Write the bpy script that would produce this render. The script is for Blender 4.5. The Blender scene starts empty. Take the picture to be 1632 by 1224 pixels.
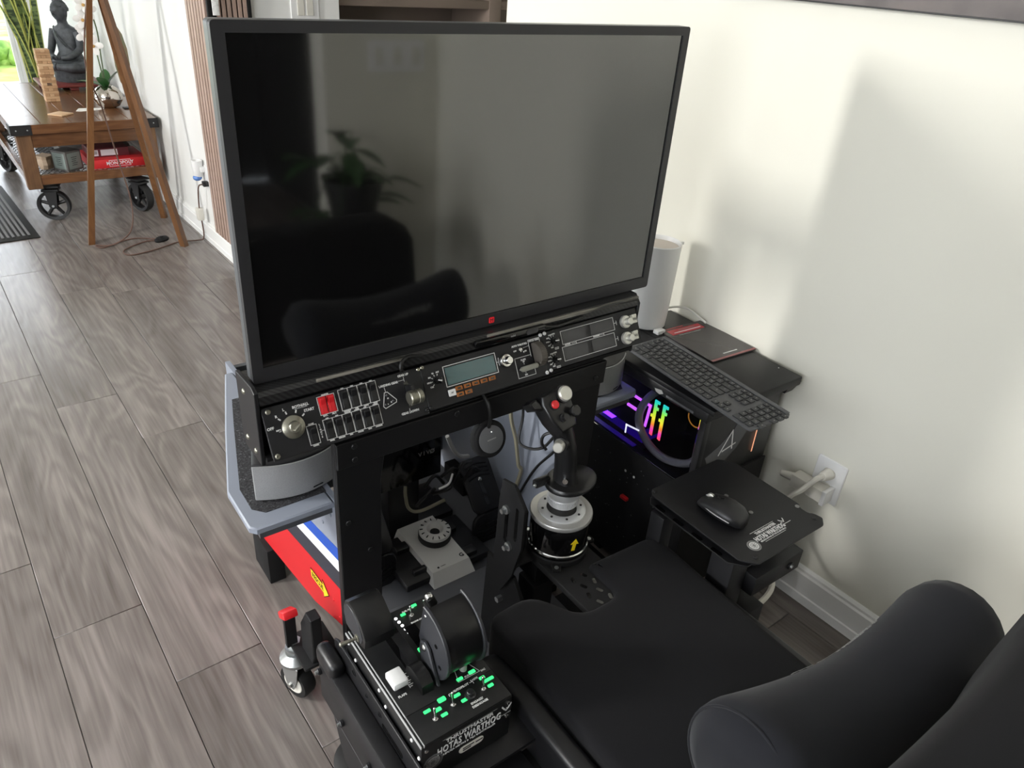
import bpy, bmesh, math, random
from mathutils import Matrix, Vector
random.seed(7)
SC = bpy.context.scene
COL = SC.collection
PI = math.pi

# ---------------------------------------------------------------- frames
ROOM = Matrix.Rotation(math.radians(1.45), 4, 'Z')     # the room's walls sit 1.45 degrees off the cockpit rig
RIG = Matrix.Identity(4)

# ---------------------------------------------------------------- camera
cam = bpy.data.cameras.new('camera'); cam.sensor_width = 36; cam.lens = 1182 * 36 / 1632
cam.clip_start = 0.02
cam_ob = bpy.data.objects.new('camera', cam); COL.objects.link(cam_ob)
cam_ob.matrix_world = (Matrix.Translation((0, 0, 1.55)) @ Matrix.Rotation(math.radians(-38.4), 4, 'Z')
                       @ Matrix.Rotation(math.radians(60.05), 4, 'X') @ Matrix.Rotation(math.radians(4.45), 4, 'Z'))
SC.camera = cam_ob

# ---------------------------------------------------------------- world, daylight, exposure
SC.view_settings.view_transform = 'Standard'
SC.view_settings.look = 'None'
SC.view_settings.gamma = 1.0
SC.view_settings.use_curve_mapping = False
SC.view_settings.exposure = -0.24
W = bpy.data.worlds.new('world'); SC.world = W; W.use_nodes = True
bg = W.node_tree.nodes['Background']; bg.inputs[0].default_value = (0.86, 0.93, 1.0, 1); bg.inputs[1].default_value = 5.0

def window_light(name, loc, aim, sx, sy, watts, col=(1, 1, 1)):
    l = bpy.data.lights.new(name, 'AREA'); l.shape = 'RECTANGLE'; l.size = sx; l.size_y = sy; l.energy = watts; l.color = col
    o = bpy.data.objects.new(name, l); COL.objects.link(o)
    p = ROOM @ Vector(loc); q = ROOM @ Vector(aim)
    o.location = p; o.rotation_euler = (q - p).to_track_quat('-Z', 'Y').to_euler()
    return o
# daylight entering through the window openings of the left wall and the far garden window
window_light('daylight_narrow_window', (-2.72, 2.85, 2.0), (0, 2.2, 1.4), 0.36, 0.8, 150, (1, 0.98, 0.95))
window_light('daylight_side_window', (-2.72, 1.2, 1.6), (0, 1.2, 1.2), 1.3, 1.5, 16, (0.97, 0.98, 1))
window_light('daylight_rear_window', (-2.72, -0.6, 1.6), (0, 0, 1.2), 1.2, 1.5, 68, (0.97, 0.98, 1))
window_light('daylight_over_garden', (-0.2, 9.7, 3.1), (0, 5.5, 0.4), 2.4, 1.2, 150, (0.95, 0.98, 1))
window_light('daylight_table_window', (-2.72, 6.6, 1.5), (0, 6.2, 1.0), 1.4, 1.7, 42, (0.97, 0.98, 1))

# ---------------------------------------------------------------- materials
def lin(c):
    return tuple((v / 12.92 if v <= 0.04045 else ((v + 0.055) / 1.055) ** 2.4) for v in c)
def hexc(h):
    h = h.lstrip('#'); return lin(tuple(int(h[i:i + 2], 16) / 255 for i in (0, 2, 4)))
MATS = {}
def mat(name, col='808080', rough=0.5, metal=0.0, spec=0.5, emit=None, estr=0.0, alpha=None, trans=0.0, coat=0.0, sheen=0.0, ior=None):
    m = bpy.data.materials.new(name); m.use_nodes = True
    b = m.node_tree.nodes['Principled BSDF']
    c = hexc(col) if isinstance(col, str) else col
    b.inputs['Base Color'].default_value = (*c, 1); b.inputs['Roughness'].default_value = rough
    b.inputs['Metallic'].default_value = metal; b.inputs['Specular IOR Level'].default_value = spec
    if emit: b.inputs['Emission Color'].default_value = (*hexc(emit), 1); b.inputs['Emission Strength'].default_value = estr
    if trans: b.inputs['Transmission Weight'].default_value = trans
    if coat: b.inputs['Coat Weight'].default_value = coat; b.inputs['Coat Roughness'].default_value = 0.08
    if sheen: b.inputs['Sheen Weight'].default_value = sheen; b.inputs['Sheen Roughness'].default_value = 0.5
    if ior: b.inputs['IOR'].default_value = ior
    MATS[name] = m; return m
def nodes(m):
    nt = m.node_tree; return nt, nt.nodes, nt.links, nt.nodes['Principled BSDF']
def ramp(nt, stops):
    r = nt.nodes.new('ShaderNodeValToRGB')
    while len(r.color_ramp.elements) < len(stops): r.color_ramp.elements.new(0.5)
    for e, (p, c) in zip(r.color_ramp.elements, stops):
        e.position = p; e.color = (*(hexc(c) if isinstance(c, str) else c), 1)
    return r
def add_noise(m, scale=200, strength=0.15, dist=0.001, coord='Object', stretch=(1, 1, 1), col=None, detail=3):
    """fine relief, and optionally colour grain"""
    nt, N, L, b = nodes(m)
    tc = N.new('ShaderNodeTexCoord'); mp = N.new('ShaderNodeMapping'); mp.inputs['Scale'].default_value = stretch
    nz = N.new('ShaderNodeTexNoise'); nz.inputs['Scale'].default_value = scale; nz.inputs['Detail'].default_value = detail
    L.new(tc.outputs[coord], mp.inputs[0]); L.new(mp.outputs[0], nz.inputs['Vector'])
    if strength:
        bp = N.new('ShaderNodeBump'); bp.inputs['Strength'].default_value = strength; bp.inputs['Distance'].default_value = dist
        L.new(nz.outputs[0], bp.inputs['Height']); L.new(bp.outputs[0], b.inputs['Normal'])
    if col:
        r = ramp(nt, col); L.new(nz.outputs[0], r.inputs[0]); L.new(r.outputs[0], b.inputs['Base Color'])
    return m

black = mat('black_powder_coat', '18181a', 0.45, spec=0.4); add_noise(black, 900, 0.08, 0.0005)
matte = mat('matte_black', '161617', 0.7, spec=0.3)
blackplas = mat('black_plastic', '1d1d1f', 0.35)
gloss = mat('gloss_black', '0c0c0d', 0.12, coat=0.3)
panelblk = mat('panel_black', '1f1f21', 0.5, spec=0.35); add_noise(panelblk, 1500, 0.05, 0.0003)
bezel = mat('bezel_black', '2b2b2d', 0.42)
bezelside = mat('monitor_side', '4d5052', 0.35)
screenm = mat('screen_glass', '0a0a0a', 0.055, spec=0.95, ior=1.75)
carbon = mat('carbon_wrap', '1a1a1b', 0.35, coat=0.2)
boardblk = mat('painted_black_board', '101012', 0.5); add_noise(boardblk, 60, 0.15, 0.001)
chrome = mat('chrome', 'd8d8d6', 0.16, 1.0)
steel = mat('brushed_steel', 'c4c3c0', 0.36, 0.6)
zinc = mat('zinc_plate', 'b9bcbc', 0.3, 0.9)
nickel = mat('satin_nickel', '9b998c', 0.33, 0.85)
alu = mat('cast_aluminium', 'd4d5d6', 0.4, 0.45)
silverplas = mat('silver_plastic', 'a3a2a0', 0.45, 0.25)
white = mat('white_plastic', 'e9e9e8', 0.35)
ink = mat('white_ink', 'd8d8d6', 0.6)
dimink = mat('grey_ink', '8b8b89', 0.6)
offwhite = mat('off_white_plastic', 'd9d6cc', 0.4)
redplas = mat('red_plastic', 'd8242b', 0.35)
redpaint = mat('red_paint', 'c8161f', 0.4)
bluepaint = mat('blue_paint', '1d4fb0', 0.4)
pedalsilver = mat('pedal_silver', 'd2d0cb', 0.45, 0.1)
throttleblk = mat('throttle_black', '111213', 0.4)
whitepaint = mat('white_paint', 'eeeff2', 0.4)
navypaint = mat('dark_stripe_paint', '2b2e38', 0.45)
yellow = mat('yellow_decal', 'f0c81e', 0.5)
greypaint = mat('grey_paint', '868c98', 0.45); add_noise(greypaint, 25, 0.1, 0.001)
darkgrey = mat('dark_grey_paint', '4a4c50', 0.5)
deckgrey = mat('deck_grey', '5c5d61', 0.55)
grip = mat('grip_tape', '2a2a2c', 0.8); add_noise(grip, 260, 0.8, 0.002, col=[(0.35, '17171a'), (0.62, '3a3a3d'), (0.72, '77777a')], detail=4)
fabric = mat('black_suede', '131315', 0.9, spec=0.15, sheen=0.06); add_noise(fabric, 700, 0.25, 0.0006)
meshfab = mat('dark_grey_knit', '1d1e22', 0.9, spec=0.15, sheen=0.1); add_noise(meshfab, 1600, 0.35, 0.0006)
pu = mat('black_leatherette', '161618', 0.38); add_noise(pu, 400, 0.1, 0.0005)
rubber = mat('rubber', '141414', 0.65)
grille = mat('speaker_grille', 'a2a3a4', 0.5, 0.35)
kbgrey = mat('keyboard_graphite', '505153', 0.5)
keym = mat('keycap', '333436', 0.55)
glow_green = mat('green_backlight', '0a3a18', 0.5, emit='35d873', estr=2.6)
glow_white = mat('white_backlight', 'ffffff', 0.5, emit='ffffff', estr=1.2)
orange = mat('amber_button', '9a5a22', 0.45)
lcd = mat('lcd_glass', '35595d', 0.1, spec=0.9)
window7 = mat('smoked_window', '38383a', 0.25)
cable_w = mat('white_cable', 'd9d8d2', 0.45)
cable_b = mat('black_cable', '121212', 0.5)
cable_br = mat('brown_cloth_cable', '5d443a', 0.7)
tapebeige = mat('braided_cable', '8d8874', 0.6)

# wood and room surfaces
def wood(name, c1, c2, c3, scale=6, along=1, rough=0.42, bump=0.08, rnd=0.25, rings=0.10, fine=0.30):
    """plank wood: cathedral rings from contour lines of a stretched noise, plus long fine grain; each piece takes its own stretch of it"""
    m = mat(name, c2, rough); nt, N, L, b = nodes(m)
    def math_(op, a, bb=None, c=None):
        n = N.new('ShaderNodeMath'); n.operation = op
        for i, v in enumerate((a, bb, c)):
            if v is None: continue
            if isinstance(v, (int, float)): n.inputs[i].default_value = v
            else: L.new(v, n.inputs[i])
        return n.outputs[0]
    tc = N.new('ShaderNodeTexCoord'); oi = N.new('ShaderNodeObjectInfo')
    rv = math_('MULTIPLY', oi.outputs['Random'], 41.0)
    cmb = N.new('ShaderNodeCombineXYZ'); [L.new(rv, cmb.inputs[i]) for i in range(3)]
    off = N.new('ShaderNodeVectorMath'); off.operation = 'ADD'; L.new(tc.outputs['Object'], off.inputs[0]); L.new(cmb.outputs[0], off.inputs[1])
    def noise(sc, st, det, dis=0.0):
        mp = N.new('ShaderNodeMapping'); v = [1, 1, 1]; v[along] = st; mp.inputs['Scale'].default_value = v; L.new(off.outputs[0], mp.inputs[0])
        n = N.new('ShaderNodeTexNoise'); n.inputs['Scale'].default_value = sc; n.inputs['Detail'].default_value = det; n.inputs['Distortion'].default_value = dis
        L.new(mp.outputs[0], n.inputs['Vector']); return n.outputs[0]
    n1 = noise(scale, 0.22, 2.5, 0.3); n2 = noise(scale * 22, 0.035, 5); n3 = noise(scale * 1.6, 0.10, 4)
    ring = math_('MULTIPLY', math_('SINE', math_('MULTIPLY', n1, 72.0)), rings)
    mask = math_('SMOOTH_MIN', math_('MULTIPLY', n3, 1.6), 1.0, 0.2)
    v = math_('MULTIPLY', ring, mask)
    v = math_('ADD', v, math_('MULTIPLY', math_('SUBTRACT', n2, 0.5), fine * 2))
    v = math_('ADD', v, math_('MULTIPLY', math_('SUBTRACT', n3, 0.5), 0.9))
    v = math_('ADD', v, math_('MULTIPLY', math_('SUBTRACT', oi.outputs['Random'], 0.5), rnd * 2))
    v = math_('ADD', v, 0.5)
    r = ramp(nt, [(0.12, c1), (0.5, c2), (0.88, c3)]); L.new(v, r.inputs[0]); L.new(r.outputs[0], b.inputs['Base Color'])
    bp = N.new('ShaderNodeBump'); bp.inputs['Strength'].default_value = bump; bp.inputs['Distance'].default_value = 0.002
    L.new(v, bp.inputs['Height']); L.new(bp.outputs[0], b.inputs['Normal'])
    return m
floorwood = wood('grey_oak_vinyl', '544d49', '736c68', '908883', 5, 1, 0.27, 0.04, 0.06)
tablewood = wood('brown_table_wood', '4d3423', '67462e', '7d573a', 7, 0, 0.22, 0.06, 0.1)
tablelegwood = wood('brown_post_wood', '4d3725', '6a4c33', '7e5c3e', 7, 2, 0.5, 0.06, 0.1)
tripodwood = wood('tripod_walnut', '54361c', '694526', '7b5532', 8, 2, 0.4, 0.04, 0.05)
slatwood = wood('slat_oak', '8b7468', 'a58d80', 'b59d90', 8, 2, 0.5, 0.04, 0.1)
blockwood = wood('block_pine', 'a9835f', 'c09a74', 'd2b08b', 10, 0, 0.6, 0.04, 0.35)
wallm = mat('wall_paint_warm_white', 'e0ded2', 0.6, spec=0.25); add_noise(wallm, 180, 0.04, 0.001)
wallcool = mat('wall_paint_white', 'e8e8e5', 0.6, spec=0.25)
trimw = mat('trim_white', 'f0f0ee', 0.35)
ceilm = mat('ceiling_white', 'efefec', 0.8)
darkwall = mat('dim_hall_wall', '2b2a2a', 0.8)  # dimness of the unseen hall, put into its wall colour
taupe = mat('taupe_cabinet', '8c7d72', 0.45)
taupe_shaded = mat('taupe_cabinet_shaded', '75695f', 0.5)  # shade of the recess put into a darker copy of the taupe
greyiron = mat('dark_iron', '2c2c2d', 0.5, 0.4)

# ---------------------------------------------------------------- mesh builder
def fr(o, x, y, z):
    m = Matrix.Identity(4)
    for i, v in enumerate((x, y, z, o)):
        for r in range(3): m[r][i] = v[r]
    return m
def FYZ(x0=0.0): return fr((x0, 0, 0), (0, 1, 0), (0, 0, 1), (1, 0, 0))    # profile in y,z extruded along x
def FXZ(y0=0.0): return fr((0, y0, 0), (1, 0, 0), (0, 0, 1), (0, -1, 0))   # profile in x,z extruded towards -y
def T(x, y, z): return Matrix.Translation((x, y, z))
def RZ(a): return Matrix.Rotation(math.radians(a), 4, 'Z')
def RX(a): return Matrix.Rotation(math.radians(a), 4, 'X')
def RY(a): return Matrix.Rotation(math.radians(a), 4, 'Y')
def cr(pts, n=6, closed=False):
    """Catmull-Rom resample of 3D points"""
    P = [Vector(p) for p in pts]; out = []; k = len(P)
    for i in range(k if closed else k - 1):
        p1, p2 = P[i], P[(i + 1) % k]
        p0 = P[i - 1] if (i > 0 or closed) else p1 * 2 - p2
        p3 = P[(i + 2) % k] if (i + 2 < k or closed) else p2 * 2 - p1
        for j in range(n):
            t = j / n
            out.append(0.5 * ((2 * p1) + (p2 - p0) * t + (2 * p0 - 5 * p1 + 4 * p2 - p3) * t * t + (3 * p1 - p0 - 3 * p2 + p3) * t ** 3))
    if not closed: out.append(P[-1])
    return out
def rrect(w, h, r, n=4, cx=0, cy=0):
    out = []
    for (sx, sy, a0) in ((1, 1, 0), (-1, 1, 90), (-1, -1, 180), (1, -1, 270)):
        for i in range(n + 1):
            a = math.radians(a0 + 90 * i / n)
            out.append((cx + sx * (w / 2 - r) + r * math.cos(a), cy + sy * (h / 2 - r) + r * math.sin(a)))
    return out
def circ(r, n=16, cx=0, cy=0): return [(cx + r * math.cos(2 * PI * i / n), cy + r * math.sin(2 * PI * i / n)) for i in range(n)]

class MB:
    def __init__(s): s.bm = bmesh.new(); s.mats = []
    def mi(s, m):
        if m not in s.mats: s.mats.append(m)
        return s.mats.index(m)
    def _add(s, tmp, m, M=None):
        i = s.mi(m)
        if M is not None:
            bmesh.ops.transform(tmp, matrix=M, verts=tmp.verts)
            if M.determinant() < 0: bmesh.ops.reverse_faces(tmp, faces=tmp.faces)
        me = bpy.data.meshes.new('t'); tmp.to_mesh(me); tmp.free()
        n0 = len(s.bm.faces); s.bm.from_mesh(me); bpy.data.meshes.remove(me)
        s.bm.faces.ensure_lookup_table()
        for k in range(n0, len(s.bm.faces)): s.bm.faces[k].material_index = i
        return s
    def box(s, lo, hi, m, bev=0.0, M=None, seg=2):
        t = bmesh.new(); bmesh.ops.create_cube(t, size=1)
        c = [(a + b) / 2 for a, b in zip(lo, hi)]; d = [abs(b - a) for a, b in zip(lo, hi)]
        bmesh.ops.transform(t, matrix=T(*c) @ Matrix.Diagonal((*d, 1)), verts=t.verts)
        if bev: bmesh.ops.bevel(t, geom=list(t.edges), offset=min(bev, min(d) * 0.45), segments=seg, profile=0.5, affect='EDGES')
        return s._add(t, m, M)
    def prism(s, pts, h0, h1, m, M=None, bev=0.0, seg=1, holes=()):
        t = bmesh.new()
        vs = [t.verts.new((p[0], p[1], h0)) for p in pts]
        if holes:
            es = [t.edges.new((vs[i], vs[(i + 1) % len(vs)])) for i in range(len(vs))]
            for h in holes:
                hv = [t.verts.new((p[0], p[1], h0)) for p in h]
                es += [t.edges.new((hv[i], hv[(i + 1) % len(hv)])) for i in range(len(hv))]
            bmesh.ops.triangle_fill(t, edges=es, use_beauty=True)
        else: t.faces.new(vs)
        r = bmesh.ops.extrude_face_region(t, geom=list(t.faces))
        bmesh.ops.translate(t, vec=(0, 0, h1 - h0), verts=[v for v in r['geom'] if isinstance(v, bmesh.types.BMVert)])
        bmesh.ops.recalc_face_normals(t, faces=t.faces)
        if bev:
            es = [e for e in t.edges if abs(e.verts[0].co.z - e.verts[1].co.z) < 1e-7]
            bmesh.ops.bevel(t, geom=es, offset=bev, segments=seg, profile=0.5, affect='EDGES')
        return s._add(t, m, M)
    def lathe(s, prof, m, M=None, n=28, cap=True):
        t = bmesh.new(); rings = []
        for (r, z) in prof:
            rings.append([t.verts.new((max(r, 1e-5) * math.cos(2 * PI * i / n), max(r, 1e-5) * math.sin(2 * PI * i / n), z)) for i in range(n)])
        for a, b in zip(rings, rings[1:]):
            for i in range(n): t.faces.new((a[i], a[(i + 1) % n], b[(i + 1) % n], b[i]))
        if cap: t.faces.new(list(reversed(rings[0]))); t.faces.new(rings[-1])
        bmesh.ops.recalc_face_normals(t, faces=t.faces)
        return s._add(t, m, M)
    def cyl(s, p0, p1, r, m, r2=None, n=14, bev=0.0):
        p0, p1 = Vector(p0), Vector(p1); L = (p1 - p0).length
        q = (p1 - p0).to_track_quat('Z', 'Y').to_matrix().to_4x4()
        r2 = r if r2 is None else r2
        pr = [(r, 0), (r2, L)] if not bev else [(r - bev, 0), (r, bev), (r2, L - bev), (r2 - bev, L)]
        return s.lathe(pr, m, T(*p0) @ q, n)
    def loft(s, rings, m, M=None, cap=True, closed=True):
        t = bmesh.new(); R = [[t.verts.new(p) for p in r] for r in rings]
        for a, b in zip(R, R[1:]):
            n = len(a)
            for i in range(n if closed else n - 1): t.faces.new((a[i], a[(i + 1) % n], b[(i + 1) % n], b[i]))
        if cap and closed: t.faces.new(list(reversed(R[0]))); t.faces.new(R[-1])
        bmesh.ops.recalc_face_normals(t, faces=t.faces)
        return s._add(t, m, M)
    def tube(s, pts, r, m, n=8, sm=6, M=None, closed=False):
        P = cr(pts, sm, closed) if sm else [Vector(p) for p in pts]
        rad = (lambda i: r) if not callable(r) else (lambda i: r(i / max(1, len(P) - 1)))
        rings = []; up = Vector((0, 0, 1)); k = len(P)
        for i, p in enumerate(P):
            a = P[(i - 1) % k] if closed else P[max(i - 1, 0)]; b = P[(i + 1) % k] if closed else P[min(i + 1, k - 1)]
            d = (b - a).normalized()
            if abs(d.dot(up)) > 0.97: up = Vector((0, 1, 0)) if abs(d.y) < 0.9 else Vector((1, 0, 0))
            x = d.cross(up).normalized(); up = x.cross(d).normalized()
            rr_ = rad(i)
            rings.append([p + (x * math.cos(2 * PI * j / n) + up * math.sin(2 * PI * j / n)) * rr_ for j in range(n)])
        if closed: rings.append(rings[0]); return s.loft(rings, m, M, cap=False)
        return s.loft(rings, m, M)
    def ball(s, c, r, m, M=None, u=16, v=10):
        t = bmesh.new(); bmesh.ops.create_uvsphere(t, u_segments=u, v_segments=v, radius=1)
        r = (r, r, r) if not isinstance(r, (tuple, list)) else r
        return s._add(t, m, (M or Matrix.Identity(4)) @ T(*c) @ Matrix.Diagonal((*r, 1)))
    def text(s, body, h, m, M, align='CENTER', depth=0.0003, bold=0.0, sx=1.0, space=1.0):
        """lettering: h is the cap height; M puts the text plane in place"""
        cu = bpy.data.curves.new('txt', 'FONT'); cu.body = body; cu.size = h / 0.69; cu.align_x = align; cu.align_y = 'CENTER'
        cu.extrude = depth; cu.offset = bold; cu.resolution_u = 2; cu.space_character = space
        o = bpy.data.objects.new('txt', cu); me = bpy.data.meshes.new_from_object(o)
        t = bmesh.new(); t.from_mesh(me); bpy.data.meshes.remove(me); bpy.data.objects.remove(o); bpy.data.curves.remove(cu)
        return s._add(t, m, M @ Matrix.Diagonal((sx, 1, 1, 1)))
    def line(s, pts, w, m, M, h=0.0004, closed=False):
        """printed line of width w in the local xy plane"""
        P = list(pts) + ([pts[0]] if closed else [])
        for a, b in zip(P, P[1:]):
            dx, dy = b[0] - a[0], b[1] - a[1]; L = math.hypot(dx, dy) or 1e-6
            ux, uy = dx / L * w / 2, dy / L * w / 2
            s.prism([(a[0] - ux + uy, a[1] - uy - ux), (b[0] + ux + uy, b[1] + uy - ux), (b[0] + ux - uy, b[1] + uy + ux), (a[0] - ux - uy, a[1] - uy + ux)], 0, h, m, M)
        return s
    def subsurf(s, lev=1):
        s.sub = lev; return s

WORLD = {}
def _props(o, label, cat, group, kind):
    if label: o['label'] = label
    if cat: o['category'] = cat
    if group: o['group'] = group
    if kind: o['kind'] = kind
def thing(name, label, cat, base=(0, 0, 0), frame=RIG, group=None, rz=0, kind=None):
    o = bpy.data.objects.new(name, None); COL.objects.link(o); o.empty_display_size = 0.05
    M = frame @ T(*base) @ RZ(rz); o.matrix_world = M; WORLD[o.name] = M
    _props(o, label, cat, group, kind); return o
def build(mb, name, parent=None, label=None, cat=None, group=None, kind=None, frame=RIG, base=None, angle=38, sub=0):
    me = bpy.data.meshes.new(name)
    bmesh.ops.recalc_face_normals(mb.bm, faces=mb.bm.faces) if False else None
    if parent is not None: M = WORLD[parent.name]
    else:
        if base is None:
            xs = [v.co for v in mb.bm.verts]
            base = (sum(v.x for v in xs) / len(xs), sum(v.y for v in xs) / len(xs), min(v.z for v in xs))
        M = frame @ T(*base)
    X = M.inverted() @ frame
    bmesh.ops.transform(mb.bm, matrix=X, verts=mb.bm.verts)
    mb.bm.to_mesh(me); mb.bm.free()
    for m in mb.mats: me.materials.append(m)
    for p in me.polygons: p.use_smooth = True
    me.set_sharp_from_angle(angle=math.radians(angle))
    o = bpy.data.objects.new(name, me); COL.objects.link(o)
    if parent is not None: o.parent = parent
    else: o.matrix_world = M
    WORLD[o.name] = M
    if sub:
        md = o.modifiers.new('sub', 'SUBSURF'); md.levels = sub; md.render_levels = sub
    _props(o, label, cat, group, kind); return o
def twin(src, name, parent, off, frame=RIG):
    """a copy of a part sharing its mesh, moved by off (metres, in the given frame)"""
    o = src.copy(); o.name = name; COL.objects.link(o); o.parent = parent
    R = WORLD[parent.name].to_3x3().inverted() @ frame.to_3x3()
    o.location = src.location + R @ Vector(off); WORLD[o.name] = WORLD[parent.name]; return o
# ================================================================ THE ROOM
# floor of grey vinyl planks: 207 mm wide, 1435 mm long, joints staggered
def carbon_nodes():
    nt, N, L, b = nodes(carbon)
    tc = N.new('ShaderNodeTexCoord'); mp = N.new('ShaderNodeMapping'); mp.inputs['Rotation'].default_value = (0, 0, 0.6)
    wv = N.new('ShaderNodeTexWave'); wv.inputs['Scale'].default_value = 55; wv.wave_type = 'BANDS'; wv.bands_direction = 'DIAGONAL'
    L.new(tc.outputs['Object'], wv.inputs['Vector']); r = ramp(nt, [(0.3, '111112'), (0.7, '2c2c2d')]); L.new(wv.outputs[0], r.inputs[0]); L.new(r.outputs[0], b.inputs['Base Color'])
carbon_nodes()

m = MB(); m.box((-2.9, -3.3, -0.06), (4.6, 9.2, -0.004), darkgrey)
floor = build(m, 'floor', kind='structure', frame=ROOM, base=(0, 0, 0))
PW, PL = 0.2065, 1.435
joint = {0: 1.004, -1: 1.356, -2: 1.652, -3: 0.535, 5: 0.637, 4: 1.25, 6: 1.1}
def plank_mesh(w, l):
    mm = MB(); mm.box((-w / 2 + 0.0007, -l / 2 + 0.0007, -0.004), (w / 2 - 0.0007, l / 2 - 0.0007, 0.0), floorwood, 0.0012, seg=1); return mm
plank0 = None
for k in range(-15, 22):
    x = 0.372 + (k + 0.5) * PW
    if x < -2.75 or x > 4.4: continue
    j0 = joint.get(k, random.uniform(0, PL))
    y = j0 - PL * 4
    while y < 9.1:
        c = (y + PL / 2)
        if x > 1.75 and not (1.2 < c < 5): y += PL; continue
        if c > -3.2:
            if plank0 is None:
                plank0 = build(plank_mesh(PW, PL), 'plank', floor, frame=ROOM @ T(x, c, 0))
                # move the mesh back to its own origin so that every plank shares it
                plank0.data.transform(Matrix.Translation((-x, -c, 0))); plank0.location = (x, c, 0)
            else:
                o = plank0.copy(); COL.objects.link(o); o.parent = floor; o.location = (x, c, 0); o.name = 'plank'
        y += PL

def room_box(name, lo, hi, m, label=None):
    b = MB(); b.box(lo, hi, m); return build(b, name, kind='structure', frame=ROOM, label=label)
wr = room_box('wall_right', (1.688, -0.62, 0), (1.80, 2.2, 2.5), wallm)
room_box('wall_behind', (1.20, -0.74, 0), (1.80, -0.62, 2.5), wallm)
room_box('ceiling', (-2.9, -3.3, 2.5), (4.6, 9.2, 2.6), ceilm)
room_box('wall_back', (-2.9, -3.4, 0), (1.9, -3.3, 2.5), darkwall)
room_box('wall_hall', (1.80, -3.3, 0), (1.9, -0.74, 2.5), darkwall)
room_box('wall_center', (1.23, 3.8, 0), (1.86, 9.12, 2.5), wallcool)
room_box('wall_niche', (1.86, 4.32, 0), (4.6, 4.42, 2.5), wallm)
room_box('wall_side_room', (4.5, 2.2, 0), (4.6, 4.32, 2.5), wallm)
room_box('wall_return', (1.80, 2.1, 0), (4.6, 2.2, 2.5), wallm)
# left wall with window openings
def wall_with_holes(name, x, ys, zs, holes, m, axis='x', th=0.12):
    b = MB(); ycuts = sorted({ys[0], ys[1], *[h[0] for h in holes], *[h[1] for h in holes]})
    for a, c in zip(ycuts, ycuts[1:]):
        hs = [h for h in holes if h[0] <= a + 1e-6 and h[1] >= c - 1e-6]
        segs = [(zs[0], zs[1])] if not hs else [(zs[0], hs[0][2]), (hs[0][3], zs[1])]
        for z0, z1 in segs:
            if z1 - z0 < 1e-4: continue
            if axis == 'x': b.box((x - th, a, z0), (x, c, z1), m)
            else: b.box((a, x, z0), (c, x + th, z1), m)
    return build(b, name, kind='structure', frame=ROOM)
LW = [(-1.25, 0.05, 0.8, 2.35), (0.5, 1.9, 0.8, 2.35), (2.6, 3.1, 0.8, 2.42), (5.85, 7.35, 0.6, 2.35)]
wall_with_holes('wall_left', -2.78, (-3.3, 9.2), (0, 2.5), LW, wallcool)
FW = [(-1.5, 1.03, 0.12, 2.3)]
wall_with_holes('wall_far', 9.0, (-2.78, 1.23), (0, 2.5), FW, wallcool, axis='y')
winglass = mat('window_glass', 'ffffff', 0.02, trans=1.0, ior=1.1)
def window(n, lo, hi, axis, rails):
    f = MB(); t = 0.035
    def bar(a0, a1, z0, z1):
        if axis == 'x': f.box((-2.86, a0, z0), (-2.80, a1, z1), trimw, 0.004)
        else: f.box((a0, 9.02, z0), (a1, 9.08, z1), trimw, 0.004)
    (a0, z0), (a1, z1) = lo, hi
    bar(a0, a0 + t, z0, z1); bar(a1 - t, a1, z0, z1); bar(a0 + t, a1 - t, z0, z0 + t); bar(a0 + t, a1 - t, z1 - t, z1)
    for r in rails: bar(a0 + t, a1 - t, r - 0.012, r + 0.012)
    w = build(f, 'window_%d' % n, kind='structure', frame=ROOM)
    g = MB()
    if axis == 'x': g.box((-2.835, a0 + t, z0 + t), (-2.83, a1 - t, z1 - t), winglass)
    else: g.box((a0 + t, 9.045, z0 + t), (a1 - t, 9.05, z1 - t), winglass)
    build(g, 'pane', w, frame=ROOM)
for i, h in enumerate(LW): window(i + 1, (h[0], h[2]), (h[1], h[3]), 'x', [1.55])
window(5, (FW[0][0], FW[0][2]), (FW[0][1], FW[0][3]), 'y', [])
# garden seen through the far window
gm = mat('garden_lawn', '7d9a4c', 0.9); add_noise(gm, 3, 0.3, 0.05, col=[(0.3, '6d9440'), (0.55, 'a5bb62'), (0.75, 'd2d390')], detail=8)
g = MB(); g.box((-14, 9.4, -0.35), (8, 40, -0.25), gm); build(g, 'lawn', kind='structure', frame=ROOM)
hedge = mat('hedge_leaves', '86a85a', 0.9); add_noise(hedge, 5, 0.6, 0.1, col=[(0.3, '55813a'), (0.6, 'a4c26a'), (0.8, 'dfe39a')], detail=10)
def blob_hedge(x, y, r, label):
    random.seed(int(x * 31 + y)); b = MB()
    for i in range(16):
        b.ball((x + random.uniform(-r, r), y + random.uniform(-.5, .5), random.uniform(-.25, -.05)), random.uniform(.15, .3), hedge, u=10, v=7)
    t = build(b, 'garden_bush', frame=ROOM, base=(x, y, -0.25), label=label, cat='bush'); return t
blob_hedge(1.3, 13.2, 0.7, 'pale green garden bush on the lawn outside the far window')
f = MB()
fb = thing('garden_railing', 'pale horizontal railing crossing the view outside the far window', 'railing', (0, 11.5, -0.25), ROOM)
for i, z in enumerate((0.27, 0.42)):
    m = MB(); m.box((-4, 11.48, z - 0.015), (2.2, 11.52, z + 0.015), trimw, 0.004); build(m, 'rail', fb, frame=ROOM)
for i in range(5):
    m = MB(); m.box((-4 + i * 1.53, 11.47, -0.25), (-3.95 + i * 1.53, 11.53, 0.5), trimw, 0.004); build(m, 'post', fb, frame=ROOM)

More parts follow.
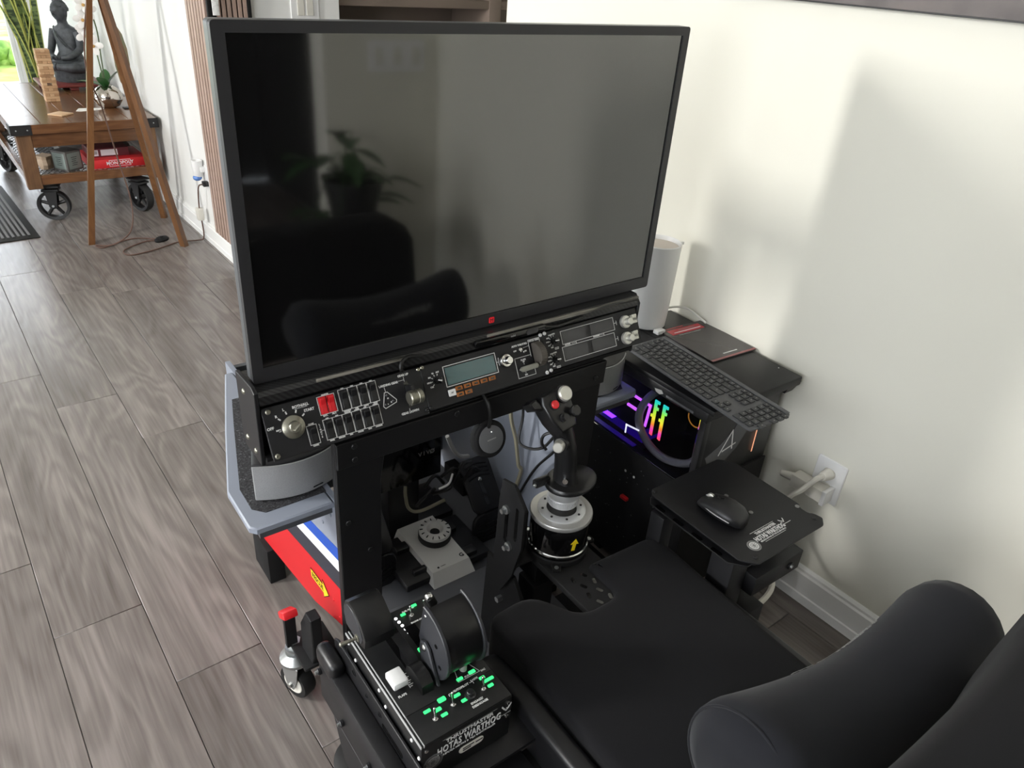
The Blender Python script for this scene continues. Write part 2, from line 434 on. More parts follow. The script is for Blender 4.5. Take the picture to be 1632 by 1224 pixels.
# baseboards
BP = [(0, 0), (0.018, 0), (0.018, 0.028), (0.0145, 0.031), (0.0145, 0.092), (0.010, 0.097), (0.010, 0.105), (0.004, 0.112), (0, 0.112)]
m = MB(); m.prism([(1.688 - a, b) for a, b in BP], -0.62, 2.2, trimw, fr((0, 0, 0), (1, 0, 0), (0, 0, 1), (0, 1, 0))); build(m, 'baseboard_right', kind='structure', frame=ROOM)
m = MB(); m.prism([(1.23 - a, b) for a, b in BP], 3.785, 9.0, trimw, fr((0, 0, 0), (1, 0, 0), (0, 0, 1), (0, 1, 0))); build(m, 'baseboard_center', kind='structure', frame=ROOM)
m = MB(); m.prism([(3.8 - a, b) for a, b in BP], 1.23, 1.86, trimw, fr((0, 0, 0), (0, 1, 0), (0, 0, 1), (1, 0, 0))); build(m, 'baseboard_end', kind='structure', frame=ROOM)
m = MB(); m.prism([(-0.62 + a, b) for a, b in BP], 1.20, 1.67, trimw, fr((0, 0, 0), (0, 1, 0), (0, 0, 1), (1, 0, 0))); build(m, 'baseboard_behind', kind='structure', frame=ROOM)

# slat panelling on the wall corner: each slat a piece
sp = thing('slat_panel', 'vertical oak slat panel wrapping the white wall corner behind the monitor', 'wall panel', (1.23, 3.8, 0.112), ROOM)
m = MB(); m.box((1.219, 3.792, 0.112), (1.229, 4.10, 2.45), matte); m.box((1.221, 3.789, 0.112), (1.405, 3.799, 2.45), matte); build(m, 'felt_backing', sp, frame=ROOM)
s0 = None
for i in range(7):
    y = 4.088 - i * 0.0415
    if s0 is None:
        m = MB(); m.box((1.205, y - 0.0145, 0.114), (1.219, y + 0.0145, 2.45), slatwood, 0.001, seg=1); s0 = build(m, 'slat', sp, frame=ROOM)
    else: twin(s0, 'slat', sp, (0, -i * 0.0415, 0), frame=ROOM)
s0 = None
for i in range(6):
    x = 1.255 + i * 0.0245
    if s0 is None:
        m = MB(); m.box((x - 0.0085, 3.775, 0.114), (x + 0.0085, 3.789, 2.45), slatwood, 0.001, seg=1); s0 = build(m, 'slat', sp, frame=ROOM)
    else: twin(s0, 'slat', sp, (i * 0.0245, 0, 0), frame=ROOM)
m = MB(); m.box((1.204, 3.770, 0.114), (1.219, 3.79, 2.45), matte, 0.001); build(m, 'corner_strip', sp, frame=ROOM)
m = MB(); m.box((1.386, 3.772, 0.114), (1.405, 3.789, 2.45), matte, 0.002); build(m, 'end_strip', sp, frame=ROOM)
# white card fixed on the corner of the slats
cardm = mat('printed_card', 'ececea', 0.6); add_noise(cardm, 60, 0, col=[(0.55, 'f2f2f0'), (0.66, 'cfcfcc')], detail=6)
m = MB(); m.box((1.222, 3.758, 1.226), (1.252, 3.764, 1.46), cardm, 0.0008)
build(m, 'hanging_card', frame=ROOM, label='white printed card hanging on the slat panel corner above the monitor', cat='card')
# double rocker switch
sw = thing('light_switch', 'white double rocker light switch on the beige wall end above the monitor', 'light switch', (1.678, 3.795, 1.208), ROOM)
m = MB(); m.prism(rrect(0.145, 0.12, 0.006, cx=1.678, cy=1.268), 0, 0.007, white, FXZ(3.8), bev=0.002); build(m, 'plate', sw, frame=ROOM)
for x in (1.655, 1.701):
    m = MB(); m.prism(rrect(0.034, 0.068, 0.002, cx=x, cy=1.263), 0.007, 0.012, offwhite, FXZ(3.8), bev=0.001); build(m, 'rocker', sw, frame=ROOM)

# built-in bookcase in the niche
bc = thing('built_in_bookcase', 'taupe built-in shelving in the niche behind the monitor top', 'bookcase', (2.4, 4.1, 0), ROOM)
def bcp(name, lo, hi, mm, bev=0.002):
    b = MB(); b.box(lo, hi, mm, bev); return build(b, name, bc, frame=ROOM)
bcp('back_panel', (1.87, 4.29, 0), (3.3, 4.31, 2.4), taupe_shaded)
bcp('shelf', (1.87, 3.90, 1.269), (2.86, 4.29, 1.312), taupe)
bcp('shelf', (1.87, 3.90, 0.80), (2.86, 4.29, 0.84), taupe)
bcp('shelf', (2.945, 3.905, 1.269), (3.3, 4.29, 1.312), taupe)
bcp('stile', (2.86, 3.895, 0), (2.945, 4.29, 2.4), taupe)
bcp('side_panel', (1.865, 3.905, 0), (1.885, 4.29, 2.4), taupe_shaded)
bcp('base_cabinet', (1.87, 3.91, 0), (2.86, 4.28, 0.12), taupe)

# canvas picture high on the right wall
pc = thing('canvas_picture', 'grey abstract canvas with a pale copper patch high on the right wall', 'picture', (1.67, 0.55, 1.506), ROOM)
cv = mat('canvas_paint', '6b6664', 0.7); add_noise(cv, 6, 0.2, 0.002, col=[(0.3, '54504f'), (0.5, '6f6967'), (0.62, '7a716d'), (0.7, 'b98a6a')], detail=8)
m = MB(); m.box((1.655, -0.35, 1.507), (1.686, 1.30, 2.35), cv, 0.003); build(m, 'canvas', pc, frame=ROOM)
m = MB(); m.box((1.650, -0.355, 1.5055), (1.686, 1.305, 1.5085), greyiron, 0.0005); build(m, 'edge_strip', pc, frame=ROOM)

# wall outlet with plug and charger
ot = thing('wall_outlet', 'white duplex outlet plate low on the right wall above the baseboard', 'outlet', (1.686, 0.688, 0.343), ROOM)
FW_ = fr((1.688, 0, 0), (0, -1, 0), (0, 0, 1), (-1, 0, 0))
m = MB(); m.prism(rrect(0.084, 0.125, 0.005, cx=-0.688, cy=0.406), 0, 0.006, white, FW_, bev=0.002); build(m, 'cover_plate', ot, frame=ROOM)
for z in (0.428, 0.384):
    m = MB(); m.prism(rrect(0.034, 0.029, 0.012, cx=-0.688, cy=z), 0.006, 0.0075, offwhite, FW_); build(m, 'socket', ot, frame=ROOM)
ch = thing('power_adapter', 'off-white plug-in power adapter block in the lower socket', 'adapter', (1.66, 0.715, 0.352), ROOM)
m = MB(); m.box((1.640, 0.665, 0.358), (1.680, 0.765, 0.396), offwhite, 0.004); m.box((1.638, 0.660, 0.355), (1.682, 0.672, 0.399), white, 0.002); build(m, 'body', ch, frame=ROOM)
m = MB(); m.cyl((1.66, 0.765, 0.376), (1.655, 0.80, 0.372), 0.013, offwhite, 0.009); build(m, 'strain_relief', ch, frame=ROOM)
pl = thing('mains_plug', 'off-white mains plug with a thick cord in the upper socket', 'plug', (1.67, 0.688, 0.41), ROOM)
m = MB(); m.cyl((1.681, 0.688, 0.428), (1.652, 0.690, 0.428), 0.017, offwhite, 0.012, bev=0.002); build(m, 'plug_body', pl, frame=ROOM)
m = MB(); m.tube([(1.637, 0.732, 0.428), (1.618, 0.739, 0.420), (1.600, 0.755, 0.385), (1.580, 0.785, 0.33), (1.52, 0.77, 0.25), (1.46, 0.70, 0.215), (1.415, 0.664, 0.20), (1.337, 0.652, 0.198), (1.288, 0.672, 0.20), (1.262, 0.72, 0.18), (1.255, 0.76, 0.08), (1.262, 0.80, 0.010)], 0.0075, offwhite); build(m, 'cord', pl)

# four-gang switch plate on the wall behind (seen only in the screen's reflection)
sw = thing('switch_plate', 'wide white four-gang switch plate on the wall behind the seat', 'light switch', (1.50, -0.615, 1.12), ROOM)
FB = fr((0, -0.62, 0), (-1, 0, 0), (0, 0, 1), (0, 1, 0))
m = MB(); m.prism(rrect(0.24, 0.11, 0.005, cx=-1.50, cy=1.18), 0, 0.007, white, FB, bev=0.002); build(m, 'plate', sw, frame=ROOM)
for i in range(3):
    m = MB(); m.prism(rrect(0.034, 0.066, 0.002, cx=-1.42 - i * 0.08, cy=1.18), 0.007, 0.012, offwhite, FB, bev=0.001); build(m, 'rocker', sw, frame=ROOM)

# potted pothos on a curved-leg plant stand behind the seat (seen in the screen)
leafg = mat('pothos_leaf', '2c4a26', 0.45)
st = thing('plant_stand', 'dark curved-leg plant stand by the wall behind the seat', 'plant stand', (1.20, -0.40, 0), ROOM)
m = MB(); m.lathe([(0.15, 0.575), (0.16, 0.58), (0.16, 0.598), (0.15, 0.605)], greyiron, T(1.20, -0.40, 0)); build(m, 'top', st, frame=ROOM)
for i in range(4):
    a = PI / 4 + i * PI / 2; c, s = math.cos(a), math.sin(a)
    m = MB(); m.tube([(1.20 + c * r, -0.40 + s * r, z) for r, z in ((0.125, 0.58), (0.135, 0.42), (0.105, 0.22), (0.135, 0.0))], 0.014, greyiron); build(m, 'leg', st, frame=ROOM)
for z, r in ((0.52, 0.13), (0.20, 0.105)):
    m = MB(); m.tube([(1.20 + r * math.cos(k * PI / 6), -0.40 + r * math.sin(k * PI / 6), z) for k in range(12)], 0.006, greyiron, closed=True, sm=2); build(m, 'ring', st, frame=ROOM)
pp = thing('potted_pothos', 'trailing green pothos in a dark pot on the plant stand', 'plant', (1.20, -0.40, 0.605), ROOM)
m = MB(); m.lathe([(0.075, 0.606), (0.10, 0.72), (0.112, 0.76), (0.112, 0.785), (0.098, 0.785), (0.094, 0.75)], greyiron, T(1.20, -0.40, 0)); build(m, 'pot', pp, frame=ROOM)
random.seed(3)
def leaf_mesh(mb, base, dirn, L, w, m, droop=0.3, n=6):
    d = Vector(dirn).normalized(); side = d.cross(Vector((0, 0, 1))).normalized(); rings = []; up = side.cross(d)
    for i in range(n + 1):
        t = i / n; ww = w * math.sin(PI * min(1, t * 0.93 + 0.05)) ** 0.7 * (1 - 0.35 * t)
        p = Vector(base) + d * L * t + Vector((0, 0, -droop * L * t * t))
        rings.append([p - side * ww / 2 + up * 0.12 * ww, p, p + side * ww / 2 + up * 0.12 * ww, p - up * 0.003])
    return mb.loft(rings, m)
for i in range(22):
    a = random.uniform(0, 2 * PI); r = random.uniform(0.03, 0.17); z = random.uniform(0.80, 0.98) - r * 0.5
    if i > 15: z = random.uniform(0.55, 0.75); r = random.uniform(0.14, 0.17)
    b = (1.20 + r * math.cos(a), -0.40 + r * math.sin(a), z); b = (b[0], max(b[1], -0.50), b[2])
    m = MB(); leaf_mesh(m, b, (math.cos(a), abs(math.sin(a)) * 0.6, random.uniform(-0.2, 0.5)), random.uniform(0.09, 0.14), random.uniform(0.06, 0.09), leafg)
    m.tube([(1.20 + 0.03 * math.cos(a), -0.40 + 0.03 * math.sin(a), 0.76), (b[0] * 0.6 + 1.20 * 0.4, b[1] * 0.6 - 0.40 * 0.4, max(z, 0.80) + 0.02), b], 0.002, leafg, n=5, sm=3)
    build(m, 'leaf', pp, frame=ROOM)
# ================================================================ COFFEE TABLE CART AND WHAT STANDS ON IT (room frame)
TX0, TX1, TY0, TY1, TZ = 0.442, 1.205, 4.96, 6.38, 0.562
tb = thing('coffee_table', 'brown wooden cart coffee table with iron wheels by the white wall', 'table', (0.82, 5.67, 0), ROOM)
for i in range(5):
    x0 = TX0 + 0.003 + i * (TX1 - TX0 - 0.006) / 5; x1 = x0 + (TX1 - TX0 - 0.006) / 5
    m = MB(); m.box((x0 + 0.001, TY0 + 0.03, TZ - 0.022), (x1 - 0.001, TY1 - 0.03, TZ), wood_top if False else tablewood, 0.0015, seg=1); build(m, 'top_plank', tb, frame=ROOM)
for (lo, hi) in (((TX0, TY0, TZ - 0.052), (TX1, TY0 + 0.03, TZ)), ((TX0, TY1 - 0.03, TZ - 0.052), (TX1, TY1, TZ)), ((TX0, TY0 + 0.03, TZ - 0.052), (TX0 + 0.02, TY1 - 0.03, TZ - 0.001)), ((TX1 - 0.02, TY0 + 0.03, TZ - 0.052), (TX1, TY1 - 0.03, TZ - 0.001))):
    m = MB(); m.box(lo, hi, tablewood, 0.002, seg=1); build(m, 'top_frame', tb, frame=ROOM)
for x in (TX0, TX1):
    for y in (TY0, TY1):
        sx = 1 if x == TX0 else -1; sy = 1 if y == TY0 else -1
        m = MB(); m.box((x - 0.003 * sx, y - 0.003 * sy, TZ - 0.054), (x + 0.10 * sx, y + 0.002 * sy, TZ + 0.001), greyiron, 0.0005, seg=1)
        m.box((x - 0.003 * sx, y - 0.003 * sy, TZ - 0.054), (x + 0.002 * sx, y + 0.10 * sy, TZ + 0.001), greyiron, 0.0005, seg=1)
        for q in (0.025, 0.08): m.ball((x + q * sx, y - 0.003 * sy, TZ - 0.027), (0.004, 0.002, 0.004), zinc, u=8, v=6)
        build(m, 'corner_bracket', tb, frame=ROOM)
        lx = x + 0.055 * sx; ly = y + 0.05 * sy
        m = MB(); m.box((lx - 0.037, ly - 0.035, 0.205), (lx + 0.037, ly + 0.035, TZ - 0.05), tablelegwood, 0.003, seg=1); build(m, 'leg', tb, frame=ROOM)
for y in (TY0 + 0.02, TY1 - 0.05):
    m = MB(); m.box((TX0 + 0.09, y, 0.435), (TX1 - 0.09, y + 0.03, TZ - 0.052), tablewood, 0.002, seg=1); build(m, 'apron', tb, frame=ROOM)
    m = MB(); m.box((TX0 + 0.09, y, 0.225), (TX1 - 0.09, y + 0.03, 0.278), tablewood, 0.002, seg=1); build(m, 'lower_rail', tb, frame=ROOM)
for x in (TX0 + 0.025, TX1 - 0.055):
    m = MB(); m.box((x, TY0 + 0.085, 0.225), (x + 0.03, TY1 - 0.085, 0.278), tablewood, 0.002, seg=1); build(m, 'lower_rail', tb, frame=ROOM)
wire = mat('wire_mesh', '6d6d6c', 0.5, 0.6)
m = MB()   # woven wire shelf: two families of diagonal wires
for i in range(-30, 34):
    x = TX0 + 0.05 + i * 0.03
    for s in (1, -1):
        a = [x, TY0 + 0.05]; b = [x + s * 1.31 * 0.5, TY1 - 0.05]
        lo, hi = TX0 + 0.05, TX1 - 0.05; pts = []
        def clip(a, b):
            t0, t1 = 0.0, 1.0; dx = b[0] - a[0]
            for e, sg in ((lo, 1), (hi, -1)):
                fa, fb_ = (a[0] - e) * sg, (b[0] - e) * sg
                if fa < 0 and fb_ < 0: return None
                if fa < 0: t0 = max(t0, fa / (fa - fb_))
                if fb_ < 0: t1 = min(t1, fa / (fa - fb_))
            return (t0, t1) if t0 < t1 else None
        r = clip(a, b)
        if r:
            p = [(a[0] + (b[0] - a[0]) * t, a[1] + (b[1] - a[1]) * t, 0.262 + 0.0015 * s) for t in r]
            m.tube(p, 0.0022, wire, n=4, sm=0)
build(m, 'wire_shelf', tb, frame=ROOM, kind='stuff')
def cart_wheel(cx, cy, ang):
    # spoked iron wheel in a swivel fork; hub at z .085
    M = T(cx, cy, 0.088) @ RZ(ang); A = M @ RY(90)
    m = MB(); m.lathe([(0.070, -0.021), (0.086, -0.024), (0.088, -0.018), (0.088, 0.018), (0.086, 0.024), (0.070, 0.021)], greyiron, A, n=32, cap=False)
    m.lathe([(0.070, 0.021), (0.0675, 0.0), (0.070, -0.021)], greyiron, A, n=32, cap=False)
    m.lathe([(0.020, -0.026), (0.020, 0.026)], greyiron, A, n=16)
    for k in range(5):
        a = k * 2 * PI / 5; d = Vector((0, math.sin(a), math.cos(a)))
        t0 = M @ (d * 0.015); t1 = M @ (d * 0.074)
        m.cyl(t0, t1, 0.011, greyiron, 0.009, n=8)
    w = build(m, 'wheel', tb, frame=ROOM)
    m = MB()
    for s in (-1, 1):
        m.prism([(-0.02, 0.012), (0.02, 0.012), (0.032, 0.105), (-0.032, 0.105)], s * 0.030 - 0.003, s * 0.030 + 0.003, greyiron, M @ T(0, 0, -0.02) @ FYZ())
    m.box((-0.04, -0.045, 0.085), (0.04, 0.045, 0.098), greyiron, 0.003, M=M); m.cyl(M @ Vector((-0.038, 0, 0)), M @ Vector((0.038, 0, 0)), 0.007, zinc, n=8)
    m.box((-0.045, -0.05, 0.108), (0.045, 0.05, 0.118), greyiron, 0.003, M=M); m.cyl(M @ Vector((0, 0, 0.097)), M @ Vector((0, 0, 0.109)), 0.022, greyiron)
    build(m, 'wheel_fork', tb, frame=ROOM)
cart_wheel(0.575, 5.05, 70); cart_wheel(1.05, 5.02, 25); cart_wheel(0.50, 6.28, 20); cart_wheel(1.15, 6.28, 0)

# stacked wooden block tower
jt = thing('block_tower', 'stacked tower of pale wooden blocks on the coffee table', 'block tower', (0.775, 5.66, TZ), ROOM, rz=0)
random.seed(11)
bx0, by0, bz, bw, bl = 0.772, 5.655, TZ + 0.0005, 0.026, 0.078
for lv in range(19):
    for k in range(3):
        if (lv, k) in ((6, 1), (9, 0), (13, 1), (3, 2)): continue
        j = random.uniform(-0.0025, 0.0025)
        m = MB()
        if lv % 2: m.box((bx0 - bl / 2 + j, by0 + (k - 1.5) * bw + 0.0005, bz), (bx0 + bl / 2 + j, by0 + (k - 0.5) * bw - 0.0005, bz + 0.0155), blockwood, 0.0012, seg=1)
        else: m.box((bx0 + (k - 1.5) * bw + 0.0005, by0 - bl / 2 + j, bz), (bx0 + (k - 0.5) * bw - 0.0005, by0 + bl / 2 + j, bz + 0.0155), blockwood, 0.0012, seg=1)
        build(m, 'block', jt, frame=ROOM)
    bz += 0.0158
TOWER_TOP = bz

# coaster and paper
m = MB(); m.box((-0.048, -0.048, TZ + 0.0004), (0.048, 0.048, TZ + 0.009), blockwood, 0.002, M=T(0.735, 5.20, 0) @ RZ(42)); build(m, 'coaster', frame=ROOM, label='square pale wooden coaster at the front of the coffee table', cat='coaster', base=(0.735, 5.20, TZ))
paperm = mat('paper', 'f3f2ee', 0.7); add_noise(paperm, 40, 0.0, col=[(0.5, 'f4f3ef'), (0.72, 'c9c8c4')], detail=5)
pts = [(0.83, 5.28), (0.86, 5.36), (1.00, 5.34), (0.985, 5.30), (0.95, 5.285), (0.90, 5.28), (0.86, 5.265)]
m = MB(); m.prism(pts, TZ + 0.0004, TZ + 0.0016, paperm); build(m, 'paper_sheet', frame=ROOM, label='white paper sheet behind the tripod leg on the coffee table', cat='paper')

# dark red footed tray under the statue
redw = mat('red_lacquer_wood', '6e2f2b', 0.45)
tr = thing('red_tray', 'dark red wooden footed tray under the seated statue', 'tray', (0.97, 6.14, TZ), ROOM)
m = MB(); m.box((0.775, 5.97, TZ + 0.022), (1.155, 6.33, TZ + 0.038), redw, 0.004); build(m, 'board', tr, frame=ROOM)
for x in (0.795, 0.94, 1.085):
    for y in (5.985, 6.27):
        m = MB(); m.box((x, y, TZ + 0.0005), (x + 0.05, y + 0.045, TZ + 0.022), redw, 0.004); build(m, 'foot', tr, frame=ROOM)

# seated statue: one stone figure on its plinth
stone = mat('dark_stone', '4a4e52', 0.55); add_noise(stone, 45, 0.25, 0.003, col=[(0.3, '2c3033'), (0.7, '474b4f')])
SB = thing('seated_statue', 'dark grey stone statue of a seated meditating figure on the red tray', 'statue', (0.99, 6.15, TZ + 0.038), ROOM)
SM = T(0.99, 6.15, TZ + 0.038) @ RZ(-52) @ Matrix.Scale(0.95, 4)     # faces its local -y
m = MB(); m.loft([[(a * r, b * r * 0.85, z) for a, b in circ(1, 10)] for r, z in ((0.112, 0.0), (0.118, 0.012), (0.115, 0.06), (0.125, 0.072), (0.12, 0.085))], stone, SM); build(m, 'plinth', SB, frame=ROOM)
def ell_ring(cx, cy, z, rx, ry, n=18, sq=1.0): return [(cx + rx * abs(math.cos(t)) ** sq * (1 if math.cos(t) >= 0 else -1), cy + ry * abs(math.sin(t)) ** sq * (1 if math.sin(t) >= 0 else -1), z) for t in [2 * PI * i / n for i in range(n)]]
m = MB()
m.loft([ell_ring(0, 0.0, 0.082, 0.13, 0.085), ell_ring(0, 0.0, 0.10, 0.142, 0.097), ell_ring(0, 0.005, 0.13, 0.135, 0.09), ell_ring(0, 0.02, 0.155, 0.10, 0.075), ell_ring(0, 0.03, 0.19, 0.080, 0.06), ell_ring(0, 0.03, 0.25, 0.086, 0.058), ell_ring(0, 0.028, 0.31, 0.10, 0.055), ell_ring(0, 0.026, 0.345, 0.09, 0.048), ell_ring(0, 0.022, 0.362, 0.045, 0.04), ell_ring(0, 0.018, 0.372, 0.034, 0.034), ell_ring(0, 0.012, 0.395, 0.031, 0.032), ell_ring(0, 0.008, 0.405, 0.035, 0.040), ell_ring(0, 0.004, 0.425, 0.044, 0.050), ell_ring(0, 0.004, 0.455, 0.050, 0.056), ell_ring(0, 0.006, 0.480, 0.048, 0.054), ell_ring(0, 0.010, 0.503, 0.036, 0.042), ell_ring(0, 0.012, 0.512, 0.022, 0.026)], stone, SM)
for s in (-1, 1):
    m.tube([(s * 0.095, 0.028, 0.325), (s * 0.112, 0.018, 0.27), (s * 0.115, -0.005, 0.215), (s * 0.085, -0.06, 0.175), (s * 0.03, -0.088, 0.160)], lambda t: 0.031 - 0.013 * t, stone, n=10, M=SM)
    m.tube([(s * 0.06, 0.02, 0.115), (s * 0.135, -0.02, 0.112), (s * 0.10, -0.085, 0.105), (s * 0.0, -0.105, 0.105)], lambda t: 0.045 - 0.018 * t, stone, n=10, M=SM)
    m.ball((s * 0.050, 0.008, 0.442), (0.006, 0.012, 0.024), stone, M=SM, u=8, v=8)
    m.ball((s * 0.018, -0.046, 0.458), (0.009, 0.006, 0.004), stone, M=SM, u=8, v=6)
    for k in range(4): m.tube([(s * 0.025, -0.095, 0.160 + k * 0.004), (-s * 0.012, -0.108 - k * 0.004, 0.157 + k * 0.004)], 0.006, stone, n=6, sm=2, M=SM)
m.ball((0, -0.052, 0.447), (0.007, 0.012, 0.014), stone, M=SM, u=8, v=8); m.ball((0, -0.046, 0.428), (0.012, 0.006, 0.003), stone, M=SM, u=8, v=6)
build(m, 'body', SB, frame=ROOM, angle=60)
m = MB()
m.loft([ell_ring(0, 0.022, 0.455, 0.0515, 0.050), ell_ring(0, 0.018, 0.472, 0.0525, 0.054), ell_ring(0, 0.014, 0.490, 0.049, 0.053), ell_ring(0, 0.014, 0.512, 0.034, 0.038), ell_ring(0, 0.016, 0.522, 0.025, 0.027), ell_ring(0, 0.016, 0.545, 0.024, 0.026), ell_ring(0, 0.016, 0.558, 0.012, 0.013)], stone, SM)
random.seed(5)
for i in range(70):
    a = random.uniform(0, 2 * PI); z = random.uniform(0.46, 0.555); r = 0.050 if z < 0.49 else (0.036 if z < 0.52 else 0.024)
    y = 0.016 + r * 1.05 * math.sin(a)
    if y < -0.030 and z < 0.475: continue
    m.ball((r * math.cos(a), y, z), 0.0065, stone, M=SM, u=6, v=5)
build(m, 'curled_hair', SB, frame=ROOM, angle=60)
m = MB()
m.loft([[SMp for SMp in ((-0.085 + 0.04 * k * 0 + t * 0.15, -0.012 - 0.045 * math.sin(PI * t) + 0.02, 0.345 - 0.16 * t), (-0.075 + t * 0.15, -0.02 - 0.047 * math.sin(PI * t) + 0.02, 0.352 - 0.16 * t), (-0.07 + t * 0.15, -0.012 - 0.042 * math.sin(PI * t) + 0.02, 0.36 - 0.16 * t), (-0.08 + t * 0.15, 0.0 - 0.040 * math.sin(PI * t) + 0.02, 0.352 - 0.16 * t))] for k, t in [(0, i / 8) for i in range(9)]], stone, SM)
build(m, 'robe_fold', SB, frame=ROOM)

# snake plant behind the statue, in a grey planter on the floor behind the table
sp_d = mat('snake_leaf', '5d7040', 0.45)
def snake_mat():
    nt, N, L, b = nodes(sp_d); tc = N.new('ShaderNodeTexCoord'); nz = N.new('ShaderNodeTexNoise'); nz.inputs['Scale'].default_value = 9
    mp = N.new('ShaderNodeMapping'); mp.inputs['Scale'].default_value = (2, 2, 6); L.new(tc.outputs['Object'], mp.inputs[0]); L.new(mp.outputs[0], nz.inputs[0])
    r = ramp(nt, [(0.4, '34452c'), (0.6, '72854f')]); L.new(nz.outputs[0], r.inputs[0]); L.new(r.outputs[0], b.inputs['Base Color'])
snake_mat()
sp_y = mat('snake_leaf_edge', 'b9bd62', 0.45)
pt = thing('snake_plant', 'tall yellow-edged snake plant in a grey planter behind the statue', 'plant', (0.86, 6.72, 0), ROOM)
m = MB(); m.lathe([(0.10, 0.0), (0.13, 0.02), (0.15, 0.30), (0.155, 0.32), (0.14, 0.32), (0.135, 0.28)], darkgrey, T(0.86, 6.72, 0)); build(m, 'planter', pt, frame=ROOM)
random.seed(21)
for i in range(17):
    a = random.uniform(0, 2 * PI); r = random.uniform(0.0, 0.07); H_ = random.uniform(0.65, 1.15); lean = random.uniform(0.03, 0.20)
    la = random.uniform(0, 2 * PI) if i % 3 else random.uniform(PI * 0.75, PI * 1.25)
    b = Vector((0.86 + r * math.cos(a), 6.72 + r * math.sin(a), 0.27)); dv = Vector((math.cos(la), math.sin(la), 0)); tw = random.uniform(0, PI)
    sd = Vector((math.cos(tw), math.sin(tw), 0)); nn = Vector((-sd.y, sd.x, 0)); wmax = random.uniform(0.045, 0.065)
    def ring(t, k0, k1, off):
        p = b + Vector((0, 0, 1)) * H_ * t + dv * lean * t * t * 0.75; w = wmax * (0.55 + 0.9 * t if t < 0.5 else 1.0) * (1 if t < 0.75 else max(0.04, (1 - t) / 0.25)) / 2
        return [p + sd * w * k0 - nn * 0.003 + nn * off, p + sd * w * k1 - nn * 0.003 + nn * off, p + sd * w * k1 + nn * 0.003 + nn * off, p + sd * w * k0 + nn * 0.003 + nn * off]
    m = MB(); ts = [j / 9 for j in range(10)]
    m.loft([ring(t, -0.72, 0.72, 0) for t in ts], sp_d)
    m.loft([ring(t, -1.0, -0.72, 0.001) for t in ts], sp_y); m.loft([ring(t, 0.72, 1.0, 0.001) for t in ts], sp_y)
    build(m, 'leaf', pt, frame=ROOM)

# mirrored globe vase with a white orchid
oc = thing('orchid_vase', 'silvered glass globe vase with a white orchid on the coffee table', 'vase', (1.035, 5.36, TZ), ROOM)
mirror = mat('silvered_glass', 'c9c2ba', 0.07, 1.0); add_noise(mirror, 22, 0.35, 0.01)
m = MB(); m.lathe([(0.035, 0.0), (0.062, 0.012), (0.083, 0.045), (0.086, 0.062), (0.078, 0.095), (0.055, 0.118), (0.042, 0.124), (0.036, 0.120), (0.05, 0.10)], mirror, T(1.035, 5.36, TZ), n=32); build(m, 'globe', oc, frame=ROOM)
stemg = mat('orchid_stem', '5c6b48', 0.5); petal = mat('orchid_petal', 'f4f2ef', 0.5); petc = mat('orchid_lip', 'c79a55', 0.5); orl = mat('orchid_leaf', '2f5a2c', 0.35)
OX, OY = 1.035, 5.36
for k, (dx, dy, h) in enumerate(((-0.02, 0.0, 0.60), (0.012, 0.01, 0.63))):
    m = MB(); m.tube([(OX, OY, TZ + 0.10), (OX + dx * 0.6, OY + dy, TZ + 0.28), (OX + dx, OY + dy, TZ + 0.45), (OX + dx - 0.03, OY + dy, TZ + h), (OX + dx - 0.01, OY, TZ + h + 0.12)], 0.004, stemg, n=6); build(m, 'stem', oc, frame=ROOM)
for (dx, dy, dz, L_) in ((-1, 0.3, 0.55, 0.17), (0.55, -0.2, 0.9, 0.18), (-0.3, -0.5, 0.7, 0.14), (0.2, 0.6, 0.8, 0.17)):
    m = MB(); leaf_mesh(m, (OX, OY, TZ + 0.115), (dx, dy, dz), L_, 0.075, orl, droop=0.25); build(m, 'leaf', oc, frame=ROOM)
random.seed(9)
for i in range(10):
    z = TZ + 0.36 + i * 0.045 + random.uniform(-0.01, 0.01); cx = OX - 0.02 + random.uniform(-0.045, 0.035); cy = OY - 0.02 + random.uniform(-0.03, 0.02); sc = 0.055 if i < 6 else 0.04
    m = MB()
    for k in range(5):
        a = k * 2 * PI / 5 + i; d = (math.cos(a), -0.35, math.sin(a))
        Mq = T(cx, cy, z) @ fr((0, 0, 0), d, (0, -1, 0), Vector(d).cross(Vector((0, -1, 0))))
        m.ball((sc * 0.5, 0, 0), (sc * 0.5, 0.003, sc * 0.34), petal, M=Mq, u=8, v=6)
    m.ball((cx, cy - 0.012, z - 0.004), (0.009, 0.010, 0.009), petc, u=8, v=6); build(m, 'bloom', oc, frame=ROOM)

# leaf-shaped wooden ornament on a pin stand
orn = thing('leaf_ornament', 'tall brown leaf-shaped ornament on a thin stand beside the orchid', 'ornament', (1.14, 5.30, TZ), ROOM)
ow = mat('ornament_patina', '7c7355', 0.5); add_noise(ow, 9, 0.1, 0.002, col=[(0.35, '8c6a50'), (0.6, '6f7355'), (0.8, '9a7a60')])
m = MB(); m.box((1.10, 5.27, TZ + 0.0005), (1.18, 5.33, TZ + 0.006), greyiron, 0.001); m.cyl((1.14, 5.30, TZ + 0.004), (1.14, 5.30, TZ + 0.13), 0.004, greyiron, n=8); build(m, 'stand', orn, frame=ROOM)
pl_ = [(-0.0, 0.0), (0.04, 0.06), (0.058, 0.15), (0.056, 0.24), (0.035, 0.32), (0.0, 0.37), (-0.035, 0.32), (-0.056, 0.24), (-0.058, 0.15), (-0.04, 0.06)]
m = MB(); m.prism(pl_, -0.006, 0.006, ow, T(1.14, 5.30, TZ + 0.10) @ RZ(35) @ fr((0, 0, 0), (1, 0, 0), (0, 0, 1), (0, -1, 0)), bev=0.003); build(m, 'blade', orn, frame=ROOM)

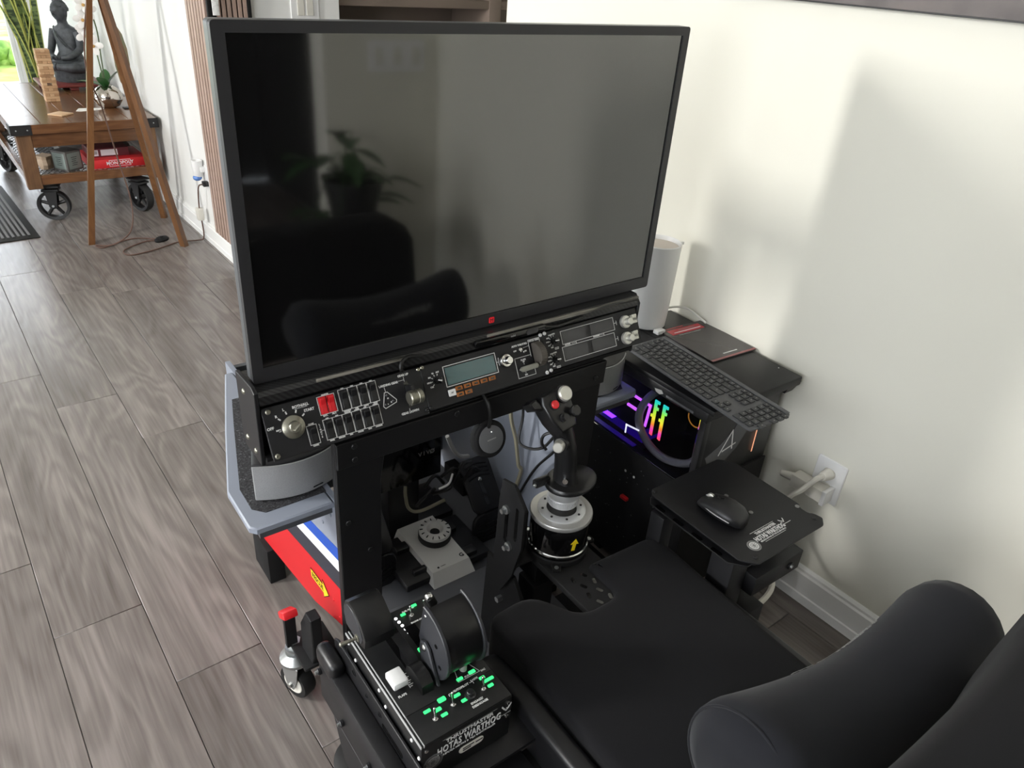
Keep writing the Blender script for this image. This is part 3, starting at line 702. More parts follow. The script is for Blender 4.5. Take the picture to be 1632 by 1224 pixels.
# boxes on the wire shelf
SHZ = 0.267
slate = mat('box_grey_green', '84908a', 0.6); slate2 = mat('box_frame_grey', '5e5b58', 0.6)
cb = thing('cube_box', 'small grey cube box with a pale printed label on the wire shelf', 'box', (0.70, 5.10, SHZ), ROOM, rz=0)
CM = T(0.705, 5.125, SHZ) @ RZ(33)
m = MB(); m.box((-0.055, -0.055, 0), (0.055, 0.055, 0.115), slate2, 0.003, M=CM); build(m, 'body', cb, frame=ROOM)
for (Mx) in (CM @ fr((0, -0.0555, 0), (1, 0, 0), (0, 0, 1), (0, -1, 0)), CM @ fr((-0.0555, 0, 0), (0, -1, 0), (0, 0, 1), (-1, 0, 0)), CM @ fr((0.0555, 0, 0), (0, 1, 0), (0, 0, 1), (1, 0, 0))):
    m = MB(); m.prism([(-0.044, 0.012), (0.044, 0.012), (0.044, 0.103), (-0.044, 0.103)], 0, 0.0008, slate, Mx)
    for k in range(5): m.line([(-0.02 + 0.004 * (k % 2), 0.078 - k * 0.011), (0.018 - 0.005 * (k % 3), 0.078 - k * 0.011)], 0.003, greyiron, Mx @ T(0, 0, 0.0008))
    build(m, 'label_panel', cb, frame=ROOM)
redbox = mat('game_box_red', 'cf2a2e', 0.5)
gb = thing('board_game_box', 'flat red board game box with white lettering on the wire shelf', 'box', (0.99, 5.19, SHZ), ROOM)
m = MB(); m.box((0.81, 5.06, SHZ), (1.128, 5.36, SHZ + 0.052), redbox, 0.002); build(m, 'box_body', gb, frame=ROOM)
m = MB(); GM = fr((0.975, 5.0597, SHZ + 0.028), (1, 0, 0), (0, 0, 1), (0, -1, 0))
m.prism(rrect(0.118, 0.034, 0.002), 0, 0.0005, redpaint, GM); m.line([(-0.059, -0.017), (0.059, -0.017), (0.059, 0.017), (-0.059, 0.017)], 0.0025, whitepaint, GM @ T(0, 0, 0.0004), closed=True)
m.text('MONOPOLY', 0.019, whitepaint, GM @ T(0, 0, 0.0006), bold=0.0005, sx=0.95, space=1.05); build(m, 'title_print', gb, frame=ROOM)
maroon = mat('box_maroon', '6d2b33', 0.55)
b2 = thing('maroon_box', 'maroon card box with white labels on top of the red game box', 'box', (0.97, 5.25, SHZ + 0.053), ROOM)
m = MB(); m.box((0.83, 5.13, SHZ + 0.053), (1.05, 5.34, SHZ + 0.102), maroon, 0.002); build(m, 'box_body', b2, frame=ROOM)
for x0, x1 in ((0.842, 0.878), (0.892, 0.985)):
    m = MB(); m.box((x0, 5.1292, SHZ + 0.060), (x1, 5.1302, SHZ + 0.095), whitepaint)
    if x0 < 0.85:
        for k in range(7): m.box((x0 + 0.006 + k * 0.0036, 5.1287, SHZ + 0.070), (x0 + 0.0075 + k * 0.0036, 5.1293, SHZ + 0.090), matte)
    build(m, 'label', b2, frame=ROOM)
m = MB(); m.box((0.72, 5.42, SHZ), (1.12, 5.78, SHZ + 0.055), slate2, 0.003); build(m, 'flat_box', frame=ROOM, label='flat dark grey box at the back of the wire shelf', cat='box')
# crumpled paper bag beside the cube
bagm = mat('kraft_paper', 'b5a08a', 0.8)
m = MB(); random.seed(2)
m.loft([[(0.60 + (0.035 + random.uniform(-0.01, 0.012)) * math.cos(2 * PI * i / 12), 5.20 + (0.05 + random.uniform(-0.012, 0.012)) * math.sin(2 * PI * i / 12), SHZ + z) for i in range(12)] for z in (0.0, 0.025, 0.055, 0.075)], bagm)
build(m, 'paper_bag', frame=ROOM, label='crumpled kraft paper bag beside the grey cube box', cat='bag', angle=10)


# tripod floor lamp (only its legs are in view)
tp = thing('tripod_lamp', 'walnut tripod floor lamp standing in front of the coffee table', 'lamp', (0.93, 4.54, 0), ROOM)
top = Vector((0.905, 4.50, 1.42))
for f_ in ((0.647, 4.52), (1.072, 4.272), (1.119, 4.823)):
    foot = Vector((f_[0], f_[1], 0.0)); d = (top - foot); q = foot + d * 0.985; hd = Vector((d.x, d.y, 0)).normalized(); sd = Vector((-hd.y, hd.x, 0))
    rings = []
    for t in (0, 1):
        p = foot.lerp(q, t); w = 0.016 - 0.002 * t
        rings.append([p - sd * w - hd * w, p + sd * w - hd * w, p + sd * w + hd * w, p - sd * w + hd * w])
    m = MB(); m.loft(rings, tripodwood); build(m, 'leg', tp, frame=ROOM, angle=20)
m = MB(); m.lathe([(0.05, 1.40), (0.05, 1.45)], tripodwood, T(0.905, 4.50, 0)); build(m, 'hub', tp, frame=ROOM)
shade = mat('lamp_shade', 'e9e4da', 0.8)
m = MB(); m.lathe([(0.24, 1.50), (0.20, 1.82), (0.198, 1.82), (0.238, 1.50)], shade, T(0.905, 4.50, 0), cap=False); m.cyl((0.905, 4.50, 1.44), (0.905, 4.50, 1.66), 0.012, chrome); build(m, 'lamp_shade', tp, frame=ROOM)
m = MB(); m.tube([(0.905, 4.50, 1.40), (0.80, 4.515, 0.95), (0.835, 4.52, 0.72), (0.865, 4.53, 0.45), (0.885, 4.50, 0.22), (0.84, 4.42, 0.08), (0.74, 4.43, 0.012), (0.66, 4.47, 0.006), (0.69, 4.42, 0.006), (0.85, 4.50, 0.006), (0.975, 4.43, 0.007)], 0.0038, cable_br)
m.tube([(0.985, 4.40, 0.007), (0.90, 4.42, 0.006), (0.77, 4.33, 0.006), (0.78, 4.24, 0.006), (0.92, 4.27, 0.006), (1.06, 4.335, 0.006), (1.165, 4.31, 0.008), (1.19, 4.29, 0.03), (1.188, 4.28, 0.14), (1.182, 4.27, 0.21), (1.183, 4.235, 0.33), (1.20, 4.195, 0.357)], 0.0038, cable_br); build(m, 'cord', tp, frame=ROOM)
m = MB(); m.lathe([(0.034, 0.0005), (0.036, 0.010), (0.026, 0.020), (0.0, 0.021)], matte, T(0.99, 4.415, 0) @ RZ(30) @ Matrix.Diagonal((1.3, 0.8, 1, 1)), n=20); m.lathe([(0.009, 0.019), (0.009, 0.028)], blackplas, T(0.99, 4.415, 0), n=12); build(m, 'foot_switch', tp, frame=ROOM)
m = MB(); m.box((1.165, 4.255, 0.135), (1.20, 4.295, 0.205), offwhite, 0.006); build(m, 'inline_dimmer', tp, frame=ROOM)
m = MB(); m.box((1.195, 4.175, 0.345), (1.226, 4.207, 0.372), blackplas, 0.004); build(m, 'mains_plug', tp, frame=ROOM)

# air freshener plugged into the left wall outlet
ol = thing('wall_outlet', 'white outlet plate on the wall beside the slat panel', 'outlet', (1.227, 4.2, 0.33), ROOM)
FL = fr((1.23, 0, 0), (0, -1, 0), (0, 0, 1), (-1, 0, 0))
m = MB(); m.prism(rrect(0.08, 0.125, 0.005, cx=-4.20, cy=0.39), 0, 0.006, white, FL, bev=0.002); build(m, 'cover_plate', ol, frame=ROOM)
af = thing('plug_in_freshener', 'white plug-in air freshener with a blue tinted bottom by the slat panel', 'air freshener', (1.20, 4.24, 0.37), ROOM)
m = MB(); m.loft([[(1.195 + a * r, 4.245 + b * r, z) for a, b in circ(1, 18)] for r, z in ((0.022, 0.388), (0.026, 0.395), (0.029, 0.46), (0.030, 0.475), (0.024, 0.475), (0.022, 0.462))], white); m.box((1.200, 4.21, 0.415), (1.226, 4.245, 0.445), white, 0.003); build(m, 'body', af, frame=ROOM)
bluel = mat('blue_liquid', '5f86c9', 0.2)
m = MB(); m.ball((1.188, 4.243, 0.382), (0.024, 0.024, 0.017), bluel); build(m, 'bottle', af, frame=ROOM)

# ribbed doormat
dm = thing('door_mat', 'dark ribbed rubber door mat on the floor left of the coffee table', 'mat', (0.0, 5.3, 0), ROOM)
m = MB()
MX = T(0.437, 4.745, 0) @ RZ(2)
m.box((-0.62, 0.0, 0.0004), (-0.002, 1.15, 0.006), rubber, 0.002, M=MX); build(m, 'mat_base', dm, frame=ROOM)
matg = mat('mat_rib', '6a6a6b', 0.8); r0 = None
for i in range(22):
    if r0 is None: m = MB(); m.box((-0.585, 0.05, 0.006), (-0.571, 1.11, 0.011), matg, 0.002, M=MX, seg=1); r0 = build(m, 'rib', dm, frame=ROOM)
    else: twin(r0, 'rib', dm, (i * 0.0253, i * 0.00088, 0), frame=ROOM)
# ================================================================ COCKPIT SHELL (rig frame)
sh = thing('cockpit_shell', 'grey and black cockpit nose shell with red, white and blue side stripes', 'cockpit shell', (0.80, 1.30, 0))
WZ = 0.60
def wing(pts, inner, nm):
    m = MB(); m.prism(pts, WZ - 0.016, WZ, greypaint, bev=0.003); w = build(m, nm, sh, label='blue-grey wing shelf with a chamfered corner')
    m = MB(); m.prism(inner, WZ, WZ + 0.0015, grip); build(m, 'grip_tape', w)
    m = MB(); m.prism([(p[0] * 0.985 + 0.78 * 0.015, p[1] + 0.012) for p in pts[:2]] + [(pts[1][0] * 0.985 + 0.78 * 0.015, pts[1][1] + 0.10), (pts[0][0] * 0.985 + 0.78 * 0.015, pts[0][1] + 0.10)], WZ - 0.036, WZ - 0.016, darkgrey); build(m, 'under_lip', w)
wing([(0.4435, 1.093), (0.292, 1.093), (0.281, 1.106), (0.281, 1.228), (0.345, 1.44), (0.425, 1.69), (0.4435, 1.69)],
     [(0.4435, 1.130), (0.322, 1.130), (0.303, 1.152), (0.304, 1.222), (0.365, 1.44), (0.40, 1.56), (0.4435, 1.56)], 'wing_shelf')
wing([(1.1135, 1.100), (1.280, 1.100), (1.292, 1.112), (1.292, 1.235), (1.24, 1.44), (1.15, 1.69), (1.1135, 1.69)],
     [(1.1135, 1.13), (1.26, 1.13), (1.272, 1.15), (1.268, 1.22), (1.21, 1.44), (1.17, 1.56), (1.1135, 1.56)], 'wing_shelf')
# front board: an upside-down U with a top beam
BY = 1.072
m = MB()
m.prism([(0.441, 0.10), (0.441, 0.756), (1.112, 0.756), (1.105, 0.30), (1.075, 0.10), (1.0, 0.10), (1.015, 0.30), (1.005, 0.69), (0.995, 0.702), (0.60, 0.702), (0.545, 0.702), (0.535, 0.64), (0.53, 0.30), (0.545, 0.10)], -0.012, 0.006, boardblk, FXZ(BY), bev=0.002)
fb_ = build(m, 'front_board', sh)
m = MB(); m.prism([(0.441, 0.699), (1.110, 0.699), (1.112, 0.756), (0.441, 0.756)], 0.006, 0.016, boardblk, FXZ(BY), bev=0.0015); build(m, 'top_beam', sh)
for x, z in ((0.475, 0.745), (0.475, 0.715), (0.70, 0.745), (1.08, 0.72), (0.46, 0.56), (0.505, 0.47), (0.48, 0.35)):
    m = MB(); m.cyl((x, BY - (0.0165 if z > 0.68 else 0.0065), z), (x, BY - (0.020 if z > 0.68 else 0.010), z), 0.006, blackplas, n=10, bev=0.001); build(m, 'screw', fb_)
# side panel with painted bands
def side(x0, x1, pl_=((1.08, 0.260), (1.246, 0.192), (1.75, 0.085))):
    m = MB(); m.prism([*pl_, (1.75, 0.60), (1.08, 0.60)], x0, x1, greypaint, FYZ()); return build(m, 'side_panel', sh)
sp1 = side(0.445, 0.457); sp2 = side(1.10, 1.112, ((1.08, 0.032), (1.75, 0.032)))
def zt(y, z0): return z0 - 0.204 * (y - 1.08)
def band(nm, zl, zu, mm, par, x0=0.4442, x1=0.4455):
    ptsb = [(1.081, zl(1.081)), (1.246, zl(1.246)), (1.748, zl(1.748)), (1.748, zu(1.748)), (1.246, zu(1.246)), (1.081, zu(1.081))]
    m = MB(); m.prism(ptsb, x0, x1, mm, FYZ()); return build(m, nm, par, label=None)
zb = lambda y: 0.2605 - 0.4096 * (y - 1.08) if y < 1.246 else 0.1925 - 0.2123 * (y - 1.246)
rs = band('red_band', zb, lambda y: zt(y, 0.368), redpaint, sp1)
band('dark_band', lambda y: zt(y, 0.368), lambda y: zt(y, 0.418), navypaint, sp1)
band('white_band', lambda y: zt(y, 0.418), lambda y: zt(y, 0.449), whitepaint, sp1)
band('blue_band', lambda y: zt(y, 0.449), lambda y: zt(y, 0.482), bluepaint, sp1)
# yellow RESCUE arrow on the red band
AM = fr((0.4436, 1.208, 0.285), (0, -1, 0.10), (0, 0.10, 1), (-1, 0, 0))
m = MB(); m.prism([(-0.047, -0.013), (0.022, -0.013), (0.022, -0.026), (0.055, 0.0), (0.022, 0.026), (0.022, 0.013), (-0.047, 0.013)], 0, 0.0006, matte, AM)
m.prism([(-0.045, -0.011), (0.024, -0.011), (0.024, -0.022), (0.052, 0.0), (0.024, 0.022), (0.024, 0.011), (-0.045, 0.011)], 0.0004, 0.0010, yellow, AM)
m.text('RESCUE', 0.0125, matte, AM @ T(-0.007, 0, 0.0011), bold=0.0003); build(m, 'rescue_arrow', sp1, label='yellow RESCUE arrow decal with black outline')
for y, z in ((1.10, 0.272), (1.13, 0.30), (1.115, 0.55), (1.16, 0.50)):
    m = MB(); m.ball((0.444, y, z), (0.002, 0.004, 0.004), redpaint if z < 0.4 else greypaint, u=8, v=6); build(m, 'rivet', sp1)
m = MB(); m.box((0.457, 1.735, 0.10), (1.0995, 1.75, 0.585), darkgrey); build(m, 'rear_wall', sh)
m = MB(); m.prism([(0.59, 1.10), (1.09, 1.10), (1.09, 1.73), (0.59, 1.73)], 0.03, 0.045, deckgrey); build(m, 'deck', sh)
m = MB(); m.box((0.60, 0.90, 0.046), (1.03, 1.238, 0.060), deckgrey, 0.002); build(m, 'foot_plate', sh)
m = MB(); m.box((0.430, 1.545, 0.0), (0.475, 1.66, 0.118), matte, 0.003); build(m, 'foot_block', sh)
for x in (0.47, 1.06):
    m = MB(); m.box((x, 1.10, 0.0), (x + 0.03, 1.13, 0.03), matte); build(m, 'foot_block', sh)
m = MB(); m.box((1.06, 1.545, 0.0), (1.10, 1.66, 0.11), matte, 0.003); build(m, 'foot_block', sh)


# monitor stand column with its black cover plate
ms = thing('monitor_stand', 'black monitor stand column with a VIVO cover plate inside the cockpit bay', 'monitor stand', (0.79, 1.34, 0.045))
m = MB(); m.box((0.70, 1.46, 0.25), (0.922, 1.475, 0.60), gloss, 0.003); build(m, 'cover_plate', ms)
m = MB(); m.box((0.76, 1.476, 0.0455), (0.86, 1.54, 0.86), blackplas, 0.004); build(m, 'column', ms)
m = MB(); m.box((0.64, 1.477, 0.0455), (0.98, 1.64, 0.075), blackplas, 0.004); build(m, 'base', ms)
m = MB(); m.box((0.72, 1.182, 1.08), (0.90, 1.476, 1.22), blackplas, 0.006); m.box((0.76, 1.476, 0.86), (0.86, 1.54, 1.24), blackplas, 0.004); build(m, 'mount_head', ms)
VM = fr((0.872, 1.4595, 0.337), (1, 0, 0), (0, 0, 1), (0, -1, 0))
m = MB(); m.text('VIV', 0.013, dimink, VM @ T(-0.007, 0, 0), space=1.5); m.lathe([(0.0045, 0), (0.0072, 0), (0.0072, 0.0006), (0.0045, 0.0006)], dimink, VM @ T(0.019, 0, 0), n=16, cap=False); m.line([(0.013, -0.0065), (0.0255, 0.0065)], 0.0016, dimink, VM); build(m, 'logo_print', ms)

# ---------------------------------------------------------------- monitor
mo = thing('monitor', 'large black flat monitor standing behind the instrument console', 'monitor', (0.79, 1.13, 0.893))
MX0, MX1, MZ0, MZ1, MY = 0.322, 1.259, 0.8945, 1.451, 1.105
def fxz(y): return FXZ(y)
m = MB(); oc_ = rrect(MX1 - MX0, MZ1 - MZ0, 0.006, cx=(MX0 + MX1) / 2, cy=(MZ0 + MZ1) / 2)
ih = [(MX0 + 0.019, MZ0 + 0.026), (MX1 - 0.017, MZ0 + 0.026), (MX1 - 0.017, MZ1 - 0.016), (MX0 + 0.019, MZ1 - 0.016)]
m.prism(oc_, -0.010, 0.0, bezel, FXZ(MY), holes=[ih]); build(m, 'bezel', mo)
m = MB(); m.prism([(MX0 + 0.018, MZ0 + 0.025), (MX1 - 0.016, MZ0 + 0.025), (MX1 - 0.016, MZ1 - 0.015), (MX0 + 0.018, MZ1 - 0.015)], -0.006, -0.003, screenm, FXZ(MY)); build(m, 'screen', mo, label='dark glossy screen reflecting the room')
m = MB(); m.prism(oc_, -0.030, -0.010, bezelside, FXZ(MY), bev=0.002); build(m, 'side_frame', mo, label='dark silver side frame')
m = MB(); m.prism(rrect(0.60, 0.34, 0.02, cx=0.79, cy=1.17), -0.075, -0.03, blackplas, FXZ(MY), bev=0.01); build(m, 'rear_housing', mo)
LM = fr((0.8095, MY - 0.0006, 0.9075), (1, 0, 0), (0, 0, 1), (0, -1, 0))
redlogo = mat('logo_red', 'd5202a', 0.4, emit='d5202a', estr=0.35)
m = MB(); m.prism(rrect(0.0125, 0.0125, 0.002), 0.0, 0.0008, redlogo, LM); m.line([(-0.003, -0.004), (-0.003, 0.003), (0.0, 0.0), (0.003, 0.003), (0.003, -0.004)], 0.0013, bezel, LM @ T(0, 0, 0.0007)); build(m, 'logo', mo, label='small red square emblem on the lower bezel')

# ---------------------------------------------------------------- instrument console housing
ico = thing('instrument_console', 'black carbon-wrapped instrument console housing under the monitor', 'console', (0.77, 1.12, 0.74))
m = MB(); m.prism([(1.076, 0.748), (1.0735, 0.895), (1.088, 0.902), (1.165, 0.897), (1.165, 0.765), (1.155, 0.748)], 0.3105, 0.318, black, FYZ(), bev=0.001); epl = build(m, 'end_plate', ico)
for y, z in ((1.128, 0.874), (1.137, 0.775), (1.098, 0.768)):
    m = MB(); m.ball((0.3105, y, z), (0.0035, 0.0055, 0.0055), nickel, u=10, v=8); build(m, 'bolt', epl)
m = MB(); m.prism([(1.076, 0.748), (1.0735, 0.875), (1.09, 0.893), (1.165, 0.893), (1.165, 0.748)], 1.204, 1.211, black, FYZ(), bev=0.001); epr = build(m, 'end_plate', ico)
for z in (0.855, 0.775):
    m = MB(); m.ball((1.2115, 1.10, z), (0.0035, 0.005, 0.005), nickel, u=10, v=8); build(m, 'bolt', epr)
m = MB(); m.prism([(1.078, 0.866), (1.074, 0.870), (1.0745, 0.886), (1.082, 0.892), (1.165, 0.8925), (1.165, 0.866)], 0.3185, 1.203, carbon, FYZ(), bev=0.0); build(m, 'hood', ico, label='carbon-patterned hood')
scuff = mat('worn_trim', '6a665e', 0.35); add_noise(scuff, 30, 0.1, 0.001, stretch=(0.25, 3, 3), col=[(0.40, '2a2928'), (0.50, '77736a'), (0.65, '97938a')], detail=6)
m = MB(); m.box((0.78, 1.0730, 0.8845), (1.202, 1.0775, 0.8935), scuff, 0.0015); m.box((0.42, 1.0738, 0.8865), (0.60, 1.078, 0.8930), scuff, 0.001); build(m, 'worn_edge_trim', ico, label='scuffed pale edge trim')
m = MB(); m.box((0.319, 1.106, 0.758), (1.203, 1.165, 0.866), matte); m.box((0.319, 1.07, 0.757), (1.203, 1.106, 0.765), matte); build(m, 'rear_box', ico)

# ---------------------------------------------------------------- flight panels: local x right, y up, z out of the panel (scaled measured frame)
S_ = 0.98
e_ = Vector((0, -0.4722, -0.8815)); out_ = Vector((0, -0.8815, 0.4722))
def PF(x=0.0, v=0.0, h=0.0):
    o = Vector((0, 1.078, 0.860)) + Vector((S_ * x, 0, 0)) + e_ * S_ * v + out_ * h
    return fr(o, (S_, 0, 0), -e_ * S_, out_ * S_)
def panel_box(mb, x0, x1, v0, v1):
    # face plate plus the case behind it
    mb.prism(rrect(x1 - x0, v1 - v0, 0.0025, cx=(x0 + x1) / 2, cy=-(v0 + v1) / 2), -0.004, 0.0, panelblk, PF(), bev=0.0008)
    mb.box((x0 + 0.004, -v1 + 0.004, -0.022), (x1 - 0.004, -v0 - 0.004, -0.004), panelblk, M=PF())
def screw(par, x, v, mm=nickel, r=0.0042, h=0.004):
    m = MB(); m.lathe([(r * 0.9, 0), (r, 0.001), (r, h * 0.7), (r * 0.7, h), (r * 0.3, h), (r * 0.25, h * 0.55)], mm, PF(x, v), n=14); build(m, 'screw', par)
def rocker(par, x, v, w, h, mm, up=True, nm='rocker_switch', label=None):
    m = MB(); m.prism(rrect(w, h, 0.001), 0, 0.0012, mm, PF(x, v), bev=0.0004)
    sg = 1 if up else -1
    prof = [(-h * 0.42, 0.0012), (-h * 0.42, 0.0025), (h * 0.05, 0.0028), (h * 0.36, 0.0085), (h * 0.42, 0.0075), (h * 0.42, 0.0012)]
    m.prism([(sg * a, b) for a, b in prof], -w * 0.34, w * 0.34, mm, PF(x, v) @ fr((0, 0, 0), (0, 1, 0), (0, 0, 1), (1, 0, 0)), bev=0.0004)
    return build(m, nm, par, label=label, angle=25)
LW_ = 0.0010
def frame_(mb, x0, v0, x1, v1, w=LW_): mb.line([(x0, -v0), (x1, -v0), (x1, -v1), (x0, -v1)], w, ink, PF(), closed=True)
def ptxt(mb, s, x, v, h=0.0045, mm=ink, rot=0, sx=1.0, b=0.00025): mb.text(s, h, mm, PF(x, v, 0.0003) @ RZ(rot), sx=sx, bold=b)

# switch panel
swp = thing('switch_unit', 'leftmost flight panel with key switch, red and black rockers and gear lever', 'instrument panel', (0.47, 1.06, 0.78))
m = MB(); panel_box(m, 0.3265, 0.6385, -0.001, 0.0935); build(m, 'face_plate', swp)
for x, v in ((0.337, 0.0065), (0.334, 0.0855)): screw(swp, x, v, nickel, 0.0048, 0.005)
screw(swp, 0.6345, 0.0035); screw(swp, 0.6330, 0.0845, greyiron)
m = MB(); m.lathe([(0.0205, 0), (0.021, 0.001), (0.0205, 0.0035), (0.0145, 0.0075), (0.0115, 0.0085), (0.0105, 0.014), (0.009, 0.0155)], nickel, PF(0.3735, 0.0435), n=36)
ks = build(m, 'key_switch', swp, label='round satin metal key switch')
m = MB(); m.prism(rrect(0.0165, 0.0034, 0.0015), 0.0155, 0.030, nickel, PF(0.3735, 0.0435) @ RZ(35), bev=0.0008); build(m, 'key_blade', ks)
m = MB()
for a in (178, 137, 103, 66, 35):
    c, s = math.cos(math.radians(a)), math.sin(math.radians(a))
    m.line([(0.3735 + 0.0262 * c, -0.0435 + 0.0262 * s), (0.3735 + 0.0292 * c, -0.0435 + 0.0292 * s)], 0.0025, ink, PF())
m.line([(0.3470 + 0.0005, -0.0415), (0.3510, -0.0415), (0.3510, -0.0455), (0.3480, -0.0455)], 0.001, ink, PF())
ptxt(m, 'OFF', 0.3345, 0.0365, 0.0048); ptxt(m, 'R', 0.3490, 0.0185, 0.0045); ptxt(m, 'L', 0.3640, 0.0100, 0.0045); ptxt(m, 'BOTH/ALL', 0.3950, 0.0105, 0.0045); m.line([(0.3835, -0.0142), (0.4065, -0.0142)], 0.0006, ink, PF()); ptxt(m, 'START', 0.4085, 0.0215, 0.0045)
frame_(m, 0.4265, 0.0045, 0.4595, 0.0378); ptxt(m, 'MASTER', 0.443, 0.0030, 0.0026); ptxt(m, 'BAT.', 0.435, 0.0400, 0.003); ptxt(m, 'ALT.', 0.452, 0.0400, 0.003)
for i, (t0, t1) in enumerate((('AVIONICS', 'MASTER'), ('FUEL', 'PUMP'), ('DE-ICE', ''), ('PITOT', 'HEAT'))):
    x0 = 0.4677 + i * 0.0190; frame_(m, x0, 0.0020, x0 + 0.0182, 0.0408); ptxt(m, 'ON', x0 + 0.009, 0.0008, 0.0024); ptxt(m, t0, x0 + 0.009, 0.0428, 0.0023, sx=0.9); 
    if t1: ptxt(m, t1, x0 + 0.009, 0.0456, 0.0023, sx=0.9)
for i, t0 in enumerate(('PANEL', 'BEACON', 'NAV', 'STROBE', 'TAXI', 'LANDING')):
    x0 = 0.4270 + i * 0.0187; frame_(m, x0, 0.0470, x0 + 0.0179, 0.0842); ptxt(m, 'ON', x0 + 0.009, 0.0488 - 0.003, 0.0024); ptxt(m, t0, x0 + 0.009, 0.0866, 0.0023, sx=0.9)
frame_(m, 0.3955, 0.0495, 0.4140, 0.0845); ptxt(m, 'CLOSE', 0.4048, 0.0475, 0.0024); ptxt(m, 'COWL', 0.4048, 0.0868, 0.0024)
for i, ch_ in enumerate('LIGHTS'): ptxt(m, ch_, 0.4195, 0.0530 + i * 0.0045, 0.0028)
m.line([(0.4215, -0.0645), (0.4265, -0.0645)], 0.0007, ink, PF())
m.line([(0.5475, -0.0545), (0.5555, -0.0295), (0.5615, -0.0295), (0.5765, -0.0480), (0.5755, -0.0525), (0.5510, -0.0590)], 0.0014, ink, PF(), closed=True)
m.line([(0.5585, -0.0290), (0.5575, -0.0195)], 0.0008, ink, PF()); ptxt(m, 'LANDING GEAR', 0.5675, 0.0165, 0.0040, sx=0.95); ptxt(m, 'GEAR UP', 0.6010, 0.0065, 0.0040); ptxt(m, 'GEAR DOWN', 0.5985, 0.0790, 0.0042)
m.line([(0.5880, -0.0155), (0.6010, -0.0155), (0.6010, -0.0100)], 0.0007, ink, PF()); m.line([(0.6010, -0.0155), (0.6010, -0.0200)], 0.0007, ink, PF()); m.line([(0.5985, -0.0720), (0.5985, -0.0755)], 0.0008, ink, PF())
ptxt(m, 'N', 0.5600, 0.0415, 0.0024); ptxt(m, 'L', 0.5580, 0.0520, 0.0024); ptxt(m, 'R', 0.5650, 0.0500, 0.0024)
build(m, 'panel_print', swp)
for x, v in ((0.5590, 0.0350), (0.5535, 0.0520), (0.5695, 0.0485)):
    m = MB(); m.lathe([(0.0032, 0), (0.0032, 0.001), (0.0018, 0.0022)], window7, PF(x, v), n=12); build(m, 'indicator_lamp', swp)
for i in range(2): rocker(swp, 0.4352 + i * 0.0157, 0.0213, 0.0142, 0.0315, redplas, True, label='red rocker switch')
for i in range(4): rocker(swp, 0.4768 + i * 0.0190, 0.0212, 0.0158, 0.0350, blackplas)
for i in range(6): rocker(swp, 0.4360 + i * 0.0187, 0.0658, 0.0156, 0.0335, blackplas)
rocker(swp, 0.4048, 0.0672, 0.0160, 0.0320, blackplas)
m = MB(); m.prism(rrect(0.0090, 0.050, 0.003), 0, 0.0006, gloss, PF(0.6030, 0.044)); gl = build(m, 'lever_slot', swp)
m = MB(); m.box((-0.004, -0.012, 0), (0.004, 0.010, 0.026), blackplas, 0.001, M=PF(0.6030, 0.0365))
m.lathe([(0.0125, -0.014), (0.0142, -0.012), (0.0142, -0.004), (0.0130, -0.003), (0.0130, 0.003), (0.0142, 0.004), (0.0142, 0.012), (0.0125, 0.014)], nickel, PF(0.6045, 0.0505, 0.024) @ RY(90), n=28)
build(m, 'landing_gear_lever', swp, label='landing gear lever with a satin metal wheel knob')

# autopilot panel
app = thing('autopilot_unit', 'middle flight panel with a teal display, amber buttons and trim wheel', 'instrument panel', (0.775, 1.06, 0.78))
m = MB(); panel_box(m, 0.6395, 0.9410, -0.001, 0.0885); build(m, 'face_plate', app)
screw(app, 0.6435, 0.0020); screw(app, 0.6420, 0.0830, greyiron); screw(app, 0.9370, 0.0010, white); screw(app, 0.9340, 0.0835, white)
def small_knob(par, x, v, r=0.0065, mm=gloss, rot=0):
    m = MB(); m.lathe([(r * 1.05, 0), (r * 1.05, 0.002), (r, 0.003), (r * 0.9, 0.015), (r * 0.7, 0.016)], mm, PF(x, v), n=20); k = build(m, 'selector_knob', par)
    m = MB(); m.prism(rrect(r * 0.3, r * 1.4, 0.0005), 0.016, 0.0166, ink if mm is gloss else gloss, PF(x, v) @ RZ(rot) @ T(0, r * 0.2, 0)); build(m, 'pointer', k)
small_knob(app, 0.6700, 0.0345, rot=70)
m = MB(); m.prism([(0.692, -0.015), (0.810, -0.015), (0.810, -0.0500), (0.692, -0.0500)], 0, 0.0008, lcd, PF()); build(m, 'display', app, label='teal glass display')
m = MB(); frame_(m, 0.6885, 0.0118, 0.8140, 0.0530, 0.0014)
for i, t_ in enumerate(('ALT', 'VS', 'IAS', 'HDG', 'CRS')):
    a = math.radians(75 + i * 36); c, s = math.cos(a), math.sin(a); m.line([(0.670 + 0.0105 * c, -0.0345 + 0.0105 * s), (0.670 + 0.0125 * c, -0.0345 + 0.0125 * s)], 0.0014, ink, PF()); ptxt(m, t_, 0.670 + 0.018 * c, 0.0345 - 0.0165 * s, 0.0028)
m.line([(0.8140, -0.0325), (0.8190, -0.0325)], 0.001, ink, PF()); m.line([(0.8205, -0.0245), (0.8190, -0.0325), (0.8205, -0.0400)], 0.001, ink, PF())
ptxt(m, 'AUTO THROTTLE', 0.8790, 0.0100, 0.0036, sx=0.95); ptxt(m, 'OFF', 0.8650, 0.0205, 0.0030); ptxt(m, 'ARM', 0.8900, 0.0255, 0.0030); m.line([(0.8870, -0.0180), (0.9020, -0.0165)], 0.0008, ink, PF())
m.line([(0.9030, -0.0395), (0.9030, -0.0050), (0.9330, -0.0050), (0.9330, -0.0150)], 0.0011, ink, PF()); ptxt(m, 'PITCH TRIM', 0.9180, 0.0080, 0.0034)
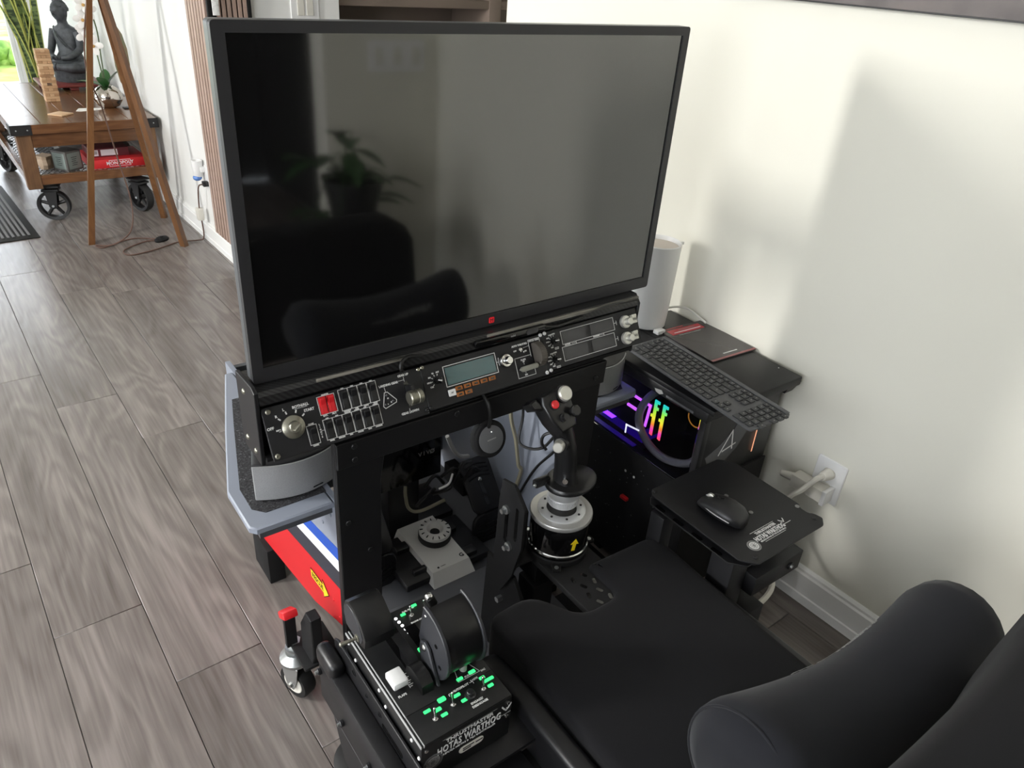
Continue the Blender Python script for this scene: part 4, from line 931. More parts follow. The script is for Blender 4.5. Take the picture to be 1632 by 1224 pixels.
m.line([(0.9330, -0.0560), (0.9330, -0.0630), (0.9060, -0.0660), (0.9060, -0.0790), (0.8600, -0.0790), (0.8600, -0.0360), (0.9020, -0.0360)], 0.0011, ink, PF())
ptxt(m, 'FLAPS', 0.8810, 0.0425, 0.0034); ptxt(m, 'UP', 0.8810, 0.0465, 0.0028); ptxt(m, 'DN', 0.8810, 0.0750, 0.0030); m.line([(0.8810, -0.0490), (0.8810, -0.0525)], 0.0008, ink, PF()); m.line([(0.8810, -0.0690), (0.8810, -0.0720)], 0.0008, ink, PF())
ptxt(m, 'AP', 0.6950, 0.0660, 0.0001); build(m, 'panel_print', app)
m = MB(); m.prism(rrect(0.0165, 0.0135, 0.0015), 0, 0.003, white, PF(0.6960, 0.0660), bev=0.0006); bt_ = build(m, 'push_button', app, label='white push button')
m = MB(); m.text('AP', 0.0035, greyiron, PF(0.6960, 0.0660, 0.0032)); build(m, 'legend', bt_)
names = ['HDG', 'NAV', 'IAS', 'ALT', 'VS', 'APR', 'REV']
spots = [(0.7135 + i * 0.0203, 0.0610) for i in range(5)] + [(0.7135 + i * 0.0203, 0.0735) for i in range(2)]
for (x, v), t_ in zip(spots, names):
    m = MB(); m.prism(rrect(0.0165, 0.0085, 0.001), 0, 0.0026, orange, PF(x, v), bev=0.0005); q = build(m, 'push_button', app, label='amber push button')
    m = MB(); m.prism(rrect(0.0075, 0.0036, 0.0004), 0.0024, 0.0028, gloss, PF(x, v)); build(m, 'legend', q)
m = MB(); m.lathe([(0.0138, 0), (0.0142, 0.001), (0.0142, 0.007), (0.0128, 0.009), (0.0085, 0.0095), (0.0080, 0.020), (0.0070, 0.0215)], chrome, PF(0.8350, 0.0330), n=32); build(m, 'value_knob', app, label='polished stepped metal knob')
def toggle(par, P0, d, mm=chrome, L_=0.013, r=0.0019, nut=0.0048, nm='toggle_switch'):
    """toggle switch: P0 frame at the panel, d lever direction in that frame"""
    m = MB(); m.lathe([(nut, 0), (nut, 0.0018), (nut * 0.85, 0.0022), (nut * 0.62, 0.0024), (nut * 0.6, 0.0045)], mm, P0, n=6 if False else 12)
    d = Vector(d).normalized(); a = P0 @ Vector((0, 0, 0.003)); b = P0 @ (Vector((0, 0, 0.003)) + d * L_)
    m.cyl(a, b, r * 0.8, mm, r * 1.25, n=10); m.ball(b, r * 1.28, mm, u=10, v=8); return build(m, nm, par)
toggle(app, PF(0.8790, 0.0205), (-0.1, -0.45, 1), L_=0.012)
trimk = mat('trim_wheel', '55504a', 0.5)
m = MB(); m.lathe([(0.023, -0.0085), (0.026, -0.0075), (0.026, 0.0075), (0.023, 0.0085)], trimk, PF(0.9175, 0.0385, 0.004) @ RY(90), n=40)
for k in range(20):
    a = PI * (k + 0.5) / 20; c, s = math.cos(a), math.sin(a); m.box((-0.0078, 0.0255, -0.0007), (0.0078, 0.0268, 0.0007), trimk, M=PF(0.9175, 0.0385, 0.004) @ RX(math.degrees(a)), seg=1)
tw_ = build(m, 'trim_wheel', app, label='ribbed brown-grey trim wheel')
m = MB(); m.prism(rrect(0.022, 0.054, 0.002), 0, 0.0005, gloss, PF(0.9175, 0.0385)); build(m, 'wheel_slot', tw_)
flapm = mat('flap_handle', '8a8a80', 0.4)
m = MB(); m.prism([(-0.024, 0.0), (-0.018, -0.006), (0.020, -0.005), (0.024, 0.0), (0.020, 0.0055), (-0.018, 0.005)], 0.010, 0.020, flapm, PF(0.8820, 0.0600), bev=0.002, seg=2); m.box((-0.006, -0.003, 0.0), (0.006, 0.003, 0.011), blackplas, M=PF(0.8820, 0.0600)); build(m, 'flap_lever', app, label='grey wing-shaped flap lever')

# radio panel
rdp = thing('radio_unit', 'rightmost flight panel with four smoked windows and stacked silver knobs', 'instrument panel', (1.06, 1.06, 0.78))
m = MB(); panel_box(m, 0.9420, 1.2265, -0.003, 0.0820); build(m, 'face_plate', rdp)
screw(rdp, 0.9490, 0.0000, white); screw(rdp, 0.9455, 0.0815, white, 0.0042)
m = MB()
for (x0, v0, x1, v1, k) in ((0.9930, 0.0055, 1.1500, 0.0345, 0), (0.9895, 0.0405, 1.1455, 0.0715, 1)):
    frame_(m, x0, v0, x1, v1, 0.0011); vm = (v0 + v1) / 2; m.line([(x1, -vm), (x1 + 0.0085, -vm)], 0.0010, ink, PF()); m.line([(x1 + 0.0085, -vm + 0.0045), (x1 + 0.0085, -vm - 0.0045)], 0.0010, ink, PF())
ptxt(m, 'ACTIVE', 1.0060, 0.0372, 0.0032); m.line([(1.0180, -0.0372), (1.0310, -0.0372)], 0.0008, ink, PF()); m.line([(1.0310, -0.0345), (1.0310, -0.0405)], 0.0010, ink, PF())
ptxt(m, 'STANDBY', 1.0920, 0.0370, 0.0030); m.line([(1.1030, -0.0370), (1.1150, -0.0370)], 0.0008, ink, PF()); m.line([(1.1150, -0.0345), (1.1150, -0.0405)], 0.0010, ink, PF())
for kx, kv in ((0.9700, 0.0210), (0.9645, 0.0615)):
    for i, t_ in enumerate(('COM1', 'COM2', 'NAV1', 'NAV2', 'ADF', 'DME')):
        a = math.radians(80 + i * 33); c, s = math.cos(a), math.sin(a); m.line([(kx + 0.0100 * c, -kv + 0.0100 * s), (kx + 0.0120 * c, -kv + 0.0120 * s)], 0.0013, ink, PF()); ptxt(m, t_, kx + 0.0165 * c, kv - 0.0150 * s, 0.0026, sx=0.85)
    m.prism(rrect(0.0110, 0.0048, 0.001, cx=kx + 0.0050, cy=-kv - 0.0175), 0, 0.0004, ink, PF()); m.text('XPDR', 0.0026, panelblk, PF(kx + 0.0050, kv + 0.0175, 0.0005))
build(m, 'panel_print', rdp)
for (x0, v0, x1, v1) in ((0.9950, 0.0080, 1.0640, 0.0325), (1.0780, 0.0080, 1.1480, 0.0325), (0.9915, 0.0430, 1.0605, 0.0695), (1.0745, 0.0430, 1.1435, 0.0695)):
    m = MB(); m.prism([(x0, -v0), (x1, -v0), (x1, -v1), (x0, -v1)], 0, 0.0007, window7, PF()); build(m, 'display_window', rdp)
small_knob(rdp, 0.9700, 0.0210, 0.0070, rot=85); small_knob(rdp, 0.9645, 0.0615, 0.0070, rot=85)
silv = mat('knob_silver', 'd6d5cc', 0.3, 0.55)
for x, v in ((1.1830, 0.0230), (1.1780, 0.0610)):
    m = MB(); m.lathe([(0.0145, 0), (0.0150, 0.001), (0.0145, 0.008), (0.0120, 0.0095), (0.0085, 0.010), (0.0085, 0.0165), (0.0090, 0.0175), (0.0085, 0.0225), (0.0070, 0.024)], silv, PF(x, v), n=30); build(m, 'tuning_knob', rdp, label='stepped silver tuning knob')
    m = MB(); m.prism(rrect(0.0185, 0.0200, 0.002), 0, 0.006, silv, PF(x + 0.0270, v - 0.0015), bev=0.0008); m.prism(rrect(0.0150, 0.0055, 0.001), 0.006, 0.0085, silv, PF(x + 0.0270, v - 0.0095), bev=0.0004); q = build(m, 'transfer_button', rdp, label='silver transfer button')
    m = MB(); m.line([(-0.006, -0.0025), (0.006, -0.0025), (0.006, 0.0025), (-0.006, 0.0025)], 0.0007, greyiron, PF(x + 0.0270, v - 0.001, 0.0062), closed=True); m.line([(-0.0035, 0), (0.0035, 0)], 0.0016, greyiron, PF(x + 0.0270, v - 0.001, 0.0062)); build(m, 'arrow_print', q)

# eye tracker bar on the hood, with its cable
et = thing('eye_tracker_bar', 'slim glossy black sensor bar clipped on the console hood', 'sensor bar', (0.83, 1.064, 0.872))
m = MB(); m.prism(rrect(0.178, 0.0150, 0.007, cx=0.832, cy=0.8835), 0.002, 0.012, gloss, FXZ(1.0735), bev=0.002, seg=2); bar_ = build(m, 'bar', et)
m = MB(); m.prism(rrect(0.030, 0.0120, 0.005, cx=0.884, cy=0.8835), 0.0121, 0.0128, window7, FXZ(1.0735)); build(m, 'sensor_window', et)
m = MB(); m.text('tobii', 0.0045, dimink, fr((0.835, 1.0612, 0.8845), (1, 0, 0), (0, 0, 1), (0, -1, 0))); build(m, 'logo_print', et)
m = MB(); m.tube([(0.918, 1.066, 0.884), (0.94, 1.064, 0.880), (0.97, 1.068, 0.876), (1.03, 1.070, 0.880)], 0.0035, cable_b, n=6); build(m, 'cable', et)
m = MB(); m.tube([(0.585, 1.068, 0.868), (0.578, 1.062, 0.876), (0.582, 1.066, 0.888), (0.60, 1.072, 0.893), (0.625, 1.068, 0.890)], 0.0035, cable_b, n=6)
build(m, 'cable_loop', label='short black cable loop hooked over the left of the console hood', cat='cable', base=(0.6, 1.068, 0.868))

# ---------------------------------------------------------------- curved desktop speakers on the wing shelves
def speaker(name, x0, x1, yl, yr, label, mirror=False):
    SH0, SH1 = WZ + 0.0025, WZ + 0.087
    t = thing(name, label, 'speaker', ((x0 + x1) / 2, yl + 0.05, SH0), group='curved speakers on the wing shelves')
    arc = []
    for i in range(13):
        u = i / 12; arc.append((x0 + (x1 - x0) * u, yl + (yr - yl) * u - 0.030 * 4 * u * (1 - u)))
    back = [(x1 - 0.035, yr + 0.10), (x0 + 0.035, yl + 0.10)]
    m = MB(); m.prism(arc + back, SH0, SH1, blackplas, bev=0.002); build(m, 'cabinet', t, angle=45)
    m = MB(); arc = [(a, b - 0.001) for a, b in arc]; inner = [(a, b + 0.0015) for a, b in arc]; outer = [(a, b - 0.0025) for a, b in arc]
    m.prism(outer + inner[::-1], SH0 + 0.003, SH1 - 0.0035, grille); build(m, 'front_grille', t, angle=45, label='perforated silver grille')
    i0 = 7; p, q = arc[i0], arc[i0 + 1]; c = ((p[0] + q[0]) / 2, (p[1] + q[1]) / 2 - 0.003); d = Vector((q[0] - p[0], q[1] - p[1], 0)).normalized()
    m = MB(); m.prism([(-0.011, -0.0012), (0.011, -0.0012), (0.011, 0.0012), (-0.011, 0.0012)], 0, 0.0006, gloss, fr((c[0], c[1], SH0 + 0.010), d, (0, 0, 1), d.cross(Vector((0, 0, 1))))); build(m, 'badge', t)
nt_, N_, L_n, b_ = nodes(grille)
tc = N_.new('ShaderNodeTexCoord'); vo = N_.new('ShaderNodeTexVoronoi'); vo.inputs['Scale'].default_value = 900; vo.inputs['Randomness'].default_value = 1.0
L_n.new(tc.outputs['Object'], vo.inputs['Vector']); r_ = ramp(nt_, [(0.1, '808183'), (0.4, 'a9aaab')]); L_n.new(vo.outputs['Distance'], r_.inputs[0]); L_n.new(r_.outputs[0], b_.inputs['Base Color'])
speaker('desktop_speaker', 0.318, 0.505, 1.171, 1.178, 'silver-fronted curved speaker under the key switch end of the console')
speaker('desktop_speaker', 1.135, 1.288, 1.150, 1.165, 'dark curved speaker under the silver knob end of the console, by the keyboard')

# round puck controller hanging under the console
pk = thing('volume_puck', 'round black puck with a grey face hanging under the console by its cable', 'controller', (0.777, 1.055, 0.63))
PM = fr((0.777, 1.056, 0.659), (1, 0, 0), (0, 0.35, 0.937), (0, -0.937, 0.35))
m = MB(); m.lathe([(0.038, -0.002), (0.041, 0.002), (0.041, 0.016), (0.037, 0.020), (0.0335, 0.0205)], matte, PM, n=40); build(m, 'body', pk)
facem = mat('puck_face', '5d5e60', 0.5)
m = MB(); m.lathe([(0.030, 0.0205), (0.030, 0.0225), (0.027, 0.0232)], facem, PM @ T(0, 0, 0), n=40); fc_ = build(m, 'face', pk, label='grey round face')
m = MB(); m.lathe([(0.0014, 0.0233), (0.0014, 0.0238)], glow_white, PM @ T(0.002, 0.016, 0), n=10); m.prism([(-0.011, -0.0014), (0.011, -0.0014), (0.011, 0.0014), (-0.011, 0.0014)], 0.0233, 0.0236, dimink, PM @ RZ(4)); build(m, 'led_and_mark', fc_)
m = MB(); m.tube([(0.775, 1.045, 0.692), (0.774, 1.040, 0.715), (0.772, 1.045, 0.745), (0.772, 1.07, 0.765)], 0.004, cable_b, n=8); build(m, 'cable', pk)
# ================================================================ THROTTLE
TX0_, TX1_, TY0_, TY1_, TTZ = 0.375, 0.556, 0.632, 0.908, 0.450
tq = thing('throttle_quadrant', 'black backlit throttle quadrant with green labels and two throttle handles', 'throttle', (0.465, 0.77, 0.345))
m = MB(); m.box((TX0_, TY0_, 0.345), (TX1_, TY1_, TTZ - 0.003), throttleblk, 0.003); build(m, 'case', tq)
m = MB(); m.box((TX0_ + 0.002, 0.695, TTZ - 0.003), (TX1_ - 0.002, TY1_ - 0.001, TTZ), throttleblk, 0.001); build(m, 'top_plate', tq)
m = MB(); m.box((TX0_ + 0.002, TY0_ + 0.001, TTZ - 0.003), (TX1_ - 0.002, 0.694, TTZ + 0.001), throttleblk, 0.001); build(m, 'lower_plate', tq)
for x in (TX0_ - 0.001, TX0_ + 0.0045):
    m = MB(); m.box((x, TY0_, TTZ - 0.004), (x + 0.002, TY1_, TTZ + 0.0012), alu, 0.0004); build(m, 'edge_strip', tq)
for x in (TX0_ + 0.009, TX1_ - 0.009):
    for z in (0.436, 0.40):
        m = MB(); m.cyl((x, TY0_ + 0.001, z), (x, TY0_ - 0.0025, z), 0.0038, chrome, n=12, bev=0.001); build(m, 'screw', tq)
for y in (0.895, 0.868, 0.775, 0.752, 0.662, 0.638):
    m = MB(); m.cyl((TX0_ + 0.001, y, 0.435 - (0.018 if y in (0.868, 0.752, 0.638) else 0)), (TX0_ - 0.0025, y, 0.435 - (0.018 if y in (0.868, 0.752, 0.638) else 0)), 0.0034, white, n=10, bev=0.001); build(m, 'screw', tq)
def TP(x, y, h=0.0): return T(x, y, TTZ + h)
toggle(tq, TP(0.420, 0.664, 0.001), (0.15, 0.5, 1), L_=0.016); toggle(tq, TP(0.459, 0.671, 0.001), (0.05, 0.25, 1), L_=0.022, r=0.0022); toggle(tq, TP(0.519, 0.669, 0.001), (0.05, 0.2, 1), L_=0.022, r=0.0022)
toggle(tq, TP(0.497, 0.880), (0.05, 0.4, 1), L_=0.016); toggle(tq, TP(0.527, 0.880), (0.0, 0.3, 1), L_=0.016); toggle(tq, TP(0.512, 0.830), (0.0, -0.2, 1), L_=0.018)
m = MB(); m.lathe([(0.010, 0), (0.010, 0.004), (0.007, 0.005), (0.0065, 0.011), (0.0055, 0.012)], blackplas, TP(0.493, 0.670, 0.001), n=20); build(m, 'engage_button', tq)
m = MB(); m.lathe([(0.0068, 0.0), (0.0068, 0.013), (0.0055, 0.015)], silverplas, TP(0.512, 0.722), n=18); m.lathe([(0.009, 0), (0.009, 0.002)], blackplas, TP(0.512, 0.722), n=18); build(m, 'round_button', tq, label='grey round push button')
m = MB(); m.box((0.536, 0.726, TTZ), (0.551, 0.748, TTZ + 0.012), silverplas, 0.002); build(m, 'slew_switch', tq)
m = MB(); m.cyl((0.397, 0.752, TTZ), (0.397, 0.752, TTZ + 0.013), 0.0055, chrome, n=14); m.box((0.384, 0.738, TTZ + 0.013), (0.412, 0.772, TTZ + 0.028), white, 0.003); build(m, 'flaps_switch', tq, label='white block flaps switch')
# green backlit labels
def glow(x, y, w, h, rot=0, n=1):
    m = MB(); m.prism(rrect(w, h, h * 0.25), 0.0, 0.0008, glow_green, TP(x, y, 0.001) @ RZ(rot)); build(m, 'backlit_label', tq, label='glowing green label')
for g_ in ((0.416, 0.684, 0.013, 0.006), (0.432, 0.677, 0.014, 0.007), (0.437, 0.663, 0.012, 0.006), (0.448, 0.690, 0.015, 0.009), (0.474, 0.683, 0.013, 0.006), (0.480, 0.668, 0.012, 0.006), (0.530, 0.689, 0.011, 0.006), (0.538, 0.680, 0.020, 0.006), (0.534, 0.668, 0.011, 0.006), (0.496, 0.708, 0.012, 0.006), (0.522, 0.709, 0.013, 0.007), (0.512, 0.898, 0.012, 0.006), (0.484, 0.889, 0.010, 0.006), (0.470, 0.800, 0.008, 0.010)): glow(*g_)
m = MB()
for i in range(5): m.lathe([(0.0032, 0), (0.0032, 0.0008)], glow_white, TP(0.468 + i * 0.0012, 0.888 - i * 0.0105), n=12)
build(m, 'status_lamps', tq, label='row of five white lamps')
m = MB()
def tt(s, x, y, h, rot=0, mm=ink): m.text(s, h, mm, TP(x, y, 0.0012) @ RZ(rot), bold=0.00015)
tt('AUTOPILOT', 0.488, 0.692, 0.0040); tt('ENGAGE/', 0.497, 0.655, 0.0040); tt('DISENGAGE', 0.499, 0.648, 0.0040); tt('LASTE', 0.517, 0.694, 0.0036); tt('EAC', 0.541, 0.702, 0.0034)
tt('FLAPS', 0.397, 0.733, 0.0042); tt('EMER', 0.512, 0.8985, 0.0001); tt('FUEL FLOW', 0.498, 0.894, 0.0034); tt('ENGINE OVERRIDE', 0.505, 0.862, 0.0030); tt('SILENCE', 0.513, 0.7065, 0.0030)
m.line([(0.463, 0.688), (0.463, 0.692), (0.470, 0.692)], 0.0008, ink, TP(0, 0, 0.0011)); m.line([(0.506, 0.692), (0.512, 0.692), (0.512, 0.688)], 0.0008, ink, TP(0, 0, 0.0011))
m.line([(0.491, 0.7035), (0.499, 0.732), (0.525, 0.732), (0.535, 0.7035)], 0.0008, ink, TP(0, 0, 0.0004), closed=True)
for i in range(9): m.line([(0.418, 0.742 + i * 0.004), (0.421 + (0.003 if i % 2 else 0), 0.742 + i * 0.004)], 0.0012, ink, TP(0, 0, 0.0004))
m.line([(0.416, 0.740), (0.416, 0.776)], 0.0009, ink, TP(0, 0, 0.0004)); build(m, 'panel_print', tq)
# lettering plate on the front
FM = fr((0.465, TY0_ - 0.0003, 0.40), (1, 0, 0), (0, 0, 1), (0, -1, 0))
m = MB(); m.text('THRUSTMASTER', 0.0085, ink, FM @ T(0.004, 0.030, 0), sx=1.05, bold=0.0002); m.text('HOTAS WARTHOG', 0.0165, ink, FM @ T(0.004, 0.0125, 0), sx=0.58, bold=0.0005, space=1.08); m.text('REPLICA HOTAS & TQS CONTROLLER', 0.0044, ink, FM @ T(0.004, -0.001, 0), sx=0.98)
m.line([(-0.050, 0.0375), (0.058, 0.0375)], 0.0006, dimink, FM)
def seal(mb, M, r, mm, mm2):
    mb.lathe([(r * 0.82, 0), (r, 0), (r, 0.0004), (r * 0.82, 0.0004)], mm2, M, n=30, cap=False); mb.lathe([(0, 0.0002), (r * 0.72, 0.0002), (r * 0.72, 0.0004), (0, 0.0004)], mm, M, n=26, cap=False)
    for k in range(10):
        a = PI + PI * k / 9 if k < 0 else 2 * PI * k / 10; mb.ball((r * 0.45 * math.cos(a), r * 0.45 * math.sin(a), 0.0005), (r * 0.12, r * 0.08, 0.0002), mm2, M=M, u=6, v=4)
    mb.ball((0, 0, 0.0005), (r * 0.25, r * 0.3, 0.0003), mm2, M=M, u=8, v=6)
seal(m, FM @ T(-0.068, -0.004, 0), 0.0190, dimink, facem)
def wings(mb, M, s, mm):
    mb.prism([(0, -0.35 * s), (-0.12 * s, -0.1 * s), (-0.55 * s, 0.55 * s), (-0.62 * s, 0.35 * s), (-0.3 * s, -0.18 * s)], 0, 0.0004, mm, M); mb.prism([(0, -0.35 * s), (0.12 * s, -0.1 * s), (0.55 * s, 0.55 * s), (0.62 * s, 0.35 * s), (0.3 * s, -0.18 * s)][::-1], 0, 0.0004, mm, M)
    mb.prism([(-0.13 * s, -0.42 * s), (0.13 * s, -0.42 * s), (0, -0.22 * s)], 0, 0.0004, mm, M); mb.ball((0, -0.02 * s, 0.0002), (0.08 * s, 0.08 * s, 0.0003), mm, M=M, u=8, v=4)
wings(m, FM @ T(0.079, 0.025, 0), 0.017, ink); m.line([(0.066, 0.010), (0.088, 0.010)], 0.0014, dimink, FM)
build(m, 'front_print', tq)
m = MB(); m.prism(rrect(0.050, 0.016, 0.008), 0, 0.0006, offwhite, FM @ T(0.008, -0.019, 0))
m.text('MADE FOR FLIGHT', 0.0036, greyiron, FM @ T(0.012, -0.0165, 0.0007), sx=0.9) if False else None
for (a, b, c) in ((-0.004, 0.016, -0.0165), (-0.004, 0.010, -0.0215), (0.022, 0.034, -0.0185)): m.line([(a, c), (b, c)], 0.0026, greyiron, FM @ T(-0.004, 0, 0.0006))
build(m, 'badge_sticker', tq, label='pale rounded badge sticker')
# slots, base fairings and handles
m = MB(); m.box((0.428, 0.735, TTZ), (0.452, 0.880, TTZ + 0.001), gloss); m.box((0.470, 0.735, TTZ), (0.492, 0.860, TTZ + 0.001), gloss); build(m, 'handle_slots', tq)
hm = mat('handle_black', '151516', 0.3); hg = mat('handle_side', '2e2f33', 0.45)
lh = MB(); lprof = [(0.893, 0.500), (0.903, 0.545), (0.893, 0.572), (0.873, 0.585), (0.848, 0.583), (0.815, 0.563), (0.795, 0.535), (0.800, 0.505), (0.835, 0.490), (0.842, 0.498)]
sc_ = lambda P, k: [(0.852 + (y - 0.848) * k, 0.528 + (z - 0.538) * k) for y, z in P]
lh.prism(sc_(lprof, 0.80), 0.368, 0.426, hm, FYZ(), bev=0.003, seg=2); l1 = build(lh, 'throttle_handle', tq, angle=30)
m = MB(); m.prism(sc_([(0.889, 0.512), (0.897, 0.545), (0.888, 0.567), (0.872, 0.578), (0.850, 0.576), (0.822, 0.558), (0.806, 0.533), (0.812, 0.512), (0.84, 0.502)], 0.80), 0.3668, 0.3685, hg, FYZ(), bev=0.001); build(m, 'end_plate', l1)
m = MB(); m.loft([[(0.418, 0.845, 0.505), (0.436, 0.845, 0.505), (0.436, 0.815, 0.505), (0.418, 0.815, 0.505)], [(0.432, 0.81, 0.472), (0.450, 0.81, 0.472), (0.450, 0.78, 0.472), (0.432, 0.78, 0.472)], [(0.432, 0.80, 0.448), (0.450, 0.80, 0.448), (0.450, 0.74, 0.448), (0.432, 0.74, 0.448)]], hm) ; build(m, 'handle_arm', tq)
toggle(l1, fr((0.3668, 0.838, 0.510), (0, 1, 0), (0, 0, 1), (-1, 0, 0)), (0.15, -0.1, 1), mm=nickel, L_=0.026, r=0.0032, nut=0.0075)
rp = [(0.772 + 0.072 * math.cos(math.radians(a)), 0.510 + 0.069 * math.sin(math.radians(a))) for a in range(88, 250, 12)] + [(0.77, 0.453), (0.790, 0.50)]
m = MB(); m.prism(rp, 0.470, 0.538, hm, FYZ(), bev=0.002, seg=2); r1 = build(m, 'throttle_handle', tq, angle=30)
rq = [(0.772 + 0.076 * math.cos(math.radians(a)), 0.510 + 0.073 * math.sin(math.radians(a))) for a in range(84, 250, 13)] + [(0.772, 0.4515), (0.794, 0.50)]
m = MB(); m.prism(rq, 0.463, 0.4705, hg, FYZ(), bev=0.0015); q = build(m, 'side_cheek', r1, angle=30)
for y, z in ((0.735, 0.528), (0.722, 0.488)):
    m = MB(); m.cyl((0.4635, y, z), (0.4622, y, z), 0.0045, gloss, n=14); build(m, 'hole', r1)
m = MB(); m.prism(rq, 0.5375, 0.544, hg, FYZ(), bev=0.0015); build(m, 'side_cheek', r1, angle=30)
m = MB(); m.cyl((0.544, 0.770, 0.540), (0.560, 0.770, 0.540), 0.013, hm, 0.011, bev=0.002); build(m, 'thumb_hat', r1)
m = MB(); m.cyl((0.49, 0.790, 0.565), (0.485, 0.795, 0.578), 0.008, hm); m.ball((0.484, 0.796, 0.580), 0.008, chrome); build(m, 'ball_switch', r1, label='chrome ball switch')
m = MB(); m.ball((0.464, 0.772, 0.566), (0.003, 0.004, 0.004), chrome, u=8, v=6); build(m, 'screw', r1)
m = MB(); m.prism([(0.715, 0.4505), (0.765, 0.4505), (0.780, 0.485), (0.777, 0.508), (0.762, 0.516), (0.748, 0.508), (0.730, 0.475)], 0.455, 0.4625, hg, FYZ(), bev=0.002); q = build(m, 'handle_arm', tq, angle=30)
m = MB(); m.ball((0.4545, 0.762, 0.504), (0.003, 0.007, 0.007), chrome, u=10, v=8); build(m, 'pivot_bolt', q)
m = MB(); m.loft([[(x_, 0.745 + a * 0.030, TTZ + b * 0.028) for a, b in ((-1, 0), (-0.9, 0.6), (-0.5, 0.95), (0, 1), (0.5, 0.95), (0.9, 0.6), (1, 0))] for x_ in (0.426, 0.448)], hm); build(m, 'friction_hub', tq)

# mounting bracket with the side rail under the throttle
tm = thing('throttle_mount', 'black perforated steel side bracket carrying the throttle', 'bracket', (0.36, 0.76, 0.0))
m = MB(); m.prism([(0.598, 0.335), (0.935, 0.335), (0.945, 0.355), (0.945, 0.405), (0.93, 0.414), (0.598, 0.414)], 0.3665, 0.3715, black, FYZ(), bev=0.001); mp_ = build(m, 'upper_plate', tm)
m = MB(); m.box((0.356, 0.598, 0.335), (0.60, 0.93, 0.3435), black, 0.001); build(m, 'tray_plate', tm)
for y, z, r in ((0.905, 0.385, 0.007), (0.86, 0.405, 0.0075), (0.81, 0.395, 0.005), (0.76, 0.40, 0.006), (0.64, 0.385, 0.005)):
    m = MB(); m.lathe([(r * 0.7, 0.0), (r, 0.0), (r, 0.0012), (r * 0.7, 0.0012)], blackplas, fr((0.3665, y, z - 0.008), (0, 1, 0), (0, 0, 1), (-1, 0, 0)), n=14, cap=False); build(m, 'hole_rim', mp_)
m = MB(); m.prism([(y, z) for y, z in rrect(0.075, 0.014, 0.007, cx=0.715, cy=0.375)], 0, 0.0006, gloss, fr((0.3665, 0, 0), (0, 1, 0), (0, 0, 1), (-1, 0, 0)) ); build(m, 'slot', mp_)
m = MB(); m.box((0.335, 0.665, 0.255), (0.366, 0.955, 0.365), black, 0.004); rl = build(m, 'side_rail', tm)
m = MB(); m.loft([[(0.318 + a * 0.024, 0.93 + b * 0.05 * k, z) for a, b in circ(1, 14)] for z, k in ((0.365, 1.0), (0.392, 1.0), (0.408, 0.8), (0.414, 0.4))], gloss); build(m, 'end_cap', tm, label='glossy rounded cap') if False else m.bm.free()
m = MB(); m.box((0.334, 0.890, 0.345), (0.366, 0.968, 0.392), pu, 0.014, seg=4); build(m, 'end_cap', tm, label='glossy rounded end cap')
for y, z in ((0.945, 0.335), (0.85, 0.29), (0.74, 0.30)):
    m = MB(); m.cyl((0.336, y, z), (0.327, y, z), 0.007, blackplas, n=12, bev=0.002); m.cyl((0.327, y, z), (0.323, y, z), 0.0035, zinc, n=8); build(m, 'bolt', rl)
m = MB(); m.prism([(0.67, 0.255), (0.90, 0.255), (0.86, 0.16), (0.75, 0.13), (0.70, 0.15)], 0.336, 0.350, black, FYZ(), bev=0.002); build(m, 'lower_plate', tm)
m = MB(); m.box((0.36, 0.74, 0.03), (0.42, 0.80, 0.335), black, 0.003); build(m, 'post', tm)
m = MB(); m.lathe([(0.055, 0.0), (0.062, 0.004), (0.062, 0.022), (0.05, 0.03)], rubber, T(0.405, 0.93, 0.0), n=28); m.cyl((0.405, 0.93, 0.03), (0.405, 0.86, 0.16), 0.018, blackplas); build(m, 'foot', tm)
m = MB(); m.box((0.36, 0.56, 0.25), (0.86, 0.62, 0.29), black, 0.004); build(m, 'cross_bar', tm)
m = MB(); m.box((0.46, 0.50, 0.285), (0.575, 0.63, 0.30), black, 0.003); build(m, 'side_tray', tm)

# ---------------------------------------------------------------- caster with its red brake lever
cs = thing('caster_wheel', 'chrome swivel caster with a red brake lever beside the red stripe', 'caster', (0.363, 1.185, 0))
CM_ = T(0.363, 1.18, 0.0) @ RZ(20)
m = MB(); m.lathe([(0.030, -0.016), (0.041, -0.017), (0.044, -0.012), (0.044, 0.012), (0.041, 0.017), (0.030, 0.016)], rubber, CM_ @ T(0, 0, 0.0442) @ RY(90), n=32); w_ = build(m, 'wheel', cs)
m = MB(); m.lathe([(0.0, -0.0175), (0.028, -0.0175), (0.030, -0.015), (0.030, 0.015), (0.028, 0.0175), (0.0, 0.0175)], offwhite, CM_ @ T(0, 0, 0.0442) @ RY(90), n=28, cap=False); build(m, 'hub', w_, label='white wheel hub')
m = MB()
for s in (-1, 1): m.prism([(-0.030, 0.115), (0.026, 0.115), (0.020, 0.075), (0.010, 0.035), (-0.010, 0.035), (-0.024, 0.075)], s * 0.0225 - 0.0015, s * 0.0225 + 0.0015, zinc, CM_ @ FYZ(), bev=0.0005)
m.lathe([(0.034, 0.113), (0.036, 0.116), (0.036, 0.124), (0.028, 0.132), (0.022, 0.140), (0.0, 0.142)], zinc, CM_, n=28); m.cyl(CM_ @ Vector((-0.028, 0, 0.044)), CM_ @ Vector((0.028, 0, 0.044)), 0.0065, chrome, n=6); m.tube([CM_ @ Vector(p) for p in ((0.03, 0.02, 0.128), (0.01, -0.05, 0.140), (0.06, -0.045, 0.15))], 0.004, zinc, n=6); build(m, 'fork', cs)
